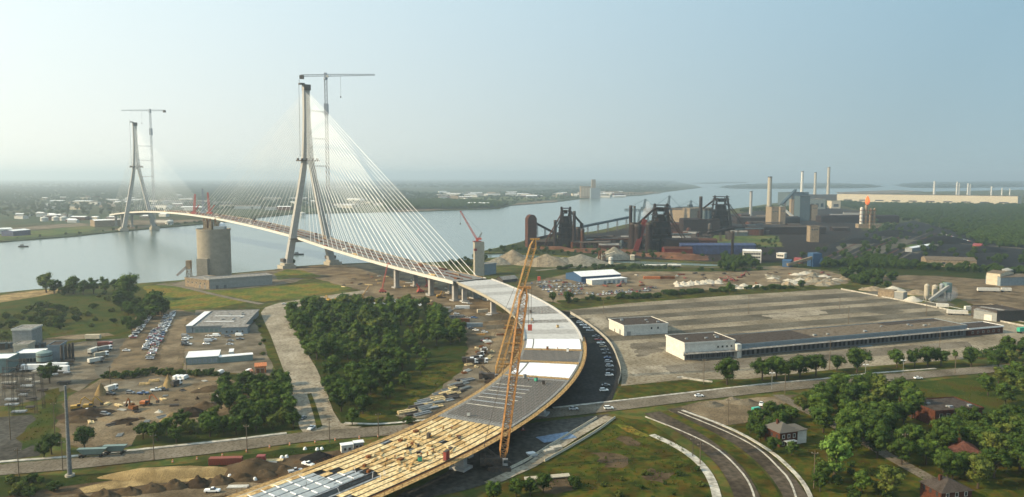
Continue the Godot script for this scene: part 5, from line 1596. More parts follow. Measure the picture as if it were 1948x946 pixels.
			for z in [-1.2, 1.2]:
				st = mb()
				tube(st, Vector3(-w * 0.5, y, z), Vector3(w * 0.5, y + rng.randf_range(-1.0, 4.0), z), 0.9, 0.9, 8)
				build(st, "pipe", mm, o)
			for x in [-0.4, 0.0, 0.4]:
				st = mb()
				lattice(st, Vector3(w * x, 0, 0), Vector3(w * x, y - 0.8, 0), 3.0, 2.6, 4, 0.25)
				build(st, "trestle", M.dark_steel, o)
		else:
			var w = rng.randf_range(14.0, 34.0)
			var h0 = rng.randf_range(6.0, 14.0)
			bx(st, 0, w, 0, h0, -12, 0)
			build(st, "wall", mm, o)
			st = mb()
			quad(st, Vector3(-0.5, h0, 0.5), Vector3(w + 0.5, h0, 0.5), Vector3(w + 0.5, h0 + 3.0, -6), Vector3(-0.5, h0 + 3.0, -6), Vector3.UP)
			quad(st, Vector3(-0.5, h0, -12.5), Vector3(w + 0.5, h0, -12.5), Vector3(w + 0.5, h0 + 3.0, -6), Vector3(-0.5, h0 + 3.0, -6), Vector3.UP)
			build(st, "roof", M[["dark_roof", "grey_roof", "rust_iron"][rng.randi() % 3]], o)
	# gravel heaps by the canal, ore banks
	for q in [[0.7, -1009, 30, 17.0, "gravel_pile", "sharp tan gravel cone right of the raw concrete tower"], [44.2, -984.8, 34, 14.0, "gravel_pile", "broad tan gravel cone behind the leaning crane tip"], [64.7, -990.7, 28, 9.0, "gravel_pile_grey", "grey gravel heap next to the broad tan cone"], [88.8, -996.7, 38, 13.0, "gravel_pile_grey", "long flat-topped grey gravel bank left of the white silo"], [139.9, -1061.3, 27, 16.0, "gravel_pile_grey", "pale pointed gravel cone in front of the ore stockyard"], [-16.3, -996.7, 22, 9.0, "gravel_pile_grey", "small gravel heap beside the raw concrete tower"], [20.9, -990.7, 20, 7.0, "gravel_pile", "low tan gravel heap left of the crane tip"], [108.4, -990.7, 22, 7.0, "gravel_pile_grey", "low grey gravel heap beside the white silo"]]:
		mound("gravel_heap", q[5], "heap", Vector3(q[0], 0, q[1]), q[2], q[2] * 0.8, q[3], q[4], 0.0, "gravel heaps by the canal", 0.14)
	for q in [[61.9, -1201.1, 34, 4, "left end of the red-brown ore banks"], [115.6, -1167, 46, 4, "second red-brown ore bank from the left"], [175.3, -1142.6, 48, 5, "middle red-brown ore bank below the furnace"], [220.5, -1096.8, 44, 5, "right red-brown ore bank"], [238.7, -1061.3, 30, 6, "steep end of the red-brown ore banks"]]:
		mound("ore_bank", q[4], "bank", Vector3(q[0], 0, q[1]), q[2], 12.0, q[3], "ore", 0.0, "ore banks", 0.12, 0.5)
	r = thing("screening_plant", "rusty gravel screening frame beside the pale pointed cone", "plant", Vector3(118.8, 0, -1028), 0.2)
	st = mb()
	lattice(st, Vector3(-3, 0, 0), Vector3(-2, 14, 0), 3.0, 2.6, 5, 0.35)
	build(st, "frame", M.rust_steel, r)
	st = mb()
	lattice(st, Vector3(4, 0, 0), Vector3(3, 11, 0), 3.0, 2.6, 5, 0.35)
	build(st, "frame", M.rust_steel, r)
	st = mb()
	box(st, Vector3(9, 9, 0), Vector3(20, 1.6, 2.4), Basis(Vector3(0, 0, 1), 0.3))
	build(st, "belt", M.cream_wall, r)
	cyl_thing("white_silo", "small white upright silo by the canal", "silo", Vector3(125.9, 0, -984.8), 3.0, 3.0, 9.4, "white_wall", "", 1, "dome")
	bld("canal_hut", "tiny cream hut on the far canal bank", "hut", Vector3(159.9, 0, -1041.1), Vector3(164.8, 0, -1041.1), 6.0, 6.0, "cream_wall", "cream_wall", {"gable": 1.2})
	# coal heaps of the goods yard
	for q in [[729.1, -1482.3, 60, 10, "wide coal heap at the back of the goods yard"], [594.5, -1316.5, 46, 8, "coal heap left of the goods yard tracks"], [728.4, -1316.5, 60, 11, "dark coal heap right of the goods yard tracks"], [709.7, -1167, 44, 7, "coal heap near the right picture edge"]]:
		mound("coal_heap", q[4], "heap", Vector3(q[0], 0, q[1]), q[2], q[2] * 0.5, q[3], "coal", 0.3, "coal heaps", 0.2, 0.3)
	bld("goods_shed", "long silver-roofed carriage shed across the goods yard", "shed", Vector3(594.4, 0, -1150.6), Vector3(657.6, 0, -1209.9), 10, 6.0, "galvanised", "white_roof", {"gable": 1.5})
	bld("red_engine_shed", "small red shed on dark ground near the right edge", "shed", Vector3(698.8, 0, -1175.3), Vector3(706.6, 0, -1167), 12, 9.0, "machine_red", "machine_red", {"gable": 2.0})

# ---------------------------------------------------------------- the far bank and everything distant
func make_far():
	# long white rolling mill with slim white columns behind
	bld("rolling_mill", "extremely long white rolling mill with brown roof on the hazy right skyline", "factory", Vector3(1479, 0, -3546.7), Vector3(2022.5, 0, -3114.5), 130.0, 33.0, "cream_wall", "brown_roof", {"parapet": false, "windows": [["f", 10, 4.0, 34.0, 5.0, 0.02, 0.98]]})
	for q in [[2508.9, -4633.5, 84, 5.5], [2643.3, -4633.5, 80.9, 4.5], [2655.8, -4633.5, 74.7, 4.5], [2708.9, -4633.5, 71.6, 4.5], [2721.4, -4633.5, 68.5, 4.5], [2849.5, -4633.5, 52.9, 4.0], [2912, -4633.5, 43.6, 3.5], [2958.8, -4633.5, 40.5, 3.0]]:
		cyl_thing("white_column", "slim white process column behind the long rolling mill", "column", Vector3(q[0], 0, q[1]), q[3] * 1.2, q[3], q[2], "white_wall", "white columns behind the rolling mill", 1, "", 10)
	bld("grain_elevator", "tall boxy grain elevator on the hazy far bank", "elevator", Vector3(359.4, 0, -4067.2), Vector3(411.5, 0, -4067.2), 70, 60.2, "tan_wall", "grey_roof", {"windows": [["f", 6, 10.0, 4.0, 44.0, 0.04, 0.96, "silo_rib", "cream_wall"]]})
	bld("head_house_tower", "narrow head house rising from the grain elevator", "tower", Vector3(438.4, 0, -4276.3), Vector3(458.6, 0, -4276.3), 30, 94.8, "tan_wall", "tan_wall", {})
	bld("elevator_wing", "lower blue-grey wing beside the grain elevator", "elevator", Vector3(401.7, 0, -3970.1), Vector3(449.9, 0, -3970.1), 60, 52.0, "bluegrey_wall", "grey_roof", {})
	for q in [[613.8, -4766.2, 90, 22], [747.7, -4906.7, 110, 14], [920.9, -5214, 80, 10]]:
		mound("salt_heap", "pale heap on the far bank right of the grain elevator", "heap", Vector3(q[0], 0, q[1]), q[2], q[2] * 0.5, q[3], "far_earth", 0.0, "pale heaps right of the grain elevator", 0.15, 0.4)
	for q in [[[2, -3029.3, 77.9, -3204.6, 201.5, -3472.6, 215, -3704.8, 24.7, -3333.2], "far_earth"], [[449.9, -4276.3, 846.9, -4906.7, 1034.8, -5562.3, 599.9, -5055.7], "far_earth"], [[-1002.6, -1430.8, -987, -1495.8, -979.1, -1581.8, -978.7, -1713.1, -950.1, -1768.1, -855.9, -1581.8, -879.9, -1469.1, -905.4, -1371.3], "far_field"], [[-1084.7, -1644.9, -1081.7, -1768.1, -1041.4, -1868.1, -960.3, -1787.3, -1007.9, -1628.7, -1036.9, -1509.5], "far_earth"], [[-858.7, -1597.1, -848.2, -1695.6, -824, -1806.8, -796, -1826.8, -817.4, -1644.9], "far_earth"], [[-1037.5, -1956.5, -967.6, -2003.9, -862.3, -1979.9, -778.9, -2079.4, -759.6, -1956.5, -833.1, -1826.8, -916.4, -1749.4], "far_earth"], [[-1822.6, -3401.5, -1816.4, -3546.7, -1494.4, -2975, -1469.7, -2776], "far_earth"], [[-387.6, -2561.6, -261.2, -2686.1, -221.4, -2643.3, -359.3, -2484.9], "far_earth"], [[2309.6, -5562.3, 3140.8, -6419.6, 3157.4, -5960.4, 2551.9, -5214, 2133.7, -5055.7], "far_earth"], [[-305.3, -3970.1, 268.7, -4633.5, 373, -4389.1, 63.6, -3624, -211.5, -3333.2], "far_field"], [[609.4, -1237.2, 690.7, -1295.7, 598.3, -1150.6], "far_field"]]:
		patch("far_patch", q[0], 10, q[1], 8.0, 40.0)
	# scattered far buildings, each its own
	var list = []
	for k in 150:
		var u = rng.randf()
		var px
		var z
		if k < 60:
			z = -rng.randf_range(2100, 4200)
			px = lerpf(-0.62, -0.02, u)
		elif k < 85:
			z = -rng.randf_range(1880, 2250)
			px = lerpf(-0.66, -0.42, u)
		else:
			z = -rng.randf_range(3300, 5200)
			px = lerpf(-0.1, 0.14, u)
		var x = px * -z
		if k >= 85 and -z < 3300 + (px + 0.1) * 5800:
			z -= 700
			x = px * -z
		if k < 60 and -z < 2400 + (px + 0.62) * 400:
			continue
		list.append([x, z])
	for q in list:
		var near = -q[1] < 2300
		var w = rng.randf_range(14, 40) if near else rng.randf_range(22, 90)
		var hh = rng.randf_range(5, 10) if near else rng.randf_range(7, 15)
		var wall = ["white_wall", "white_wall", "cream_wall", "grey_wall", "tan_wall", "brick"][rng.randi() % 6]
		var a = Vector3(q[0], 0, q[1])
		var yaw = rng.randf_range(-0.5, 0.3)
		var zone = " behind the bridge" if q[0] < -300 else " above the river bend"
		var side = ["leftmost", "left", "left of centre", "centre", "right"][clampi(int((q[0] / -q[1] + 0.66) * 6.2), 0, 4)]
		var far = ["nearest the river", "a little inland", "well inland", "far inland"][clampi(int((-q[1] - 1900) / 800.0), 0, 3)]
		bld("far_building", {"white_wall": "white", "cream_wall": "cream", "grey_wall": "grey", "tan_wall": "tan", "brick": "brick"}[wall] + (" big" if w > 45 else " small" if w > 25 else " tiny") + [" low", " flat", ""][clampi(int(hh / 5.0) - 1, 0, 2)] + " building, " + side + ", " + far + zone, "building", a, a + Vector3(cos(yaw), 0, -sin(yaw)) * w, w * rng.randf_range(0.4, 0.7), hh, wall, ["white_roof", "white_roof", "grey_roof", "brown_roof"][rng.randi() % 4], {"gable": 2.0, "group": "low buildings on the far bank"})
	for q in [[-930.3, -1731.1, -887.9, -1768.1, 40.0, 14.0, "tan_wall", "wide brown hall beside the far tower's foot"], [-1016.4, -1509.5, -989.4, -1537.6, 30.0, 9.0, "white_wall", "white-roofed wharf shed at the left end of the far bank"], [-936.3, -1456.1, -928.2, -1495.8, 26.0, 10.0, "blue_shed", "dark blue wharf shed next to the white-roofed one"]]:
		far_hall(q)
	for q in [[-1177.7, -1956.5, "leftmost"], [-1162.3, -1979.9, "second"], [-1142.2, -1979.9, "third"], [-797.1, -1806.8, "fourth, right of the far tower,"], [-598.4, -2218.7, "rightmost"]]:
		var t = cyl_thing("far_tank", q[2] + " round white tank on the far bank", "tank", Vector3(q[0], 0, q[1]), 9.0, 9.0, 9.0, "white_wall", "white tanks on the far bank", 1, "dome")
	# boats
	for q in [[-792.5, -1256.2, 0.1, "small dark boat alone on the river at far left"], [-311.4, -1126.9, 0.3, "small dark boat between the near tower's legs"]]:
		var b = thing("boat", q[3], "boat", Vector3(q[0], -1.6, q[1]), q[2])
		var st = mb()
		var hull = PackedVector2Array([Vector2(-7, -1.8), Vector2(4, -1.9), Vector2(8, 0), Vector2(4, 1.9), Vector2(-7, 1.8)])
		prism(st, hull, -0.4, 1.6)
		build(st, "hull", M.black_iron, b)
		st = mb()
		bx(st, -4.5, 0.5, 1.6, 4.2, -1.2, 1.2)
		build(st, "wheelhouse", M.grey_wall, b)
		st = mb()
		tube(st, Vector3(-1, 4.2, 0), Vector3(-1, 7.5, 0), 0.1)
		build(st, "mast", M.dark_steel, b)

func far_hall(q):
	var a = Vector3(q[0], 0, q[1])
	return bld("far_hall", q[7], "hall", a, Vector3(q[2], 0, q[3]), q[4], q[5], q[6], "white_roof", {"gable": 2.0})

# ---------------------------------------------------------------- cranes
func tower_crane(label, at, h, jib, counter, yaw, m, ties = []):
	var r = thing("tower_crane", label, "crane", at, yaw)
	var st = mb()
	lattice(st, Vector3.ZERO, Vector3(0, h * 0.62, 0), 3.4, 3.4, 44, 0.28)
	build(st, "lower_mast", M.crane_grey, r)
	st = mb()
	lattice(st, Vector3(0, h * 0.62, 0), Vector3(0, h - 3.0, 0), 3.0, 3.0, 26, 0.26)
	build(st, "upper_mast", M[m], r)
	st = mb()
	bx(st, -2.4, 2.4, h * 0.8, h * 0.8 + 14.0, -2.4, 2.4)
	build(st, "climbing_cage", M.crane_grey, r)
	st = mb()
	lathe(st, Vector3(0, h - 3.2, 0), [2.6, 0, 2.6, 2.2, 0.01, 2.2], 12)
	bx(st, -1.6, 1.6, h - 1.0, h + 5.0, -1.6, 1.6)
	build(st, "slewing_head", M.crane_grey, r)
	st = mb()
	bx(st, 1.7, 4.0, h - 0.8, h + 2.0, 1.0, 3.0)
	build(st, "cab", M.white_wall, r)
	st = mb()
	lattice(st, Vector3(1.6, h + 2.0, 0), Vector3(jib, h + 2.6, 0), 2.6, 1.5, 26, 0.2)
	build(st, "jib", M[m], r)
	st = mb()
	lattice(st, Vector3(-1.6, h + 2.0, 0), Vector3(-counter, h + 1.6, 0), 2.2, 2.2, 10, 0.2)
	build(st, "counter_jib", M[m], r)
	st = mb()
	bx(st, -counter - 1.5, -counter + 3.5, h - 2.6, h + 2.0, -1.8, 1.8)
	build(st, "counterweight", M.dark_steel, r)
	st = mb()
	tube(st, Vector3(jib * 0.3, h + 1.2, 0), Vector3(jib * 0.3, h - 24.0, 0), 0.12, 0.12, 4)
	bx(st, jib * 0.3 - 0.6, jib * 0.3 + 0.6, h - 26.0, h - 24.0, -0.5, 0.5)
	build(st, "hook", M.dark_steel, r)
	for t in ties:
		st = mb()
		lattice(st, Vector3(0, t[0], 0), (t[1] - at).rotated(Vector3.UP, -yaw), 1.3, 1.3, 10, 0.16)
		build(st, "tie_frame", M.crane_grey, r)
	return r

func crawler_crane(label, at, yaw, foot, tip, m, boom_w, bays, drop):
	var r = thing("crawler_crane", label, "crane", at, yaw)
	for s in [-1, 1]:
		var st = mb()
		var p = PackedVector2Array()
		for k in 16:
			var an = TAU * k / 16
			p.append(Vector2(cos(an) * 0.95 + signf(cos(an)) * 3.6, sin(an) * 0.95 + 0.95))
		for i in p.size():
			var a = p[i]
			var b = p[(i + 1) % 16]
			var c = Vector3(0, 0.95, s * 2.9)
			quad(st, Vector3(a.x, a.y, s * 2.9 - 0.6), Vector3(b.x, b.y, s * 2.9 - 0.6), Vector3(b.x, b.y, s * 2.9 + 0.6), Vector3(a.x, a.y, s * 2.9 + 0.6), Vector3(a.x + b.x, a.y + b.y - 1.9, 0))
			tri(st, c + Vector3(0, 0, 0.6), Vector3(a.x, a.y, s * 2.9 + 0.6), Vector3(b.x, b.y, s * 2.9 + 0.6), Vector3(0, 0, 1))
			tri(st, c - Vector3(0, 0, 0.6), Vector3(a.x, a.y, s * 2.9 - 0.6), Vector3(b.x, b.y, s * 2.9 - 0.6), Vector3(0, 0, -1))
		build(st, "crawler_track", M.dark_steel, r)
	var st = mb()
	bx(st, -2.6, 2.6, 0.9, 1.9, -2.2, 2.2)
	lathe(st, Vector3(0, 1.9, 0), [1.8, 0, 1.8, 0.5, 0.01, 0.5], 14)
	build(st, "undercarriage", M.dark_steel, r)
	st = mb()
	bx(st, -6.0, 2.6, 2.4, 4.9, -1.7, 1.7)
	build(st, "machinery_house", M.dark_steel, r)
	st = mb()
	bx(st, -7.4, -5.4, 2.2, 5.4, -2.4, 2.4)
	build(st, "counterweight", M.dark_steel, r)
	st = mb()
	bx(st, 1.2, 3.2, 2.4, 5.0, 1.7, 3.0)
	var cab = build(st, "cab", M.grey_steel, r)
	st = mb()
	bx(st, 1.6, 3.26, 3.5, 4.7, 1.76, 3.06)
	build(st, "cab_window", M.glass_dark, cab)
	st = mb()
	var k0 = foot.lerp(tip, 0.07)
	var k1 = foot.lerp(tip, 0.95)
	lattice(st, foot, k0, 0.8, boom_w, 3, 0.21)
	lattice(st, k0, k1, boom_w, boom_w, bays, 0.21)
	lattice(st, k1, tip, boom_w, 1.0, 3, 0.21)
	build(st, "boom", M[m], r)
	st = mb()
	box(st, tip, Vector3(boom_w * 1.7, 1.0, 1.2))
	build(st, "boom_head", M[m], r)
	st = mb()
	var back = Vector3(-6.0, 9.0, 0)
	lattice(st, Vector3(-1.0, 4.8, 0), back, 0.9, 0.6, 5, 0.09)
	build(st, "mast", M.dark_steel, r)
	st = mb()
	for s in [-0.5, 0.5]:
		tube(st, back + Vector3(0, 0, s), tip + Vector3(0, 0, s), 0.07, 0.07, 4, false)
		tube(st, back + Vector3(0, 0, s), Vector3(-6.4, 5.4, s), 0.07, 0.07, 4, false)
		tube(st, tip + Vector3(boom_w * 0.7 + s, 0, s), tip + Vector3(boom_w * 0.7 + s, -drop, s), 0.07, 0.07, 4, false)
	build(st, "ropes", M.dark_steel, r)
	st = mb()
	bx(st, tip.x + boom_w * 0.7 - 0.8, tip.x + boom_w * 0.7 + 0.8, tip.y - drop - 2.2, tip.y - drop, -0.6, 0.6)
	build(st, "hook_block", M.crane_red, r)
	return r

func make_cranes():
	tower_crane("grey tower crane braced to the near bridge tower", Vector3(-234.5, 0, -994.0), 236.8, 62.0, 31.0, 0.0, "crane_grey", [[193.0, bridge_at(0, 3.0, 193)], [159.0, bridge_at(0, 4.0, 159)], [125.0, bridge_at(0, 7.0, 125)], [77.0, bridge_at(0, 15.0, 77)], [50.0, bridge_at(0, 20.0, 50)]])
	tower_crane("hazy grey tower crane braced to the far bridge tower", bridge_at(866, 34, 0), 249.3, 64.0, 33.0, PI - 0.1, "crane_grey", [[176.0, bridge_at(855, 3.0, 176)], [146.0, bridge_at(855, 4.0, 146)], [112.0, bridge_at(855, 8.0, 112)], [70.0, bridge_at(855, 16.0, 70)]])
	var a = Vector3(-10.6, 0, -417.2)
	crawler_crane("yellow crawler crane with long leaning boom left of the viaduct", a, 0.0, Vector3(2.0, 3.0, 0), Vector3(23.0, 78.2, -3.0), "crane_yellow", 3.1, 30, 20.0)
	var b = Vector3(-4.8, 0, -289.8)
	crawler_crane("orange crawler crane with tall upright boom in the shade right of the viaduct", b, 0.0, Vector3(1.0, 3.0, 0), Vector3(9.6, 70.3, -1.0), "crane_orange", 2.8, 32, 14.0)
	# luffing crane on the raw concrete tower
	var r = thing("luffing_crane", "red luffing crane perched on the raw concrete tower", "crane", Vector3(-39.5, 0, -878.9) + Vector3.UP * (38.4 + 1.0))
	var st = mb()
	bx(st, -1.6, 1.6, 0, 1.2, -1.6, 1.6)
	bx(st, -1.0, 5.0, 1.2, 3.6, -1.4, 1.4)
	build(st, "machine_deck", M.crane_red, r)
	st = mb()
	lattice(st, Vector3(-0.5, 2.0, 0), Vector3(-19.0, 34.0, 0), 1.8, 1.2, 18, 0.22)
	build(st, "boom", M.crane_red, r)
	st = mb()
	lattice(st, Vector3(2.0, 3.0, 0), Vector3(5.5, 9.5, 0), 1.4, 0.9, 4, 0.2)
	build(st, "mast", M.dark_steel, r)
	st = mb()
	tube(st, Vector3(5.5, 9.5, 0), Vector3(-19.0, 34.0, 0), 0.09, 0.09, 4)
	tube(st, Vector3(-19.0, 34.0, 0), Vector3(-19.0, 20.0, 0), 0.09, 0.09, 4)
	bx(st, -19.6, -18.4, 18.5, 20.0, -0.5, 0.5)
	build(st, "ropes", M.dark_steel, r)
	# derricks at midspan
	for q in [[466.0, 14.0, 42.0, 0.0, "crane_grey", "tall grey derrick at midspan of the bridge deck"], [440.0, -9.0, 33.0, 3.0, "crane_red", "red derrick at midspan, nearer of the pair"], [425.0, 12.0, 36.0, -2.0, "crane_red", "red derrick at midspan, right one of the pair"]]:
		var d = thing("derrick", q[5], "derrick", bridge_at(q[0], q[1], deck_y(q[0])), 0.0)
		st = mb()
		lattice(st, Vector3.ZERO, Vector3(q[3], q[2], 0), 3.0, 1.6, 12, 0.35)
		build(st, "mast", M[q[4]], d)
		st = mb()
		bx(st, -4, 5, 0, 3.4, -3, 3)
		build(st, "base_frame", M[q[4]], d)
		st = mb()
		lattice(st, Vector3(0, 3, 0), Vector3(9, 15, 0), 1.6, 1.0, 6, 0.25)
		build(st, "back_stay", M[q[4]], d)
	# small mobile cranes and lifts below the near side span
	for q in [[-125.2, -746.1, 5.0, 27.0, "crane_red", "thin red boom crane on the cleared bank left of the piers"], [-84.8, -782, -5.0, 15.0, "crane_red", "small red boom crane between the side-span piers"], [-135.9, -701, 6.0, 13.0, "crane_yellow", "yellow boom lift behind the dense wood"], [-88.6, -746.1, -4.0, 9.0, "crane_red", "low red lift beside the second side-span pier"]]:
		var d = thing("mobile_crane", q[5], "crane", Vector3(q[0], 0, q[1]), rng.randf() * 0.5)
		st = mb()
		bx(st, -3.5, 3.5, 0.9, 2.2, -1.3, 1.3)
		build(st, "carrier", M[q[4]], d)
		for s in 6:
			st = mb()
			var c = Vector3(-2.6 + (s % 3) * 2.6, 0.6, -1.3 + (s / 3) * 2.6)
			tube(st, c - Vector3(0, 0, 0.25), c + Vector3(0, 0, 0.25), 0.6, 0.6, 10)
			build(st, "wheel", M.rubber, d)
		st = mb()
		bx(st, -2.5, 1.0, 2.2, 3.8, -1.1, 1.1)
		build(st, "cab", M[q[4]], d)
		st = mb()
		lattice(st, Vector3(-0.5, 3.4, 0), Vector3(q[2], q[3], 0), 1.1, 0.7, 10, 0.16)
		build(st, "boom", M[q[4]], d)

# ---------------------------------------------------------------- vehicles
func loft(st, rows, zs):
	# closed side profile rows [[x, y], ...] swept across the width with a tuck at each side
	for k in zs.size() - 1:
		for i in rows[k].size():
			var j = (i + 1) % rows[k].size()
			var a = Vector3(rows[k][i][0], rows[k][i][1], zs[k])
			var b = Vector3(rows[k][j][0], rows[k][j][1], zs[k])
			var c = Vector3(rows[k + 1][j][0], rows[k + 1][j][1], zs[k + 1])
			var d = Vector3(rows[k + 1][i][0], rows[k + 1][i][1], zs[k + 1])
			var mid = Vector3(0, 0.7, (zs[k] + zs[k + 1]) * 0.5)
			quad(st, a, b, c, d, (a + b + c + d) * 0.25 - mid)
	for e in [0, zs.size() - 1]:
		var p = PackedVector2Array()
		for q in rows[e]:
			p.append(Vector2(q[0], q[1]))
		var ix = Geometry2D.triangulate_polygon(p)
		for i in range(0, ix.size(), 3):
			tri(st, Vector3(p[ix[i]].x, p[ix[i]].y, zs[e]), Vector3(p[ix[i + 1]].x, p[ix[i + 1]].y, zs[e]), Vector3(p[ix[i + 2]].x, p[ix[i + 2]].y, zs[e]), Vector3(0, 0, zs[e]))

func shrink(rows, f, g):
	return rows.map(func(q): return [q[0] * f, 0.7 + (q[1] - 0.7) * g])

func car_shapes(kind):
	if CARS.has(kind):
		return CARS[kind]
	var body
	var glass
	if kind == "pickup":
		body = [[-2.7, 0.45], [-2.7, 1.15], [-0.6, 1.15], [-0.55, 1.1], [1.2, 1.1], [2.5, 1.05], [2.75, 0.85], [2.75, 0.45]]
		glass = [[-0.6, 1.1], [-0.45, 1.75], [0.6, 1.75], [1.25, 1.1]]
	elif kind == "van":
		body = [[-2.6, 0.4], [-2.65, 2.1], [-2.5, 2.25], [1.3, 2.25], [2.0, 1.3], [2.6, 1.1], [2.7, 0.4]]
		glass = [[1.25, 2.18], [0.6, 2.15], [0.6, 1.35], [2.02, 1.32]]
	elif kind == "suv":
		body = [[-2.3, 0.42], [-2.35, 1.15], [1.1, 1.12], [2.15, 1.02], [2.35, 0.8], [2.35, 0.42]]
		glass = [[-2.3, 1.12], [-2.05, 1.75], [0.4, 1.75], [1.15, 1.12]]
	else:
		body = [[-2.25, 0.35], [-2.3, 0.85], [-1.6, 0.98], [1.0, 0.95], [2.1, 0.82], [2.3, 0.6], [2.3, 0.35]]
		glass = [[-1.75, 0.95], [-1.05, 1.42], [0.25, 1.42], [1.1, 0.93]]
	var b = mb()
	loft(b, [shrink(body, 0.96, 0.9), body, body, shrink(body, 0.96, 0.9)], [-0.92, -0.82, 0.82, 0.92])
	var top = mb()
	var y = glass[1][1]
	if kind != "van":
		bx(top, glass[1][0] + 0.08, glass[2][0] - 0.05, y - 0.02, y + 0.05, -0.66, 0.66)
	var g = mb()
	loft(g, [shrink(glass, 0.9, 0.97), glass, glass, shrink(glass, 0.9, 0.97)], [-0.84 if kind == "van" else -0.76, -0.68, 0.68, 0.84 if kind == "van" else 0.76])
	var body_mesh = b.commit()
	if kind != "van":
		var b2 = mb()
		b2.append_from(body_mesh, 0, Transform3D())
		b2.append_from(top.commit(), 0, Transform3D())
		body_mesh = b2.commit()
	var w = mb()
	tube(w, Vector3(0, 0.34, -0.12), Vector3(0, 0.34, 0.12), 0.34, 0.34, 12)
	var d = {"body": body_mesh, "glazing": g.commit(), "wheel": w.commit(), "x": 1.4 if kind != "pickup" else 1.7}
	CARS[kind] = d
	return d

func car(kind, paint, at, yaw, label, group, n = ""):
	var s = car_shapes(kind)
	var nm = n if n != "" else {"sedan": "parked_car", "suv": "parked_car", "pickup": "pickup_truck", "van": "delivery_van"}[kind]
	var r = thing(nm, label, {"sedan": "car", "suv": "car", "pickup": "pickup", "van": "van"}[kind], at, yaw, group)
	build(s.body, "body", M["paint_" + paint], r)
	build(s.glazing, "glazing", M.glass_dark, r)
	for x in [-1, 1]:
		for z in [-1, 1]:
			var o = build(s.wheel, "wheel", M.rubber, r)
			o.position = Vector3(x * s.x, 0, z * 0.84)
	return r

func small_car(kind, paint, at, yaw, label, group):
	# far away: one mesh that still holds paint, glass and tyres
	var key = kind + paint + "_far"
	if not CARS.has(key):
		var s = car_shapes(kind)
		var am = ArrayMesh.new()
		for q in [[s.body, "paint_" + paint], [s.glazing, "glass_dark"]]:
			am.add_surface_from_arrays(Mesh.PRIMITIVE_TRIANGLES, q[0].surface_get_arrays(0))
			am.surface_set_material(am.get_surface_count() - 1, M[q[1]])
		CARS[key] = am
	var o = MeshInstance3D.new()
	o.mesh = CARS[key]
	o.name = numbered("distant_car")
	add_child(o)
	o.position = at + Vector3.UP * 0.02
	o.rotation.y = yaw
	return tag(o, label, "car", group)

const SHADES := ["white", "white", "silver", "silver", "grey", "grey", "black", "blue", "red", "silver", "white", "tan"]

func park_row(a, b, pitch, yaw, skip, where, group, far = false):
	var n = int(a.distance_to(b) / pitch)
	for k in n:
		if rng.randf() < skip:
			continue
		var p = a.lerp(b, (k + 0.5) / n) + Vector3(rng.randf_range(-0.4, 0.4), 0, rng.randf_range(-0.4, 0.4))
		var kind = ["sedan", "suv", "sedan", "pickup", "suv"][rng.randi() % 5]
		var c = SHADES[rng.randi() % SHADES.size()]
		var l = c + {"sedan": " saloon, ", "suv": " estate, ", "pickup": " pickup, "}[kind] + ordinal(k) + " from the left in " + where
		p.y = 0.36
		if far:
			small_car(kind, c, p, yaw + rng.randf_range(-0.12, 0.12), l, group)
		else:
			car(kind, c, p, yaw + rng.randf_range(-0.06, 0.06) + (PI if rng.randf() < 0.5 else 0.0), l, group)

func semi_trailer(label, at, yaw, ln, m, kind, group = ""):
	var n = {"box": "box_trailer", "tank": "tank_trailer", "hopper": "hopper_trailer"}[kind]
	var r = thing(n, label, "trailer", at, yaw, group)
	var st = mb()
	if kind == "box":
		bx(st, -ln * 0.5, ln * 0.5, 1.2, 4.0, -1.3, 1.3)
	elif kind == "tank":
		tube(st, Vector3(-ln * 0.5, 2.4, 0), Vector3(ln * 0.5, 2.4, 0), 1.25, 1.25, 14)
	else:
		for q in [[-1, 1.3], [1, 1.3]]:
			quad(st, Vector3(-ln * 0.5, 3.5, q[0] * 1.3), Vector3(ln * 0.5, 3.5, q[0] * 1.3), Vector3(ln * 0.32, 1.2, q[0] * 0.5), Vector3(-ln * 0.32, 1.2, q[0] * 0.5), Vector3(0, 0, q[0]))
		for x in [-1, 1]:
			quad(st, Vector3(x * ln * 0.5, 3.5, -1.3), Vector3(x * ln * 0.5, 3.5, 1.3), Vector3(x * ln * 0.32, 1.2, 0.5), Vector3(x * ln * 0.32, 1.2, -0.5), Vector3(x, 0, 0))
		quad(st, Vector3(-ln * 0.5, 3.5, -1.3), Vector3(ln * 0.5, 3.5, -1.3), Vector3(ln * 0.5, 3.6, 1.3), Vector3(-ln * 0.5, 3.6, 1.3), Vector3.UP)
	build(st, "body", M[m], r)
	st = mb()
	bx(st, -ln * 0.48, ln * 0.48, 0.9, 1.15, -0.5, 0.5)
	build(st, "chassis", M.dark_steel, r)
	for x in [-ln * 0.4, -ln * 0.28, ln * 0.3]:
		for z in [-1.0, 1.0]:
			st = mb()
			tube(st, Vector3(x, 0.5, z - 0.25), Vector3(x, 0.5, z + 0.25), 0.5, 0.5, 10)
			build(st, "wheel", M.rubber, r)
	return r

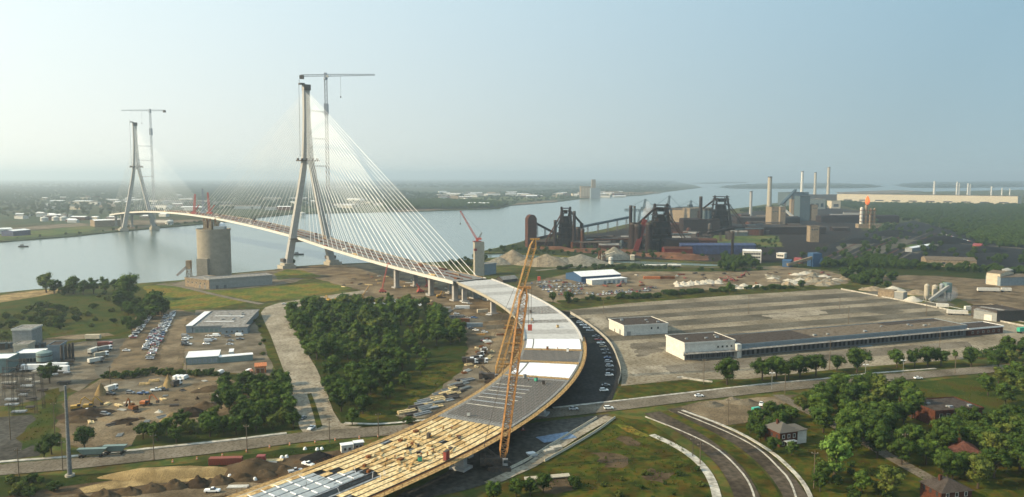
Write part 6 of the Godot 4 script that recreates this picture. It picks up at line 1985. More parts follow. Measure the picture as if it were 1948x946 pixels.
func truck(label, at, yaw, paint, bed, ln, group = ""):
	var r = thing("lorry", label, "lorry", at, yaw, group)
	var st = mb()
	bx(st, ln * 0.5 - 2.2, ln * 0.5, 0.7, 3.0, -1.2, 1.2)
	var cab = build(st, "cab", M["paint_" + paint], r)
	st = mb()
	bx(st, ln * 0.5 - 1.3, ln * 0.5 + 0.04, 1.7, 2.7, -1.24, 1.24)
	build(st, "cab_window", M.glass_dark, cab)
	st = mb()
	bx(st, -ln * 0.5, ln * 0.5 - 2.3, 1.0, 3.2, -1.25, 1.25)
	build(st, "load_body", M[bed], r)
	st = mb()
	bx(st, -ln * 0.5, ln * 0.5 - 0.2, 0.7, 0.98, -0.6, 0.6)
	build(st, "chassis", M.dark_steel, r)
	for x in [-ln * 0.38, -ln * 0.22, ln * 0.34]:
		for z in [-1.05, 1.05]:
			st = mb()
			tube(st, Vector3(x, 0.5, z - 0.22), Vector3(x, 0.5, z + 0.22), 0.5, 0.5, 10)
			build(st, "wheel", M.rubber, r)
	return r

func excavator(label, at, yaw, m, reach = 6.0):
	var r = thing("excavator", label, "excavator", at, yaw)
	for s in [-1, 1]:
		var st = mb()
		bx(st, -2.2, 2.2, 0.1, 0.9, s * 1.25 - 0.35, s * 1.25 + 0.35)
		tube(st, Vector3(-2.2, 0.5, s * 1.25 - 0.34), Vector3(-2.2, 0.5, s * 1.25 + 0.34), 0.42, 0.42, 10)
		tube(st, Vector3(2.2, 0.5, s * 1.25 - 0.34), Vector3(2.2, 0.5, s * 1.25 + 0.34), 0.42, 0.42, 10)
		build(st, "crawler_track", M.dark_steel, r)
	var st = mb()
	bx(st, -2.6, 1.4, 1.1, 2.4, -1.4, 1.4)
	build(st, "house", M[m], r)
	st = mb()
	bx(st, 0.1, 1.6, 1.1, 3.1, 0.3, 1.4)
	var cab = build(st, "cab", M[m], r)
	st = mb()
	bx(st, 0.3, 1.66, 2.0, 3.0, 0.36, 1.46)
	build(st, "cab_window", M.glass_dark, cab)
	st = mb()
	var e = Vector3(reach * 0.6, 5.6, -0.4)
	var w = Vector3(reach * 1.15, 2.6, -0.4)
	var p = Vector3(1.4, 1.8, -0.4)
	var q = p.lerp(e, 0.55) + Vector3(-0.5, 0.9, 0)
	for s in [[p, q, 0.42], [q, e, 0.36]]:
		box(st, (s[0] + s[1]) * 0.5, Vector3(s[2] * 1.6, s[0].distance_to(s[1]) + 0.3, s[2]), aim(s[1] - s[0]))
	build(st, "boom", M[m], r)
	st = mb()
	box(st, (e + w) * 0.5, Vector3(0.5, e.distance_to(w), 0.4), aim(w - e))
	build(st, "stick", M[m], r)
	st = mb()
	bx(st, w.x - 0.9, w.x + 0.4, w.y - 1.2, w.y, -1.0, 0.2)
	build(st, "bucket", M.dark_steel, r)
	return r

func make_vehicles():
	# rows in the dirt car park on the left
	var where = ""
	var grp = "cars parked in the dirt car park"
	park_row(Vector3(-239.9, 0, -518.7), Vector3(-278.6, 0, -632.6), 2.7, 0.25, 0.1, "the rightmost dirt car park row", grp)
	park_row(Vector3(-237.5, 0, -505.6), Vector3(-277.8, 0, -618.1), 2.7, 0.25, 0.12, "the second dirt car park row from right", grp)
	park_row(Vector3(-221.7, 0, -467.3), Vector3(-244.6, 0, -530.7), 2.9, 0.2, 0.25, "the nearest dirt car park row", grp)
	park_row(Vector3(-236.5, 0, -493.2), Vector3(-261.2, 0, -562.2), 3.0, 0.3, 0.35, "the sparse dirt car park row", grp)
	park_row(Vector3(-262.8, 0, -530.7), Vector3(-289.6, 0, -613.4), 2.8, 0.3, 0.2, "the row under the bank of trees", "cars in the row under the trees")
	car("sedan", "white", Vector3(-247.9, 0, -491.7) + Vector3.UP * 0.2, 0.1, "white saloon alone on the left of the dirt car park", "")
	for q in [[-223.7, -474.2, "grey"], [-220.8, -467.3, "black"]]:
		pass
	where = "parked in the yard in front of the grey depot"
	grp = "cars in front of the grey depot"
	for q in [[-228.6, -536], [-224.2, -525.5], [-220.7, -517], [-217.3, -508.8], [-212.8, -537.8], [-206.4, -520.4], [-204.6, -512.1], [-198.9, -536], [-192, -522.1], [-188.2, -510.4], [-192, -539.6], [-187.3, -527.2], [-205.5, -525.5], [-224.2, -530.7], [-216.2, -510.4], [-207.3, -537.8]]:
		var k = ["sedan", "suv", "pickup", "van"][rng.randi() % 4]
		var c = ["white", "silver", "grey", "white", "black"][rng.randi() % 5]
		car(k, c, Vector3(q[0], 0.15, q[1]), rng.randf_range(-0.2, 0.2), c + {"sedan": " saloon ", "suv": " estate ", "pickup": " pickup ", "van": " van "}[k] + where, grp)
	# curved row in the shade of the viaduct
	var arc = curve([49.2, -608.8, 56.2, -570.1, 60.4, -530.7, 61.3, -493.2, 59.7, -459.2, 57.1, -434.3, 51.7, -407.6, 47.1, -387.7], 10.5)
	var i = 0
	while i < arc.size() - 2:
		if rng.randf() > 0.1:
			var c = SHADES[rng.randi() % SHADES.size()]
			var k = ["sedan", "suv", "pickup"][rng.randi() % 3]
			car(k, c, Vector3(arc[i] - 1.5, 0.2, arc[i + 1]), rng.randf_range(-0.1, 0.1) + 0.12, c + {"sedan": " saloon, ", "suv": " estate, ", "pickup": " pickup, "}[k] + ordinal(i / 2) + " from the top in the curved row by the fence", "cars in the curved row by the fence")
		i += 2
	# on the roads
	car("pickup", "white", Vector3(-89.1, 0, -336.5) + Vector3.UP * 0.25, 1.4, "white pickup waiting at the end of the wide concrete road", "", "pickup_truck")
	car("sedan", "grey", Vector3(-96.7, 0, -351.5) + Vector3.UP * 0.25, 1.4, "dark saloon behind the white pickup on the wide road", "", "car")
	car("sedan", "white", Vector3(-199.6, 0, -674.8) + Vector3.UP * 0.25, 0.3, "pale car turning at the top of the wide concrete road", "", "car")
	car("sedan", "silver", Vector3(29.6, 0, -365.3) + Vector3.UP * 0.32, 0.12, "silver car just out of the viaduct's shade on the avenue", "", "car")
	car("suv", "white", Vector3(46.6, 0, -366.2) + Vector3.UP * 0.32, 0.12, "white estate with dark windows on the avenue by the concrete ramp", "", "car")
	car("sedan", "white", Vector3(95.3, 0, -387.7) + Vector3.UP * 0.32, 0.12, "white car on the avenue below the round tree", "", "car")
	car("sedan", "white", Vector3(225.2, 0, -422.7) + Vector3.UP * 0.32, 0.1, "white car on the avenue near the side road", "", "car")
	car("pickup", "white", Vector3(122.3, 0, -373.1) + Vector3.UP * 0.2, 1.2, "white pickup on the lane beside the bare lot", "", "pickup_truck")
	car("van", "green", Vector3(117, 0, -362.8) + Vector3.UP * 0.2, 0.4, "teal van half hidden by bushes on the bare lot", "", "delivery_van")
	car("pickup", "white", Vector3(-106.5, 0, -267.3) + Vector3.UP * 0.25, 0.05, "white pickup with a ladder on the sandy track", "", "pickup_truck")
	car("pickup", "white", Vector3(-79.2, 0, -293) + Vector3.UP * 0.2, -0.5, "white pickup beside the formwork edge", "", "pickup_truck")
	car("pickup", "silver", Vector3(-82.2, 0, -286.1) + Vector3.UP * 0.2, 0.5, "silver pickup nearest the formwork edge", "", "pickup_truck")
	# construction site below the viaduct
	for q in [[-41.4, -680.5, "white"], [-37.5, -677.6, "white"], [-15.5, -630.2, "silver"], [-18.7, -620.5, "white"], [-39.6, -615.8, "grey"], [-34.9, -606.5, "silver"], [-30, -608.8, "blue"], [-30.6, -566.1, "grey"], [-26.4, -558.3, "white"], [-19.6, -550.6, "silver"], [-17.1, -520.4, "white"], [-19.3, -522.1, "red"], [-35.4, -574.2, "black"], [-45.3, -625.3, "white"]]:
		var k = ["sedan", "pickup", "suv"][rng.randi() % 3]
		car(k, q[2], Vector3(q[0], 0.2, q[1]), rng.randf_range(-0.5, 0.5), q[2] + {"sedan": " saloon ", "suv": " estate ", "pickup": " pickup "}[k] + "on the building site between the wood and the viaduct", "vehicles on the site below the viaduct")
	for q in [[-26.7, -461.9, 0.1], [-23.9, -457.9, 0.2], [-21.5, -465.9, 0.4], [-19.6, -475.6, 1.2], [-17.7, -487.2, 1.5], [-18, -459.2, 0.1]]:
		truck("dark machine lorry in the cluster at the edge of the wood", Vector3(q[0], 0.2, q[1]), q[2], "white", "dark_steel", 7.0, "machine lorries at the edge of the wood")
	# scrap yard: rows of wrecked cars
	grp = "cars in the scrap yard"
	for q in [[Vector3(24.6, 0, -785.7), Vector3(80.5, 0, -809.1), "the second"], [Vector3(27.5, 0, -774.5), Vector3(84, 0, -789.5), "the third"], [Vector3(29, 0, -760), Vector3(71.1, 0, -767.2), "the fourth"], [Vector3(33.6, 0, -746.1), Vector3(67.3, 0, -753), "the fifth"], [Vector3(70.5, 0, -732.7), Vector3(119.7, 0, -760), "the right"], [Vector3(71, 0, -722.9), Vector3(137.2, 0, -756.5), "the long right"], [Vector3(42.8, 0, -729.4), Vector3(68.3, 0, -736), "the nearest"], [Vector3(19.8, 0, -805.1), Vector3(54.3, 0, -829.7), "the backmost"], [Vector3(125.5, 0, -763.6), Vector3(145.7, 0, -774.5), "the short far right"]]:
		park_row(q[0], q[1], 3.1, 1.35, 0.2, q[2] + " scrap yard row", grp, true)
	park_row(Vector3(842, 0, -1523.4), Vector3(788.3, 0, -1327.1), 7.0, 0.4, 0.2, "the upper line behind the goods yard", "cars behind the goods yard", true)
	park_row(Vector3(807.9, 0, -1443.4), Vector3(767, 0, -1306), 7.0, 0.4, 0.3, "the lower line behind the goods yard", "cars behind the goods yard", true)
	# parked lorries and trailers
	semi_trailer("left of two green-grey tank trailers on the avenue", Vector3(-167.8, 0, -302.1) + Vector3.UP * 0.32, 0.11, 11.0, "green_wall", "hopper")
	semi_trailer("right of two green-grey tank trailers on the avenue", Vector3(-160.5, 0, -305.7) + Vector3.UP * 0.32, 0.11, 9.0, "green_wall", "hopper")
	semi_trailer("long white box trailer on the yard wall line at right", Vector3(360.9, 0, -622.9) + Vector3.UP * 0.2, -0.28, 15.0, "white_wall", "box")
	semi_trailer("green box trailer cut by the right picture edge", Vector3(366.9, 0, -550.6) + Vector3.UP * 0.2, 0.3, 9.0, "machine_green", "box")
	semi_trailer("long white trailer on the tan field below the cream shed", Vector3(463.2, 0, -749.5) + Vector3.UP * 0.2, -0.1, 20.0, "white_wall", "box")
	semi_trailer("short white trailer right of the long one on the tan field", Vector3(480.6, 0, -749.5) + Vector3.UP * 0.2, -0.1, 9.0, "white_wall", "box")
	semi_trailer("white trailer behind the slab yard wall by the batching plant", Vector3(367, 0, -655.7) + Vector3.UP * 0.2, -0.3, 9.0, "white_wall", "box")
	semi_trailer("white trailer beside the grey workshop", Vector3(382.7, 0, -642.7) + Vector3.UP * 0.2, 0.1, 9.0, "white_wall", "box")
	for q in [[177.5, -956], [184.6, -956], [199.5, -961.6], [203.5, -956], [166.4, -956]]:
		semi_trailer("white tanker parked on the gravel road by the canal", Vector3(q[0], 0.32, q[1]), 0.0, 11.0, "white_wall", "tank", "white tankers by the canal")
	for q in [[-255.7, -475.6, 1.0, "white", "old_concrete"], [-262.6, -493.2, 1.0, "white", "grey_wall"], [-250.9, -460.6, 1.0, "grey", "white_wall"], [-266.5, -487.2, 1.5, "white", "white_wall"]]:
		truck("white lorry in the slanting row at the gravel track", Vector3(q[0], 0.2, q[1]), q[2], q[3], q[4], 9.0, "lorries on the gravel track")
	truck("red and white lorry at the head of the slanting row", Vector3(-268.7, 0, -505.6) + Vector3.UP * 0.2, 0.2, "red", "container_red", 9.0)
	semi_trailer("pale box trailer by the weedy bank", Vector3(-287.3, 0, -525.5) + Vector3.UP * 0.2, 0.0, 10.0, "cream_wall", "box")
	semi_trailer("long white-topped trailer behind the big dark tree", Vector3(-275.3, 0, -440.3) + Vector3.UP * 0.2, 0.05, 14.0, "white_roof", "box")
	semi_trailer("left of the pair of white trailers beside the big dark tree", Vector3(-264.7, 0, -443.9) + Vector3.UP * 0.2, 0.05, 12.0, "white_roof", "box")
	semi_trailer("right of the pair of white trailers beside the big dark tree", Vector3(-259.2, 0, -436.6) + Vector3.UP * 0.2, 0.05, 11.0, "white_roof", "box")
	truck("white van-bodied lorry beside the sand heap in the digging yard", Vector3(-209.6, 0, -398.4) + Vector3.UP * 0.2, 1.3, "white", "white_wall", 7.0)
	truck("lorry with white cab at the second sand heap", Vector3(-180.1, 0, -408.6) + Vector3.UP * 0.2, 1.3, "white", "dark_steel", 7.0)
	for q in [[-185.9, -422.7], [-183.6, -422.7], [-181.2, -422.7], [-165.7, -434.3], [-150.4, -436.6]]:
		car("van", "white", Vector3(q[0], 0.2, q[1]), 1.4, "white van in the line behind the hedge of the digging yard", "white vans behind the hedge")
	for q in [[-206.6, -391.5, "black"], [-197.2, -393.4, "grey"], [-190.3, -392.5, "blue"], [-186.2, -398.4, "white"], [-183.1, -399.4, "black"], [-191.3, -357.1, "grey"], [-202.7, -362, "white"]]:
		car("pickup" if q[2] != "grey" else "suv", q[2], Vector3(q[0], 0.2, q[1]), rng.randf_range(-0.3, 0.3), q[2] + (" pickup" if q[2] != "grey" else " estate car") + " on the hardstanding of the digging yard", "vehicles in the digging yard")
	excavator("left excavator with raised arm on the rubble in the digging yard", Vector3(-209.8, 0, -366.2), 0.5, "machine_yellow")
	excavator("right excavator with folded arm on the rubble in the digging yard", Vector3(-204.6, 0, -367.9), 0.2, "machine_yellow", 5.0)
	excavator("orange excavator standing alone mid-yard", Vector3(-179.6, 0, -373.1), 0.0, "orange", 5.0)
	excavator("dark excavator left of the orange one", Vector3(-182.5, 0, -365.3), 2.6, "rust_steel", 4.0)
	excavator("yellow excavator on the site behind the dense wood", Vector3(-157.8, 0, -698), 0.4, "machine_yellow")
	excavator("small yellow excavator behind the wood's middle", Vector3(-164.9, 0, -692.1), 2.4, "machine_yellow", 5.0)
	excavator("yellow excavator between the side-span piers", Vector3(-67.5, 0, -716.5), 0.4, "machine_yellow", 5.0)
	excavator("red material handler in the scrap field", Vector3(228.9, 0, -825.5), 0.3, "machine_red", 9.0)
	excavator("second red material handler right of the first", Vector3(236.3, 0, -829.7), 2.6, "machine_red", 9.0)
	excavator("dull red handler beside the white front shed", Vector3(109.3, 0, -785.7), 0.6, "machine_red", 8.0)
	excavator("small red handler behind the crushed-stone field", Vector3(260.5, 0, -869.5), 0.3, "machine_red", 7.0)
	# shipping containers
	for q in [[-111.7, -294.7, 12.5, 0.07, "container_red", "rust-red container beside the avenue verge"], [-98.6, -296.9, 3.2, 0.07, "machine_red", "small red skip right of the rust-red container"], [-42, -653, 12.0, 0.1, "white_roof", "white container at the back of the site"], [-44, -606.5, 11.0, 0.1, "grey_roof", "grey container beside the wood's right edge"], [-38.2, -593.2, 11.0, 0.05, "rust_steel", "brown container below the grey one"], [-27.9, -574.2, 12.0, 0.05, "bluegrey_wall", "blue-grey container beside the parked site cars"], [-24.3, -635.1, 9.0, 0.3, "cream_wall", "cream container under the viaduct edge"], [155.2, -847, 22.0, 0.0, "orange", "long orange container stack in the scrap field"], [170.7, -847, 16.0, 0.0, "rust_steel", "brown container stack right of the orange one"]]:
		var o = thing("shipping_container", q[5], "container", Vector3(q[0], 0.2, q[1]), q[3])
		var st = mb()
		bx(st, -q[2] * 0.5, q[2] * 0.5, 0, 2.7, -1.3, 1.3)
		build(st, "shell", M[q[4]], o)
		st = mb()
		for k in int(q[2] / 0.6):
			bx(st, -q[2] * 0.5 + 0.1 + k * 0.6, -q[2] * 0.5 + 0.35 + k * 0.6, 0.1, 2.6, 1.3, 1.36)
			bx(st, -q[2] * 0.5 + 0.1 + k * 0.6, -q[2] * 0.5 + 0.35 + k * 0.6, 0.1, 2.6, -1.36, -1.3)
		build(st, "corrugation", M[q[4]], o)
		st = mb()
		bx(st, -q[2] * 0.5 - 0.06, -q[2] * 0.5, 0.1, 2.6, -1.2, -0.03)
		bx(st, -q[2] * 0.5 - 0.06, -q[2] * 0.5, 0.1, 2.6, 0.03, 1.2)
		build(st, "door", M[q[4]], o)

# ---------------------------------------------------------------- poles, fences, barriers
func make_poles():
	var h = 34.8
	var r = thing("steel_monopole", "tall tapering grey steel pole beside the avenue", "pole", Vector3(-165.7, 0, -282.4))
	var st = mb()
	lathe(st, Vector3.ZERO, [0.86, -0.2, 0.66, h * 0.4, 0.4, h, 0.01, h], 16)
	build(st, "shaft", M.pole_grey, r)
	st = mb()
	lathe(st, Vector3.ZERO, [0.95, 0, 1.7, 0, 1.7, 0.9, 0.95, 0.9], 16)
	build(st, "footing", M.old_concrete, r)
	for k in 4:
		st = mb()
		var y = h * (0.22 + 0.19 * k)
		lathe(st, Vector3.ZERO, [lerpf(0.78, 0.4, y / h) - 0.02, y, lerpf(0.86, 0.48, y / h), y, lerpf(0.86, 0.48, y / h), y + 0.5, lerpf(0.78, 0.4, y / h) - 0.02, y + 0.5], 16)
		build(st, "collar", M.pole_grey, r)
	for q in [[-184.8, -282.4, 11.0, "wooden utility pole by the avenue at far left"], [-171.7, -288.2, 12.0, "wooden utility pole just left of the steel monopole"], [-141.6, -298.7, 11.0, "wooden utility pole on the avenue right of the tank trailers"], [-107.8, -307.5, 12.0, "wooden utility pole above the red container"], [-77, -319.4, 11.0, "wooden utility pole in the avenue junction"], [-57.5, -326, 11.0, "wooden utility pole left of the formwork"], [-213.8, -322.7, 16.0, "wooden pole in the weedy yard at far left"], [-200.1, -331.5, 14.0, "wooden pole behind the steel monopole"], [103.9, -412.9, 14.0, "brown lamp pole beside the slab yard lawn"], [139.7, -389.6, 12.0, "wooden pole on the avenue above the bare lot"], [184.1, -442.7, 18.0, "slim pole between the tree row's middle trees"], [272.2, -487.2, 16.0, "slim pole right of the long tree row"], [252.2, -434.3, 11.0, "pole at the avenue near the side road"], [193.2, -627.7, 16.0, "floodlight pole in the middle of the slab yard"], [270.6, -635.1, 14.0, "floodlight pole at the slab yard's far rows"], [256.2, -584.6, 14.0, "floodlight pole behind the loading docks"], [330.7, -613.4, 15.0, "floodlight pole near the slab yard wall"], [74.7, -627.7, 13.0, "pole left of the small white depot"], [97.9, -343.8, 12.0, "pole at the edge of the ramp bushes"], [108.7, -271.1, 14.0, "pole beside the outer ramp"], [154.2, -296.9, 12.0, "lamp pole on the residential lane"], [188.2, -403.4, 9.0, "short pole by the yellow bush"], [73.3, -294.2, 9.0, "lamp post on the pale footpath"], [72.6, -303.3, 8.0, "second lamp post on the pale footpath"], [-215.4, -408.6, 11.0, "thin pole at the edge of the digging yard"], [-181.3, -425, 9.0, "thin pole in the hedge of the digging yard"]]:
		var p = thing("utility_pole", q[3], "pole", Vector3(q[0], 0, q[1]), rng.randf_range(-0.2, 0.3))
		st = mb()
		tube(st, Vector3(0, -0.2, 0), Vector3(0, q[2], 0), 0.2, 0.14, 8)
		build(st, "shaft", M.wood_pole, p)
		st = mb()
		bx(st, -1.2, 1.2, q[2] - 1.0, q[2] - 0.8, -0.12, 0.12)
		build(st, "cross_arm", M.wood_pole, p)
		st = mb()
		for k in 3:
			tube(st, Vector3(-1.0 + k, q[2] - 0.8, 0), Vector3(-1.0 + k, q[2] - 0.45, 0), 0.1, 0.07, 6)
		build(st, "insulator", M.kerb, p)
	# floodlights beside the avenue
	for q in [[136.9, -401.4, "left white floodlight mast along the avenue"], [194.3, -419.4, "middle white floodlight mast along the avenue"], [220.2, -429.6, "right white floodlight mast along the avenue"]]:
		var p = thing("floodlight_mast", q[2], "lamp post", Vector3(q[0], 0, q[1]))
		st = mb()
		tube(st, Vector3(0, -0.2, 0), Vector3(0, 9.0, 0), 0.14, 0.1, 8)
		build(st, "shaft", M.galvanised, p)
		st = mb()
		bx(st, -1.3, 1.3, 8.9, 9.05, -0.1, 0.1)
		bx(st, -1.5, -0.5, 9.0, 9.35, -0.3, 0.3)
		bx(st, 0.5, 1.5, 9.0, 9.35, -0.3, 0.3)
		build(st, "lamp_head", M.white_roof, p)
	# lattice gantries of the substation
	for q in [[-251, -383.9, 17.0, "middle steel"], [-229.7, -357.9, 20.0, "nearest steel"], [-231, -366.2, 18.0, "rightmost steel"], [-265, -408.6, 15.0, "backmost steel"], [-248.5, -374.8, 16.0, "leftmost steel"]]:
		var p = thing("lattice_gantry", "" + q[3] + " lattice gantry in the substation yard", "gantry", Vector3(q[0], 0, q[1]), 0.2, "substation gantries")
		for s in [-1, 1]:
			st = mb()
			lattice(st, Vector3(s * 5.0, 0, 0), Vector3(s * 4.4, q[2], 0), 1.1, 0.6, 7, 0.06)
			build(st, "leg", M.dark_steel, p)
		st = mb()
		lattice(st, Vector3(-5.0, q[2] - 1, 0), Vector3(5.0, q[2] - 1, 0), 0.8, 0.8, 6, 0.06)
		build(st, "beam", M.dark_steel, p)
	# the curved white fence between the yards
	var f = curve([47.7, -627.7, 57.8, -578.3, 65.3, -517, 64.2, -461.9, 61.6, -431.9, 57.4, -411.8], 4.0)
	r = thing("boundary_fence", "curved pale fence between the viaduct and the slab yard", "fence", Vector3.ZERO)
	for i in range(0, f.size() - 2, 2):
		st = mb()
		var a = Vector3(f[i], 0, f[i + 1])
		var b = Vector3(f[i + 2], 0, f[i + 3])
		box(st, (a + b) * 0.5 + Vector3.UP * 1.25, Vector3(0.12, a.distance_to(b) - 0.1, 2.2), Basis(Vector3.UP, -atan2(b.z - a.z, b.x - a.x)) * Basis(Vector3(0, 0, 1), PI / 2) * Basis(Vector3(0, 1, 0), PI / 2))
		build(st, "panel", M.kerb, r)
		st = mb()
		tube(st, a, a + Vector3.UP * 2.5, 0.09, 0.09, 6)
		build(st, "post", M.galvanised, r)
	# low white wall of the slab yard's far edge
	f = curve([327.5, -767.2, 349, -704.1, 365.8, -647.8, 377.4, -595.4, 388.7, -558.3], 12.0)
	r = thing("yard_wall", "long low white wall along the far right edge of the slab yard", "wall", Vector3.ZERO)
	for i in range(0, f.size() - 2, 2):
		st = mb()
		var a = Vector3(f[i], 0, f[i + 1])
		var b = Vector3(f[i + 2], 0, f[i + 3])
		box(st, (a + b) * 0.5 + Vector3.UP * 0.6, Vector3(0.4, a.distance_to(b) - 0.15, 1.4), Basis(Vector3.UP, -atan2(b.z - a.z, b.x - a.x)) * Basis(Vector3(0, 0, 1), PI / 2) * Basis(Vector3(0, 1, 0), PI / 2))
		build(st, "wall_panel", M.kerb, r)
	# concrete barriers along the works ramp, each one a thing
	for q in [[curve([39.3, -352.3, 29.4, -336.5, 16.7, -316.2, 6.5, -299.2, -0.8, -289.2], 4.0), "far side"], [curve([47.8, -352.3, 37.3, -333.6, 24.2, -313.6, 12.6, -296.9], 4.0), "near side"]]:
		var c = q[0]
		for i in range(0, c.size() - 2, 2):
			var a = Vector3(c[i], 0.3, c[i + 1])
			var b = Vector3(c[i + 2], 0.3, c[i + 3])
			var o = thing("concrete_barrier", ordinal(i / 2) + " concrete barrier from the avenue on the " + q[1] + " of the works ramp", "barrier", a, -atan2(b.z - a.z, b.x - a.x), "barriers along the works ramp")
			st = mb()
			var ln = a.distance_to(b) - 0.25
			var p = [[-0.35, 0], [0.35, 0], [0.2, 0.3], [0.12, 0.95], [-0.12, 0.95], [-0.2, 0.3]]
			for k in 6:
				var u = p[k]
				var v = p[(k + 1) % 6]
				quad(st, Vector3(0, u[1], u[0]), Vector3(ln, u[1], u[0]), Vector3(ln, v[1], v[0]), Vector3(0, v[1], v[0]), Vector3(0, u[1] + v[1] - 0.9, u[0] + v[0]))
			for x in [0.0, ln]:
				quad(st, Vector3(x, 0, -0.35), Vector3(x, 0, 0.35), Vector3(x, 0.95, 0.12), Vector3(x, 0.95, -0.12), Vector3(x - 0.5, 0, 0))
			build(st, "block", M.barrier, o)
	r = thing("jersey_wall", "short pale concrete kerb wall in the slab yard corner", "wall", Vector3(92, 0, -425))
	st = mb()
	bx(st, 0, 3.5, 0, 1.0, -0.6, 0.6)
	box(st, Vector3(10, 0.5, 5.0), Vector3(17, 1.0, 0.7), Basis(Vector3.UP, -0.55))
	build(st, "wall_block", M.kerb, r)

# ---------------------------------------------------------------- trees
func leaf_card(st, p, n, s, c):
	var q = aim(n)
	var t = rng.randf() * TAU
	var u = (q.x * cos(t) + q.z * sin(t)) * s
	var v = (q.z * cos(t) - q.x * sin(t)) * s * rng.randf_range(0.6, 1.0)
	var three = [p - u - v * 0.3, p + v, p + u * 0.9 - v * 0.4]
	if (three[2] - three[0]).cross(three[1] - three[0]).dot(n) < 0:
		three.reverse()
	for w in three:
		st.set_color(c)
		st.set_normal(n)
		st.add_vertex(w)

func make_tree_kind(rx, ry, cy, trunk_h, clusters, leaves, ls, col, spiky = 0.0):
	# unit-high tree: crown of leaf clumps round a branching trunk
	var st = mb()
	for k in clusters:
		var d = Vector3(rng.randfn(), rng.randfn(), rng.randfn()).normalized()
		var f = pow(rng.randf(), 0.4) * 0.78
		var c = Vector3(d.x * rx * f, cy + d.y * ry * f, d.z * rx * f)
		var narrow = 1.0 - spiky * clampf((c.y - cy) / ry, -0.3, 1.0)
		c.x *= narrow
		c.z *= narrow
		var cr = rng.randf_range(0.22, 0.4) * minf(rx, ry) * (0.6 + 0.4 * narrow)
		var tone = rng.randf_range(0.72, 1.3)
		var warm = rng.randf_range(-0.12, 0.16)
		# dense heart of the clump
		for i in 7:
			for j in 4:
				var p = []
				for e in [[i, j], [i + 1, j], [i + 1, j + 1], [i, j + 1]]:
					var a = TAU * e[0] / 7.0
					var b = PI * e[1] / 4.0
					p.append(c + Vector3(cos(a) * sin(b), cos(b), sin(a) * sin(b)) * cr * 0.66)
				var nn = ((p[0] + p[2]) * 0.5 - c).normalized()
				var cc = Color(col.x * tone, col.y * tone, col.z * tone)
				for t in [[0, 1, 2], [0, 2, 3]]:
					var o = t if (p[t[2]] - p[t[0]]).cross(p[t[1]] - p[t[0]]).dot(nn) > 0 else [t[0], t[2], t[1]]
					for v in o:
						st.set_color(cc)
						st.set_normal(nn)
						st.add_vertex(p[v])
		for i in leaves:
			var e = Vector3(rng.randfn(), rng.randfn(), rng.randfn()).normalized()
			var p = c + e * cr * rng.randf_range(0.66, 1.12)
			var n = (e + Vector3(rng.randfn(), rng.randfn(), rng.randfn()) * 0.45).normalized()
			var g = tone * rng.randf_range(0.75, 1.3)
			leaf_card(st, p, n, ls * rng.randf_range(0.6, 1.3), Color(col.x * g * (1.0 + warm), col.y * g, col.z * g * (1.0 - warm)))
	var t = mb()
	tube(t, Vector3(0, -0.02, 0), Vector3(0.01, trunk_h, 0), 0.03, 0.02, 8)
	tube(t, Vector3(0.01, trunk_h, 0), Vector3(-0.01, cy + ry * 0.4, 0), 0.02, 0.006, 6)
	for k in 6:
		var a = TAU * k / 6.0 + rng.randf()
		tube(t, Vector3(0, trunk_h * rng.randf_range(0.7, 1.1), 0), Vector3(cos(a) * rx * 0.6, cy + ry * rng.randf_range(-0.3, 0.3), sin(a) * rx * 0.6), 0.012, 0.004, 5)
	TREES.append({"crown": st.commit(), "trunk": t.commit()})

func make_tree_kinds():
	var dark = Vector3(0.035, 0.06, 0.013)
	var mid = Vector3(0.055, 0.09, 0.017)
	var olive = Vector3(0.08, 0.1, 0.022)
	var bright = Vector3(0.1, 0.17, 0.035)
	make_tree_kind(0.4, 0.4, 0.58, 0.3, 34, 60, 0.032, dark)            # 0 round dark
	make_tree_kind(0.38, 0.38, 0.6, 0.32, 32, 60, 0.034, mid)           # 1 round mid
	make_tree_kind(0.34, 0.42, 0.56, 0.26, 30, 60, 0.034, olive)        # 2 taller olive
	make_tree_kind(0.3, 0.46, 0.52, 0.2, 30, 60, 0.03, mid, 0.35)       # 3 upright
	make_tree_kind(0.44, 0.36, 0.6, 0.34, 36, 60, 0.032, dark)          # 4 spreading
	make_tree_kind(0.3, 0.45, 0.54, 0.2, 30, 60, 0.034, bright, 0.3)    # 5 bright
	make_tree_kind(0.62, 0.42, 0.42, 0.12, 30, 60, 0.055, dark)         # 6 shrub
	make_tree_kind(0.62, 0.42, 0.42, 0.12, 26, 60, 0.06, olive)         # 7 olive shrub
	make_tree_kind(0.37, 0.41, 0.57, 0.28, 34, 64, 0.034, Vector3(0.045, 0.074, 0.015)) # 8
	make_tree_kind(0.35, 0.43, 0.55, 0.24, 32, 64, 0.032, Vector3(0.07, 0.108, 0.02), 0.15) # 9

func tree(kind, at, h, label, group, n = "tree"):
	var r = thing(n, label, "shrub" if n.contains("shrub") else "tree", at, rng.randf() * TAU, group)
	var t = build(TREES[kind].trunk, "trunk", M.bark, r)
	var c = build(TREES[kind].crown, "crown", M.leaf, r)
	r.scale = Vector3(h * rng.randf_range(1.1, 1.42), h * 1.08, h * rng.randf_range(1.1, 1.42))
	return r

func scatter(flat, gap, most):
	# points at least gap apart inside an outline, nearest to the viewer last
	var poly = pts(flat)
	var lo = poly[0]
	var hi = poly[0]
	for p in poly:
		lo = lo.min(p)
		hi = hi.max(p)
	var out = []
	for k in most * 14:
		var p = Vector2(rng.randf_range(lo.x, hi.x), rng.randf_range(lo.y, hi.y))
		if not Geometry2D.is_point_in_polygon(p, poly):
			continue
		var ok = true
		for q in out:
			if p.distance_squared_to(q) < gap * gap:
				ok = false
				break
		if ok:
			out.append(p)
			if out.size() >= most:
				break
	return out

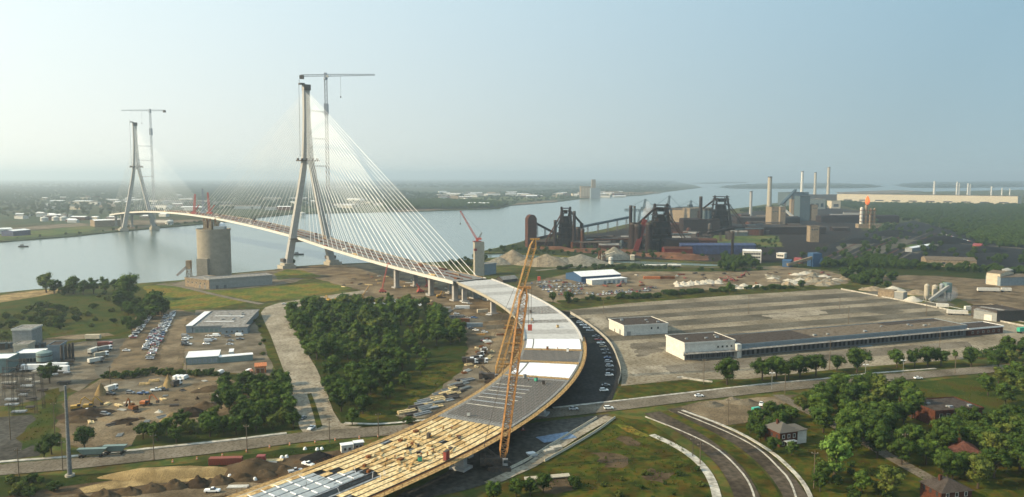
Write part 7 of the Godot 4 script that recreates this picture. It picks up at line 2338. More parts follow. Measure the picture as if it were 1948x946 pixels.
const TONES := ["dark", "mid-green", "olive", "upright", "dark spreading", "bright", "dark", "olive", "deep green", "fresh green"]

func grove(flat, gap, most, kinds, h0, h1, place, group, n = "tree"):
	# trees set inside an outline; each label tells size, tone and where in the grove it stands
	var poly = pts(flat)
	var lo = poly[0]
	var hi = poly[0]
	for p in poly:
		lo = lo.min(p)
		hi = hi.max(p)
	for p in scatter(flat, gap, most):
		var k = kinds[rng.randi() % kinds.size()]
		var t = rng.randf()
		var u = (p - lo) / (hi - lo)
		var where = ["back", "middle", "front"][clampi(int(u.y * 3), 0, 2)] + " " + ["far left", "left", "centre", "right", "far right"][clampi(int(u.x * 5), 0, 4)]
		var size = ["low", "medium", "tall"][clampi(int(t * 3), 0, 2)]
		tree(k, Vector3(p.x, 0, p.y), lerpf(h0, h1, t), "%s %s %s, %s of %s" % [size, TONES[k], "bush" if n == "shrub" else "tree", where, place], group, n)

func wood(n, label, flat, gap, most, h0, h1, kind):
	# a far wood that reads as one mass
	var ps = scatter_fast(flat, most)
	var mm = MultiMesh.new()
	mm.transform_format = MultiMesh.TRANSFORM_3D
	mm.mesh = TREES[kind].crown
	mm.instance_count = ps.size()
	for i in ps.size():
		var h = rng.randf_range(h0, h1)
		mm.set_instance_transform(i, Transform3D(Basis(Vector3.UP, rng.randf() * TAU).scaled(Vector3(h * rng.randf_range(1.0, gap), h, h * rng.randf_range(1.0, gap))), Vector3(ps[i].x, -h * 0.12, ps[i].y)))
	var o = MultiMeshInstance3D.new()
	o.multimesh = mm
	o.material_override = M.leaf
	o.name = numbered(n)
	add_child(o)
	o.set_meta("kind", "stuff")
	return tag(o, label, "wood")

func scatter_fast(flat, most):
	var poly = pts(flat)
	var lo = poly[0]
	var hi = poly[0]
	for p in poly:
		lo = lo.min(p)
		hi = hi.max(p)
	var out = []
	for k in most * 6:
		var p = Vector2(rng.randf_range(lo.x, hi.x), rng.randf_range(lo.y, hi.y))
		if Geometry2D.is_point_in_polygon(p, poly):
			out.append(p)
			if out.size() >= most:
				break
	return out

func make_trees():
	var all = [0, 1, 2, 3, 8, 9]
	# the dense wood left of the viaduct
	var g = "trees of the dense wood"
	grove([-179.1, -604.3, -179.1, -632.6, -158, -653, -124.8, -666.5, -82.8, -658.4, -50.1, -615.8, -33.3, -539.6, -31.3, -484.2, -54.5, -455.3, -72.3, -448.9, -86.6, -442.7, -97.3, -422.7, -111.3, -439, -131.9, -487.2, -158.1, -554.4], 6.6, 122, [0, 3, 9, 3, 8, 1, 2, 9], 9.0, 17.0, "the dense wood beside the wide road", g)
	grove([-113.7, -443.9, -100.4, -436.6, -83.5, -442.7, -63, -448.9, -65.1, -403.4, -71, -374.8, -69.6, -353.9, -76.7, -346.9, -88.6, -374.8], 6.6, 22, [0, 8, 4], 8.0, 13.0, "the wood's shaded near corner", "trees in the wood's near corner")
	for q in [[-62, -386.7, 9.0, 3, "upright young tree in the glade"], [-63.4, -383.9, 7.5, 3, "second upright young tree in the glade"], [-56.8, -403.4, 9.0, 8, "round tree at the right of the glade"], [-52.1, -434.3, 8.0, 1, "light tree at the glade's upper edge"], [-72.1, -342.3, 8.0, 8, "tree at the wood's lowest corner"], [-46.7, -343.8, 4.0, 6, "small bush beside the avenue under the formwork"]]:
		tree(q[3], Vector3(q[0], 0, q[1]), q[2], q[4], "")
	# left: trees by the shore and the bank
	for q in [[-450.9, -746.1, 20.1, 2, "pale wide tree alone on the left shore"], [-437.4, -736, 14.2, 0, "darker tree right of the pale shore tree"], [-418.8, -736, 17.7, 9, "first shore tree in the row behind the meadow"], [-406.1, -729.4, 14.2, 8, "second shore tree in the row behind the meadow"], [-401.5, -739.3, 16.5, 3, "upright shore tree left of centre in the row"], [-390.4, -739.3, 17.7, 3, "tall upright shore tree in the row"], [-424, -729.4, 9.4, 6, "low shore bush between the trees"], [-393.7, -763.6, 10.6, 0, "small dark tree behind the shore row"], [-348.4, -698, 23.6, 1, "big round tree at the end of the shore row"], [-326, -642.7, 17.7, 0, "dark round tree in front of the big one"], [-287.2, -622.9, 20.1, 8, "large dark tree at the corner of the mown field"]]:
		tree(q[3], Vector3(q[0], 0, q[1]), q[2], q[4], "")
	grove([-331.7, -647.8, -302.7, -642.7, -281.6, -627.7, -275.8, -588.8, -263.4, -539.6, -272.3, -539.6, -301.3, -599.8], 6.5, 20, [0, 1, 8, 4], 8.0, 12.0, "the bank above the dirt car park", "trees on the bank above the car park")
	grove([-415, -622.9, -408.4, -661, -390.5, -669.2, -347.3, -627.7, -328.5, -568.1, -338.2, -539.6, -354.5, -530.7, -375.2, -539.6], 5.5, 44, [6, 6, 7], 3.5, 7.0, "the scrub on the wild meadow", "scrub of the wild meadow", "shrub")
	grove([-393.7, -736, -371.8, -753, -301.3, -599.8, -299.9, -558.3, -315.2, -558.3], 12.0, 14, [6, 7], 3.0, 5.5, "the open wild meadow", "bushes on the wild meadow", "shrub")
	tree(4, Vector3(-251.2, 0, -413.9), 11.5, "big dark spreading tree in the substation yard", "").scale *= Vector3(1.2, 1.0, 1.1)
	for q in [[-176.4, -311.8, 9.5, 0, "dark tree left of the tank trailers"], [-186.3, -305.7, 9.0, 4, "dense dark tree behind the steel monopole"], [-186.8, -301.5, 7.0, 0, "smaller dark tree left of the monopole's foot"]]:
		tree(q[3], Vector3(q[0], 0, q[1]), q[2], q[4], "")
	grove([-167.8, -322.7, -154.1, -329.4, -137.4, -345.3, -129.4, -349.9, -108.9, -346.1, -101.5, -353.9, -96.1, -336.5, -121.1, -326.7, -148.1, -316.2, -160, -313.6], 7.0, 20, [0, 1, 8, 4, 2], 7.0, 9.5, "the green belt by the avenue", "trees of the green belt by the avenue")
	grove([-142.2, -357.9, -149.6, -398.4, -135.9, -398.4, -123.9, -413.9, -103.6, -357.9, -107.7, -342.3, -128.1, -346.1], 7.0, 23, [0, 1, 8, 9], 8.0, 11.0, "the thicket by the digging yard", "trees of the thicket by the digging yard")
	grove([-232.1, -429.6, -203.8, -439, -165.7, -434.3, -158.1, -429.6, -199.5, -429.6, -225.8, -420.5], 3.4, 46, [6, 7, 6], 2.5, 4.5, "the hedge above the digging yard", "hedge along the digging yard", "shrub")
	grove([-217.9, -642.7, -215.2, -647.8, -175.4, -539.6, -153, -475.6, -155.6, -475.6, -179.8, -539.6], 3.5, 12, [6, 7], 1.6, 3.0, "the depot fence line", "bushes along the depot fence", "shrub")
	grove([-186, -273.5, -177.6, -278.4, -162.2, -268.7, -168.5, -263.7, -178.4, -261.9], 5.0, 9, [7, 6, 1], 3.0, 5.5, "the bottom left corner", "bushes in the bottom left corner", "shrub")
	# row along the avenue on the right
	for q in [[115.9, -410.7, 15.0, 0, "round dark tree standing alone left of the avenue tree row"], [138, -420.5, 12.6, 4, "first tree of the avenue row"], [146.6, -422.7, 13.2, 8, "second tree of the avenue row"], [152.5, -420.5, 12.0, 4, "third tree of the avenue row"], [160.9, -426.1, 12.6, 0, "fourth tree of the avenue row"], [170.6, -428.4, 13.2, 4, "fifth tree of the avenue row"], [187.9, -441.5, 9.0, 0, "small round tree between the avenue row and the big round one"], [197.3, -436.6, 14.4, 0, "big round dark tree at the middle of the avenue"], [225.6, -447.7, 11.4, 8, "first tree of the right avenue row"], [236.7, -448.9, 11.4, 4, "second tree of the right avenue row"], [245.8, -451.5, 12.0, 0, "third tree of the right avenue row"], [254.2, -452.7, 10.8, 4, "fourth tree of the right avenue row"], [273.3, -471.4, 6.0, 3, "tiny upright tree right of the avenue row"]]:
		tree(q[3], Vector3(q[0], 0, q[1]), q[2], q[4], "")
	grove([269.1, -448.9, 293, -475.6, 326.1, -487.2, 344.2, -493.2, 314, -448.9, 280, -439], 7.0, 12, [0, 4, 8, 2], 9.0, 13.0, "the clump ending the avenue row", "trees at the right end of the avenue")
	grove([240.9, -398.4, 268.3, -425, 303.9, -434.3, 263.3, -374.8, 237.3, -370.5], 8.0, 9, [0, 2, 8, 3], 9.0, 12.0, "the trees above the right lawn", "trees at the right edge lawn")
	# trees round the houses
	grove([151.9, -374.8, 177.7, -398.4, 194.2, -398.4, 195, -370.5, 190.5, -349.9, 169.9, -328.1, 145.7, -314.9, 135.7, -328.1, 139.9, -353.9], 7.8, 30, [0, 2, 8, 9, 1], 10.0, 14.0, "the crowd behind the brick house", "trees behind the brick house")
	grove([134.8, -314.9, 158.9, -314.9, 182.1, -321.3, 170.8, -296.9, 155.5, -291.4, 146, -296.9, 129.4, -296.9], 8.0, 16, [0, 1, 8], 10.0, 13.0, "the group between the houses", "trees between the houses")
	grove([183.9, -324.7, 217.4, -338.7, 233.7, -331.5, 192.4, -271.1, 176.8, -273.5, 188, -308.7], 8.0, 26, [0, 2, 8, 4], 10.0, 14.0, "the trees round the red-roofed house", "trees round the red-roofed house")
	for q in [[121.4, -283.4, 17.0, 5, "bright green tall tree right of the brick house"], [169.3, -362, 10.0, 4, "dark round tree behind the crowd of trees"], [167.8, -271.1, 13.0, 2, "olive drooping tree in front of the red-roofed house"], [132, -263.7, 12.0, 2, "olive tree at the bottom edge by the lane"], [124, -266.4, 8.0, 1, "round bush-like tree left of the bottom lane"], [112.9, -275.9, 8.0, 8, "dark tree at the foot of the bright tall tree"], [109.9, -268.3, 7.0, 0, "small dark tree near the outer ramp"], [163.6, -279.9, 10.0, 8, "dark tree right in front of the red-roofed house"], [170.4, -283.4, 9.0, 0, "second dark tree in front of the red-roofed house"], [160.9, -278.4, 11.0, 0, "tallest dark tree hiding the red-roofed house"], [112.3, -303.9, 6.0, 8, "small tree in front of the brick house"], [106.1, -307.5, 6.5, 0, "dark small tree left of the brick house front"], [163.7, -286.1, 9.0, 1, "tree covering the left of the red-roofed house"]]:
		tree(q[3], Vector3(q[0], 0, q[1]), q[2], q[4], "")
	grove([101.5, -328.1, 113, -349.9, 125.4, -357.9, 129.9, -349.9, 117.5, -328.1, 102, -314.9], 4.5, 18, [0, 8, 6], 5.0, 8.5, "the bushes left of the brick house", "bushy trees left of the brick house")
	grove([117, -296.9, 112.9, -266.4, 112.8, -241.4, 133.1, -241.4, 137.5, -271.1, 135.2, -291.4], 7.0, 22, [6, 7, 6], 2.5, 4.5, "the grass below the houses", "bushes below the houses", "shrub")
	grove([140.5, -379.3, 158.4, -391.5, 172.2, -398.4, 152.7, -370.5, 137.7, -357.9], 6.0, 10, [6, 7, 0], 3.5, 6.0, "the lane above the brick house", "bushes by the lane", "shrub")
	tree(7, Vector3(167.1, 0, -391.5), 6.0, "yellowish bush beside the avenue", "", "shrub")
	# bottom centre bushes
	for q in [[-6.5, -259.7, 7.0, 1, "large light bush at the bottom edge"], [1.5, -263.7, 6.5, 8, "left clipped round tree of three"], [6.5, -264.6, 6.5, 0, "middle clipped round tree of three"], [11.2, -268.3, 6.5, 0, "right clipped round tree of three"], [22.7, -271.1, 5.0, 6, "dark bush right of the three clipped trees"]]:
		tree(q[3], Vector3(q[0], 0, q[1]), q[2], q[4], "")
	grove([29.5, -271.1, 67.4, -296.9, 74, -286.1, 68.9, -261.9, 31.7, -257.5], 8.0, 22, [6, 7], 1.2, 2.6, "the rough field by the ramps", "weedy bushes on the rough field", "shrub")
	# hedges and belts further away
	wood("tree_belt", "hedge along the slab yard, a dense dark belt", [40, -680.5, 70.2, -704.1, 132.4, -729.4, 223.9, -770.8, 326.1, -789.5, 217.8, -749.5, 108.6, -704.1], 1.3, 73, 4.0, 8.0, 6)
	for q in [[207.9, -736, 13.0, 3, "dark pointed tree on the slab yard's far hedge"], [289.1, -770.8, 9.0, 0, "round dark bush at the slab yard's far corner"], [36.7, -689.1, 9.0, 0, "dark tree just right of the viaduct parapet"], [49.3, -680.5, 11.0, 0, "taller dark tree right of the viaduct parapet"], [407.6, -729.4, 14.0, 3, "dark tree behind the batching plant"]]:
		tree(q[3], Vector3(q[0], 0, q[1]), q[2], q[4], "")
	wood("tree_belt", "trees left of the batching plant, a dense dark belt", [372.5, -874.2, 407.1, -898.2, 410.3, -829.7, 376.3, -770.8, 347.7, -789.5], 1.3, 32, 8.0, 14.0, 0)
	wood("tree_belt", "tree belt below the tan shed, a dense dark belt", [378.8, -950.4, 464, -939.5, 535.5, -898.2, 583.3, -851.4, 615, -898.2, 559.8, -939.5, 483.2, -978.9, 390, -978.9], 1.3, 96, 8.0, 13.0, 0)
	wood("tree_belt", "dark trees below the office block, a dense dark belt", [236.3, -923.6, 278.5, -1009, 311.6, -1028, 301.2, -950.4, 263.3, -908.2], 1.3, 28, 9.0, 15.0, 0)
	wood("tree_belt", "bushes along the canal road, a dense dark belt", [42.7, -950.4, 116.4, -973, 240.3, -939.5, 319.7, -928.8, 316.2, -918.4, 142.8, -928.8, 53.7, -918.4], 1.3, 54, 4.0, 7.0, 6)
	wood("tree_belt", "trees left of the tan shed, a dense dark belt", [415.6, -1009, 486.4, -1075.2, 511.6, -1009, 500.9, -961.6, 409.4, -961.6], 1.3, 32, 8.0, 13.0, 0)
	wood("tree_belt", "trees behind the cable anchors, a dense dark belt", [-89.2, -978.9, -54, -1075.2, -31.1, -1041.1, -47.3, -939.5], 1.3, 19, 5.0, 9.0, 0)
	tree(0, Vector3(-273.3, 0, -961.6), 10.0, "dark tree at the near tower's left foot", "")
	# woods that read as one mass
	wood("far_wood", "dark riverside wood on the far bank right of the cables", [-420, -2601.8, -225, -2686.1, -54.4, -2776, -12.3, -3029.3, -173.4, -3472.6, -474.4, -3624, -508.2, -3085.6], 1.3, 2600, 11.0, 20.0, 8)
	wood("far_wood", "hazy wooded plain across the river behind the bridge", [-1377.9, -1597.1, -1357.3, -1868.1, -1328.5, -2248.8, -1131, -2311.6, -859.9, -2686.1, -513.7, -2776, -547.1, -3789.2, -219, -4389.1, -1284.1, -6955.5, -3398, -8788.6, -4979.7, -7588.7, -4214.6, -4906.7], 1.7, 9000, 9.0, 17.0, 0)
	wood("far_wood", "hazy woods on the low horizon behind the far bank", [-4605.4, -4633.5, -4564.8, -6955.5, -2665.7, -8348.7, 132.9, -7588.7, 1462.2, -7588.7, 3441.9, -16707.7, -924.8, -18565.2, -8423.4, -18565.2, -16579.4, -16707.7], 3.0, 9000, 12.0, 26.0, 4)
	wood("far_wood", "trees among the buildings of the far bank above the river bend", [-173.4, -3472.6, 13, -3204.6, 345.7, -4067.2, 813.8, -4906.7, 1666.7, -7588.7, 1271, -8348.7, -90, -5562.3], 1.5, 1800, 8.0, 14.0, 0)
	wood("far_wood", "dark woods covering the low islands downstream", [2183.7, -8144.8, 3065, -10438.4, 4382.5, -12373.4, 5049, -12373.4, 4787.4, -10438.4, 4149.9, -8788.6, 3379.6, -7765.5, 2529.5, -7419.9], 2.0, 1500, 12.0, 20.0, 0)
	wood("far_wood", "woods on the distant right-hand islands", [5138.9, -10438.4, 7367.4, -13921.3, 10415.5, -16707.7, 14697.2, -18565.2, 7348.6, -9277.4, 5766, -8788.6, 4424.2, -7950.6, 4279.8, -8348.7], 3.0, 2200, 14.0, 24.0, 0)
	wood("far_wood", "dark green wood in front of the long white rolling mill", [1257.4, -2975, 1540.7, -3144, 1771, -3029.3, 2040.7, -2975, 852.8, -1237.2, 808.8, -1316.5, 893.3, -1597.1, 1025.7, -1979.9, 867, -1868.1, 1102, -2412.5], 1.4, 2600, 9.0, 16.0, 0)
	wood("far_wood", "trees filling the right edge below the rolling mill", [818.5, -1394.5, 1108, -1768.1, 1360.5, -1979.9, 822.1, -1192.4, 777.3, -1237.2], 1.4, 500, 9.0, 15.0, 8)
	wood("far_wood", "trees scattered behind the works chimneys", [704.6, -2448.2, 964.6, -2823.2, 1466.9, -3472.6, 1440.6, -3204.6, 1214, -2872.1, 870.1, -2448.2], 1.4, 500, 9.0, 15.0, 0)
	wood("tree_belt", "dark trees scattered across the goods yard and works edge", [353.9, -1009, 464.2, -1167, 559, -1237.2, 720.3, -1597.1, 917.5, -1868.1, 854.4, -1456.1, 844.4, -1237.2, 650.3, -950.4, 621.4, -1009, 566.8, -1075.2, 443.3, -978.9], 1.3, 170, 6.0, 12.0, 0)
	wood("tree_belt", "dark scrub among the furnaces and the canal bank", [-34.4, -1150.6, 23.2, -1316.5, 119, -1201.1, 263.4, -1089.5, 374.4, -1237.2, 490.6, -1430.8, 369.6, -1075.2, 295.8, -1021.6, 165.1, -1075.2, 57.4, -1111.6], 1.3, 150, 4.0, 9.0, 0)
	wood("far_wood", "shoreline scrub along the far bank", [-929.2, -1275.6, -871.2, -1406.4, -814.9, -1628.7, -715, -1979.9, -665.2, -2377.9, -552.5, -2448.2, -569.2, -2522.7, -720.5, -2248.8, -787.4, -1806.8, -862.3, -1456.1, -958.7, -1316.5], 1.2, 350, 4.0, 8.0, 8)
	# rough weeds: nobody could count them
	for q in [["weeds on the wild meadow", [-431.3, -647.8, -419.5, -719.7, -364.1, -753, -302.9, -647.8, -275.3, -539.6, -348.9, -522.1], 500, 2], ["weeds in the glade beside the wood", [-80.1, -408.6, -42.3, -459.2, -29.5, -455.3, -53.6, -362, -68.8, -349.9], 260, 2], ["weeds on the rough field beside the ramps", [4.9, -271.1, 27.6, -314.9, 49.9, -349.9, 71.3, -314.9, 70, -266.4], 450, 2], ["weeds on the grass round the houses", [108.1, -349.9, 155.5, -383.9, 199.7, -398.4, 226.4, -335, 179.6, -263.7, 108.1, -263.7], 450, 2], ["weeds on the avenue verge", [-162, -278.4, -117, -292.5, -73.8, -318.1, -88.2, -306.3, -120, -289.8, -158.2, -274.9], 200, 1], ["weeds on the right lawn", [203.1, -405.5, 289.1, -430.7, 236.1, -349.9, 206.9, -362], 200, 2], ["weeds beside the digging yard", [-129.4, -349.9, -115.3, -403.4, -97.8, -340.9, -148.9, -318.1], 200, 1], ["weeds in the substation yard", [-204.4, -314.9, -240.2, -393.4, -240.5, -403.4, -215.3, -357.9, -195.6, -314.9], 150, 2]]:
		var o = wood("weeds", q[0], q[1], 1.6, q[2], 0.35, 0.95, q[3])
		o.set_meta("category", "weeds")

# ---------------------------------------------------------------- heaps, stacks and site clutter
func stack_of(n, label, at, yaw, count, ln, m, kind, group):
	# a stack of timber, pipes or steel lying on bearers
	var r = thing(n, label, "stack", at, yaw, group)
	for k in count:
		var st = mb()
		var z = (k % 4) * 0.62 - 0.9
		var y = 0.25 + (k / 4) * 0.42
		if kind == "pipe":
			tube(st, Vector3(-ln * 0.5, y, z), Vector3(ln * 0.5 + rng.randf() * 0.4, y, z), 0.24, 0.24, 8)
		else:
			bx(st, -ln * 0.5 - rng.randf() * 0.3, ln * 0.5 + rng.randf() * 0.3, y - 0.15, y + 0.18, z - 0.25, z + 0.25)
		build(st, "pipe" if kind == "pipe" else "beam", M[m], r)
	var b = mb()
	for x in [-0.35, 0.35]:
		bx(b, ln * x - 0.1, ln * x + 0.1, -0.1, 0.1, -1.2, 1.4)
	build(b, "bearer", M.plywood_dark, r)

func make_clutter():
	var area
	# earth berm and heaps along the bottom left
	var line = curve([-149.7, -259.7, -139.7, -265.1, -127.2, -270.1, -113.8, -274.4, -102, -278.9, -93.7, -283.4, -87, -287.6], 7.0)
	for i in range(0, line.size(), 2):
		mound("earth_bank", ordinal(i / 2) + " dark earth heap from the left in the bank below the sandy bench", "bank", Vector3(line[i], 0, line[i + 1]), rng.randf_range(4.5, 6.5), rng.randf_range(3.0, 4.5), rng.randf_range(2.0, 3.4), "dark_soil" if rng.randf() < 0.5 else "brown_soil", 0.0, "dark earth heaps in the long bank", 0.5)
	mound("earth_bank", "broad dark earth heap beside the red container", "bank", Vector3(-99, 0, -287.6), 14.0, 7.0, 4.0, "brown_soil", 0.1, "", 0.4, 0.3)
	mound("sand_bank", "long pale sand bank along the avenue verge", "bank", Vector3(-127.3, 0, -283.4), 30.0, 4.5, 2.8, "sand", 0.1, "", 0.25, 0.5)
	mound("gravel_mound", "dark gravel mound left of the site cabin", "heap", Vector3(-76.7, 0, -300.4), 8.0, 4.0, 3.4, "coal", 0.1, "", 0.2)
	for q in [[-152.1, -357.9, 9.0, 4.5, "dark_soil", "dark spoil heap at the right of the digging yard"], [-156.8, -351.5, 7.0, 3.4, "sand", "yellowish spoil heap left of the dark one"], [-149.3, -369.6, 9.0, 3.0, "brown_soil", "brown spoil heap nearest the thicket"], [-159, -401.4, 10.0, 2.4, "brown_soil", "long brown ridge behind the digging yard"], [-178, -347.6, 8.0, 1.6, "dark_soil", "flat black spoil patch in the digging yard"], [-200.4, -357.9, 13.0, 3.2, "dark_soil", "dark rubble heap under the excavators"], [-199.7, -349.9, 9.0, 2.4, "brown_soil", "brown rubble heap left of the excavators"], [-196.5, -361.1, 6.0, 2.0, "brick", "reddish rubble heap right of the excavators"]]:
		mound("spoil_heap", q[5], "heap", Vector3(q[0], 0, q[1]), q[2], q[2] * 0.6, q[3], q[4], rng.randf(), "spoil heaps of the digging yard", 0.45)
	for q in [[-211.4, -391.5, "tall narrow sand cone at the left of the digging yard"], [-183.4, -406.5, "tall narrow sand cone at the right of the digging yard"]]:
		mound("sand_cone", q[2], "heap", Vector3(q[0], 0, q[1]), 3.2, 2.4, 7.0, "sand", 0.0, "", 0.2)
	for q in [[-198, -410.7, "loose pile of yellow planks at the top of the digging yard"], [-195.9, -417.2, "smaller pile of yellow planks at the top of the digging yard"]]:
		stack_of("timber_stack", q[2], Vector3(q[0], 0.1, q[1]), 0.2, 10, 5.0, "plywood", "beam", "")
	# steel yard between the wood and the viaduct
	area = [-52, -359.5, -45.3, -376.6, -34.5, -403.4, -27.4, -422.7, -21.2, -416.1, -27.6, -383.9, -38.6, -362, -45, -353.1]
	for p in scatter(area, 4.0, 34):
		var k = rng.randi() % 4
		stack_of(["steel_stack", "pipe_stack", "steel_stack", "timber_stack"][k], ["grey steel beams", "grey pipes", "dark steel beams", "pale timber"][k] + " stacked, " + where_in(p, area) + " of the yard beside the wood", Vector3(p.x, 0.22, p.y), rng.randf_range(0.5, 0.9), 5 + rng.randi() % 6, rng.randf_range(4.0, 9.0), ["galvanised", "grey_wall", "dark_steel", "plywood_pale"][k], ["beam", "pipe", "beam", "beam"][k], "stacks in the yard beside the wood")
	area = [-27.9, -430.7, -14, -461.9, -11.8, -505.6, -18.1, -539.6, -24.7, -522.1, -26.7, -461.9]
	for p in scatter(area, 5.0, 18):
		var k = rng.randi() % 3
		stack_of(["timber_stack", "steel_stack", "pipe_stack"][k], ["pale timber", "rusty steel", "white pipes"][k] + " stacked, " + where_in(p, area) + " of the haul track goods", Vector3(p.x, 0.22, p.y), rng.randf() * 2.0, 6, rng.randf_range(2.5, 5.0), ["plywood_pale", "rust_steel", "white_wall"][k], ["beam", "beam", "pipe"][k], "stacks by the haul track")
	area = [-173.6, -653, -158.5, -695, -134, -716.5, -83.6, -704.1, -42.5, -661, -45, -632.6, -98.6, -674.8, -143.6, -669.2]
	for p in scatter(area, 6.0, 34):
		var k = rng.randi() % 4
		stack_of(["white_stack", "steel_stack", "timber_stack", "pipe_stack"][k], ["white wrapped goods", "rusty steel", "pale timber", "grey pipes"][k] + ", " + where_in(p, area) + " of the goods behind the dense wood", Vector3(p.x, 0.22, p.y), rng.randf() * 1.5, 9, rng.randf_range(4.0, 9.0), ["white_roof", "rust_steel", "plywood_pale", "grey_wall"][k], ["beam", "beam", "beam", "pipe"][k], "goods laid out behind the wood")
	area = [-27.4, -539.6, -5.5, -578.3, 4.7, -622.9, 9.6, -539.6, 3.5, -461.9, -4.1, -425, -10.5, -448.9]
	for p in scatter(area, 7.0, 18):
		stack_of("form_stack", "formwork panels, " + where_in(p, area) + " of the stacks beside the viaduct", Vector3(p.x, 0.22, p.y), rng.randf_range(-0.2, 0.2), 8, rng.randf_range(4.0, 7.0), ["crane_yellow", "plywood_dark", "rust_steel"][rng.randi() % 3], "beam", "formwork stacks beside the viaduct")
	area = [-193.5, -338.7, -202.9, -379.3, -190, -408.6, -161.4, -422.7, -141.4, -398.4, -135.3, -366.2, -152.2, -340.9, -166, -321.3]
	for p in scatter(area, 6.0, 40):
		var k = rng.randi() % 4
		if k == 3:
			mound("debris_heap", "low debris heap, " + where_in(p, area) + " of the digging yard", "heap", Vector3(p.x, 0, p.y), rng.randf_range(1.5, 4.0), rng.randf_range(1.0, 2.5), rng.randf_range(0.5, 1.4), ["dark_soil", "brown_soil", "rubble"][rng.randi() % 3], rng.randf() * 3.0, "debris of the digging yard", 0.7)
		else:
			stack_of("debris_stack", ["dark scrap beams", "pale planks", "grey pipes"][k] + ", " + where_in(p, area) + " of the digging yard", Vector3(p.x, 0.1, p.y), rng.randf() * 3.0, 4 + rng.randi() % 4, rng.randf_range(2.0, 5.0), ["dark_steel", "plywood_pale", "grey_wall"][k], ["beam", "beam", "pipe"][k], "debris of the digging yard")
	area = [-297.9, -448.9, -317.3, -505.6, -300.2, -512.1, -265, -461.9, -237.8, -403.4, -231.5, -366.2, -233.7, -349.9]
	for p in scatter(area, 7.0, 34):
		var k = rng.randi() % 3
		stack_of("switchgear_row", ["grey switchgear frames", "dark busbar frames", "pale insulator rack"][k] + ", " + where_in(p, area) + " of the substation", Vector3(p.x, 0.8, p.y), rng.randf_range(0.0, 0.3), 8, rng.randf_range(3.0, 7.0), ["galvanised", "dark_steel", "kerb"][k], "pipe", "switchgear of the substation")
	area = [-206.2, -809.1, -172.2, -923.6, -94.1, -898.2, -39.8, -789.5, -44.2, -689.1, -106.5, -729.4, -147.2, -760]
	for p in scatter(area, 11.0, 30):
		var k = rng.randi() % 4
		stack_of("bank_stack", ["rusty piles", "pale timber", "white pipes", "dark beams"][k] + ", " + where_in(p, area) + " of the cleared bank", Vector3(p.x, 0.15, p.y), rng.randf() * 3.0, 6, rng.randf_range(3.0, 9.0), ["rust_steel", "plywood_pale", "white_wall", "dark_steel"][k], ["pipe", "beam", "pipe", "beam"][k], "goods on the cleared bank")
	# shade under the viaduct
	for q in [[7.6, -305.1, "white", "white wrapped bundle near the orange crane"], [8.6, -302.7, "grey", "grey wrapped bundle near the orange crane"]]:
		stack_of("bundle", q[3], Vector3(q[0], 0.22, q[1]), 0.4, 8, 3.0, "white_roof" if q[2] == "white" else "galvanised", "beam", "")
	for q in [[14.8, -307.5, "left pale slab stack against the ramp barriers"], [18.2, -311.1, "right pale slab stack against the ramp barriers"]]:
		stack_of("slab_stack", q[2], Vector3(q[0], 0.22, q[1]), 0.5, 12, 4.5, "rubble", "beam", "")
	var o = thing("blue_tarpaulin", "blue tarpaulin lying on the shaded site floor", "tarpaulin", Vector3(19, 0, -325.3) + Vector3.UP * 0.25, 0.45)
	var st = mb()
	for i in 8:
		for j in 5:
			var q = []
			for c in [[i, j], [i + 1, j], [i + 1, j + 1], [i, j + 1]]:
				q.append(Vector3(c[0] * 2.0 - 8.0, 0.12 + 0.16 * absf(sin(c[0] * 1.7 + c[1] * 2.3)), c[1] * 1.6 - 4.0))
			quad(st, q[0], q[1], q[2], q[3], Vector3.UP)
	var tm = mt("tarp_blue", 0.16, 0.24, 0.36, 0.6, "mottle", 0.1)
	build(st, "sheet", tm, o)
	# red warning panel hanging by the viaduct
	o = thing("red_sign_board", "small red warning board with white mark under the viaduct", "sign", Vector3(4.8, 0, -329.4))
	st = mb()
	tube(st, Vector3.ZERO, Vector3(0, 2.0, 0), 0.08)
	build(st, "post", M.dark_steel, o)
	st = mb()
	tri(st, Vector3(-1.0, 2.0, 0.1), Vector3(1.0, 2.0, 0.1), Vector3(0, 4.0, 0.1), Vector3(0, 0, 1))
	tri(st, Vector3(-1.0, 2.0, -0.1), Vector3(1.0, 2.0, -0.1), Vector3(0, 4.0, -0.1), Vector3(0, 0, -1))
	build(st, "board", M.machine_red, o)
	st = mb()
	bx(st, -0.12, 0.12, 2.4, 3.2, 0.1, 0.14)
	build(st, "mark", M.white_roof, o)
	# footing trench frame bottom centre
	o = thing("timber_ramp", "sloping timber loading ramp below the works ramp", "ramp", Vector3(5.1, 0, -279.9), 0.1)
	st = mb()
	box(st, Vector3(8, 0.6, 0), Vector3(17, 0.3, 3.0), Basis(Vector3(0, 0, 1), 0.05))
	build(st, "boards", M.old_concrete, o)
	st = mb()
	bx(st, 14.5, 16.5, -0.1, 0.9, -1.4, 1.4)
	build(st, "trestle", M.wood_pole, o)
	# traffic drums and cones along the avenue
	var drums = curve([-132.7, -295.8, -120.5, -301.5, -108.2, -308.7, -92.8, -314.9, -74.5, -321.3, -57.5, -326], 9.0)
	for i in range(0, drums.size(), 2):
		var d = thing("traffic_drum", ordinal(i / 2) + " orange traffic drum from the left along the avenue", "drum", Vector3(drums[i] + rng.randf_range(-1.0, 1.0), 0.3, drums[i + 1] + rng.randf_range(-1.0, 1.0)), 0.0, "traffic drums along the avenue")
		st = mb()
		lathe(st, Vector3.ZERO, [0.42, 0, 0.42, 0.12, 0.32, 0.14, 0.26, 1.05, 0.01, 1.1], 10)
		build(st, "drum_body", M.orange, d)
		st = mb()
		lathe(st, Vector3.ZERO, [0.315, 0.45, 0.325, 0.46, 0.3, 0.62, 0.28, 0.63], 10)
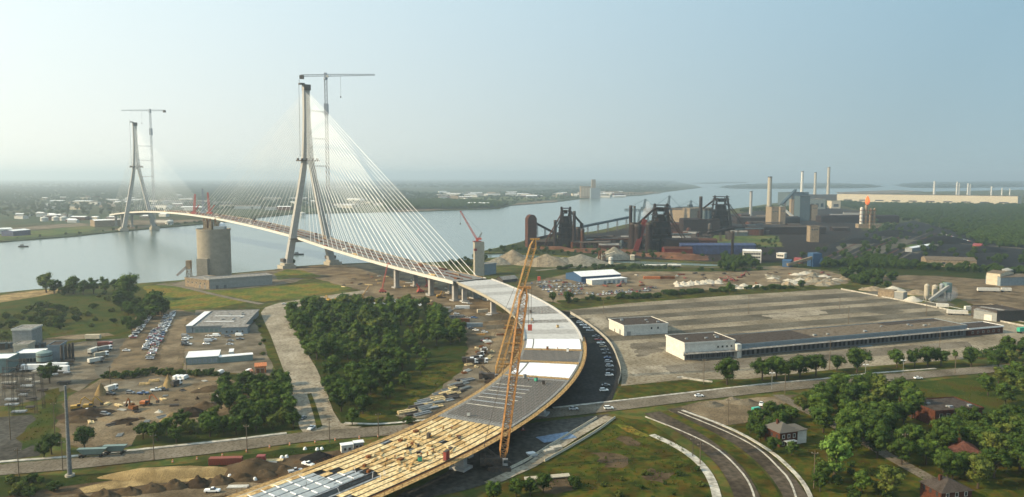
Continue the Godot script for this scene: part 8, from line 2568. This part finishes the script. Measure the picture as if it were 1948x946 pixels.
		build(st, "reflective_band", M.white_roof, d)
	# deck figures and portable things on the viaduct
	for q in [[54.6, -9.2, "machine_green", "green portable toilet on the formwork"], [40.4, -2.0, "machine_green", "teal generator on the grey deck"], [39.9, 5.0, "grey_wall", "grey welding box on the grey deck"], [40.9, -7.0, "dark_steel", "dark compressor on the grey deck"], [48.2, 5.5, "white_wall", "white site heater at the edge of the formwork"], [21.4, 8.0, "cream_wall", "cream crate on the pale slab"], [18.0, 3.5, "dark_steel", "dark pump on the pale slab"], [53.8, -16.0, "machine_red", "dark red tool container on the formwork edge"], [52.0, 4.5, "dark_steel", "dark air compressor on the formwork"], [24.3, -6.0, "plywood", "plywood crate far on the pale slab"], [31.9, 3.0, "rust_steel", "rusty winch at the white sheet's edge"], [32.4, -9.0, "white_roof", "white bag on the grey strip between sheets"]]:
		var p = deck_at(q[0], q[1], 0.06)
		var d = thing("site_unit", q[3], "equipment", p, rng.randf() * 1.5)
		var big = 1.0 if q[0] != 53.8 else 1.9
		st = mb()
		bx(st, -0.7 * big, 0.7 * big, 0.12, 1.7 * big, -0.6, 0.6)
		build(st, "housing", M[q[2]], d)
		st = mb()
		bx(st, -0.8 * big, 0.8 * big, 0.0, 0.12, -0.7, 0.7)
		bx(st, -0.75 * big, 0.75 * big, 1.7 * big, 1.7 * big + 0.1, -0.65, 0.65)
		build(st, "frame", M.dark_steel, d)
	# workers on the formwork
	for k in 16:
		var s = rng.randf_range(50.5, 57.0)
		var p = deck_at(s, rng.randf_range(-13.0, 13.0), 0.02)
		worker(p, rng.randf() * TAU, k, "at the " + ["front", "middle", "back"][clampi(int((57.0 - s) / 2.2), 0, 2)] + " of the formwork, " + ["orange", "yellow"][k % 2] + " vest")
	for q in [[18.6, -4.0, "alone far along the pale slab"], [22.8, 9.0, "at the inner side of the pale slab"], [31.9, -3.0, "at the bulkhead below the first white sheet"], [32.5, 6.0, "on the grey strip between the white sheets"], [40.6, 1.5, "on the grey deck below the second white sheet"]]:
		worker(deck_at(q[0], q[1], 0.05), rng.randf() * TAU, 20, q[2])
	# scrap field rubble rows, crushed stone on the right
	area = [170.6, -805.1, 199.2, -821.4, 223.8, -829.7, 219.4, -809.1, 193.4, -797.3, 169.3, -785.7]
	for p in scatter(area, 5.0, 26):
		mound("concrete_rubble", "pale rubble heap, " + where_in(p, area) + " of the white row across the scrap field", "heap", Vector3(p.x, 0, p.y), rng.randf_range(3.5, 6.5), rng.randf_range(2.5, 4.0), rng.randf_range(1.5, 3.4), "rubble", 0.0, "white rubble row in the scrap field", 0.7)
	area = [223.9, -789.5, 255.7, -805.1, 255, -785.7, 227, -763.6]
	for p in scatter(area, 6.0, 8):
		mound("concrete_rubble", "pale rubble heap, " + where_in(p, area) + " of those beside the pointed hedge tree", "heap", Vector3(p.x, 0, p.y), 5.0, 3.0, 2.0, "rubble", 0.0, "rubble beside the hedge tree", 0.7)
	area = [271.8, -838.3, 302.7, -878.9, 346, -898.2, 365, -842.6, 326.1, -789.5, 283.1, -789.5]
	for p in scatter(area, 8.0, 30):
		mound("crushed_stone", "grey-white heap, " + where_in(p, area) + " of the crushed-stone field", "heap", Vector3(p.x, 0, p.y), rng.randf_range(6.0, 11.0), rng.randf_range(4.0, 7.0), rng.randf_range(2.0, 4.5), ["rubble", "gravel_pile", "gravel_pile_grey"][rng.randi() % 3], 0.0, "heaps of the crushed-stone field", 0.6)
	area = [14.7, -829.7, 69, -874.2, 162.6, -898.2, 263.3, -908.2, 366.2, -918.4, 362.9, -851.4, 229.3, -789.5, 65.6, -763.6]
	for p in scatter(area, 14.0, 40):
		var k = rng.randi() % 4
		stack_of("scrap_stack", ["rusty scrap bundle", "dark scrap bundle", "pale scrap bundle", "reddish scrap bundle"][k] + ", " + where_in(p, area) + " of the scrap field", Vector3(p.x, 0.15, p.y), rng.randf() * 2.0, 10, rng.randf_range(4.0, 11.0), ["rust_steel", "dark_steel", "kerb", "container_red"][k], "beam", "scrap bundles in the scrap field")
	# white bags, boards and small goods on the earthworks
	var bag = 0
	for q in [[-91.9, -301.5], [-90.2, -302.1], [-85.2, -311.1], [-80.1, -310.5], [-78.3, -311.1], [-105.6, -281.9], [-95.2, -278.9]]:
		bag += 1
		mound("white_bag", ordinal(bag - 1) + " white bulk bag counted along the ground near the site cabin", "bag", Vector3(q[0], 0, q[1]), 0.9, 0.8, 1.1, "white_roof", 0.0, "white bulk bags near the cabin", 0.2, 0.5)
	for q in [[-99, -272, 0.05, "white_wall", "long white pipe bundle on the sandy track"], [-94.2, -298.1, 0.1, "plywood_pale", "pale planks left of the gravel mound"], [-95.8, -295.3, 0.1, "grey_wall", "grey planks below the red skip"]]:
		stack_of("plank_stack", q[4], Vector3(q[0], 0.2, q[1]), q[2], 4, 7.0, q[3], "beam", "")
	for q in [[97.5, -373.1, 7.0], [109.9, -380.2, 6.0], [116.1, -376.6, 8.0]]:
		mound("dirt_heap", "low dirt heap on the bare lot by the avenue", "heap", Vector3(q[0], 0, q[1]), q[1] * 0.0 + q[2], q[2] * 0.6, 2.4, "gravel", 0.0, "dirt heaps on the bare lot", 0.4)

func worker(at, yaw, k, place):
	# small figure: one lofted body with hard hat and vest
	var r = thing("person", "worker in hard hat and bright vest, " + place, "person", at, yaw, "workers on the viaduct deck")
	var st = mb()
	for s in [-1, 1]:
		lathe(st, Vector3(s * 0.1, 0, 0), [0.06, 0, 0.08, 0.1, 0.07, 0.45, 0.1, 0.85, 0.01, 0.9], 8)
		tube(st, Vector3(s * 0.24, 1.4, 0), Vector3(s * 0.32, 1.1, 0.06), 0.06, 0.05, 6)
		tube(st, Vector3(s * 0.32, 1.1, 0.06), Vector3(s * 0.28, 0.85, 0.16), 0.05, 0.04, 6)
	lathe(st, Vector3.ZERO, [0.12, 0.8, 0.17, 0.9, 0.19, 1.2, 0.21, 1.4, 0.08, 1.5, 0.07, 1.55, 0.11, 1.62, 0.11, 1.72, 0.01, 1.8], 10)
	build(st, "body", M.dark_steel, r)
	st = mb()
	lathe(st, Vector3.ZERO, [0.2, 0.95, 0.205, 1.2, 0.225, 1.4, 0.14, 1.46], 10)
	build(st, "vest", M["orange" if k % 2 == 0 else "machine_yellow"], r)
	st = mb()
	lathe(st, Vector3.ZERO, [0.17, 1.69, 0.17, 1.71, 0.13, 1.72, 0.12, 1.8, 0.01, 1.86], 10)
	build(st, "hard_hat", M["white_roof" if k % 3 else "machine_yellow"], r)
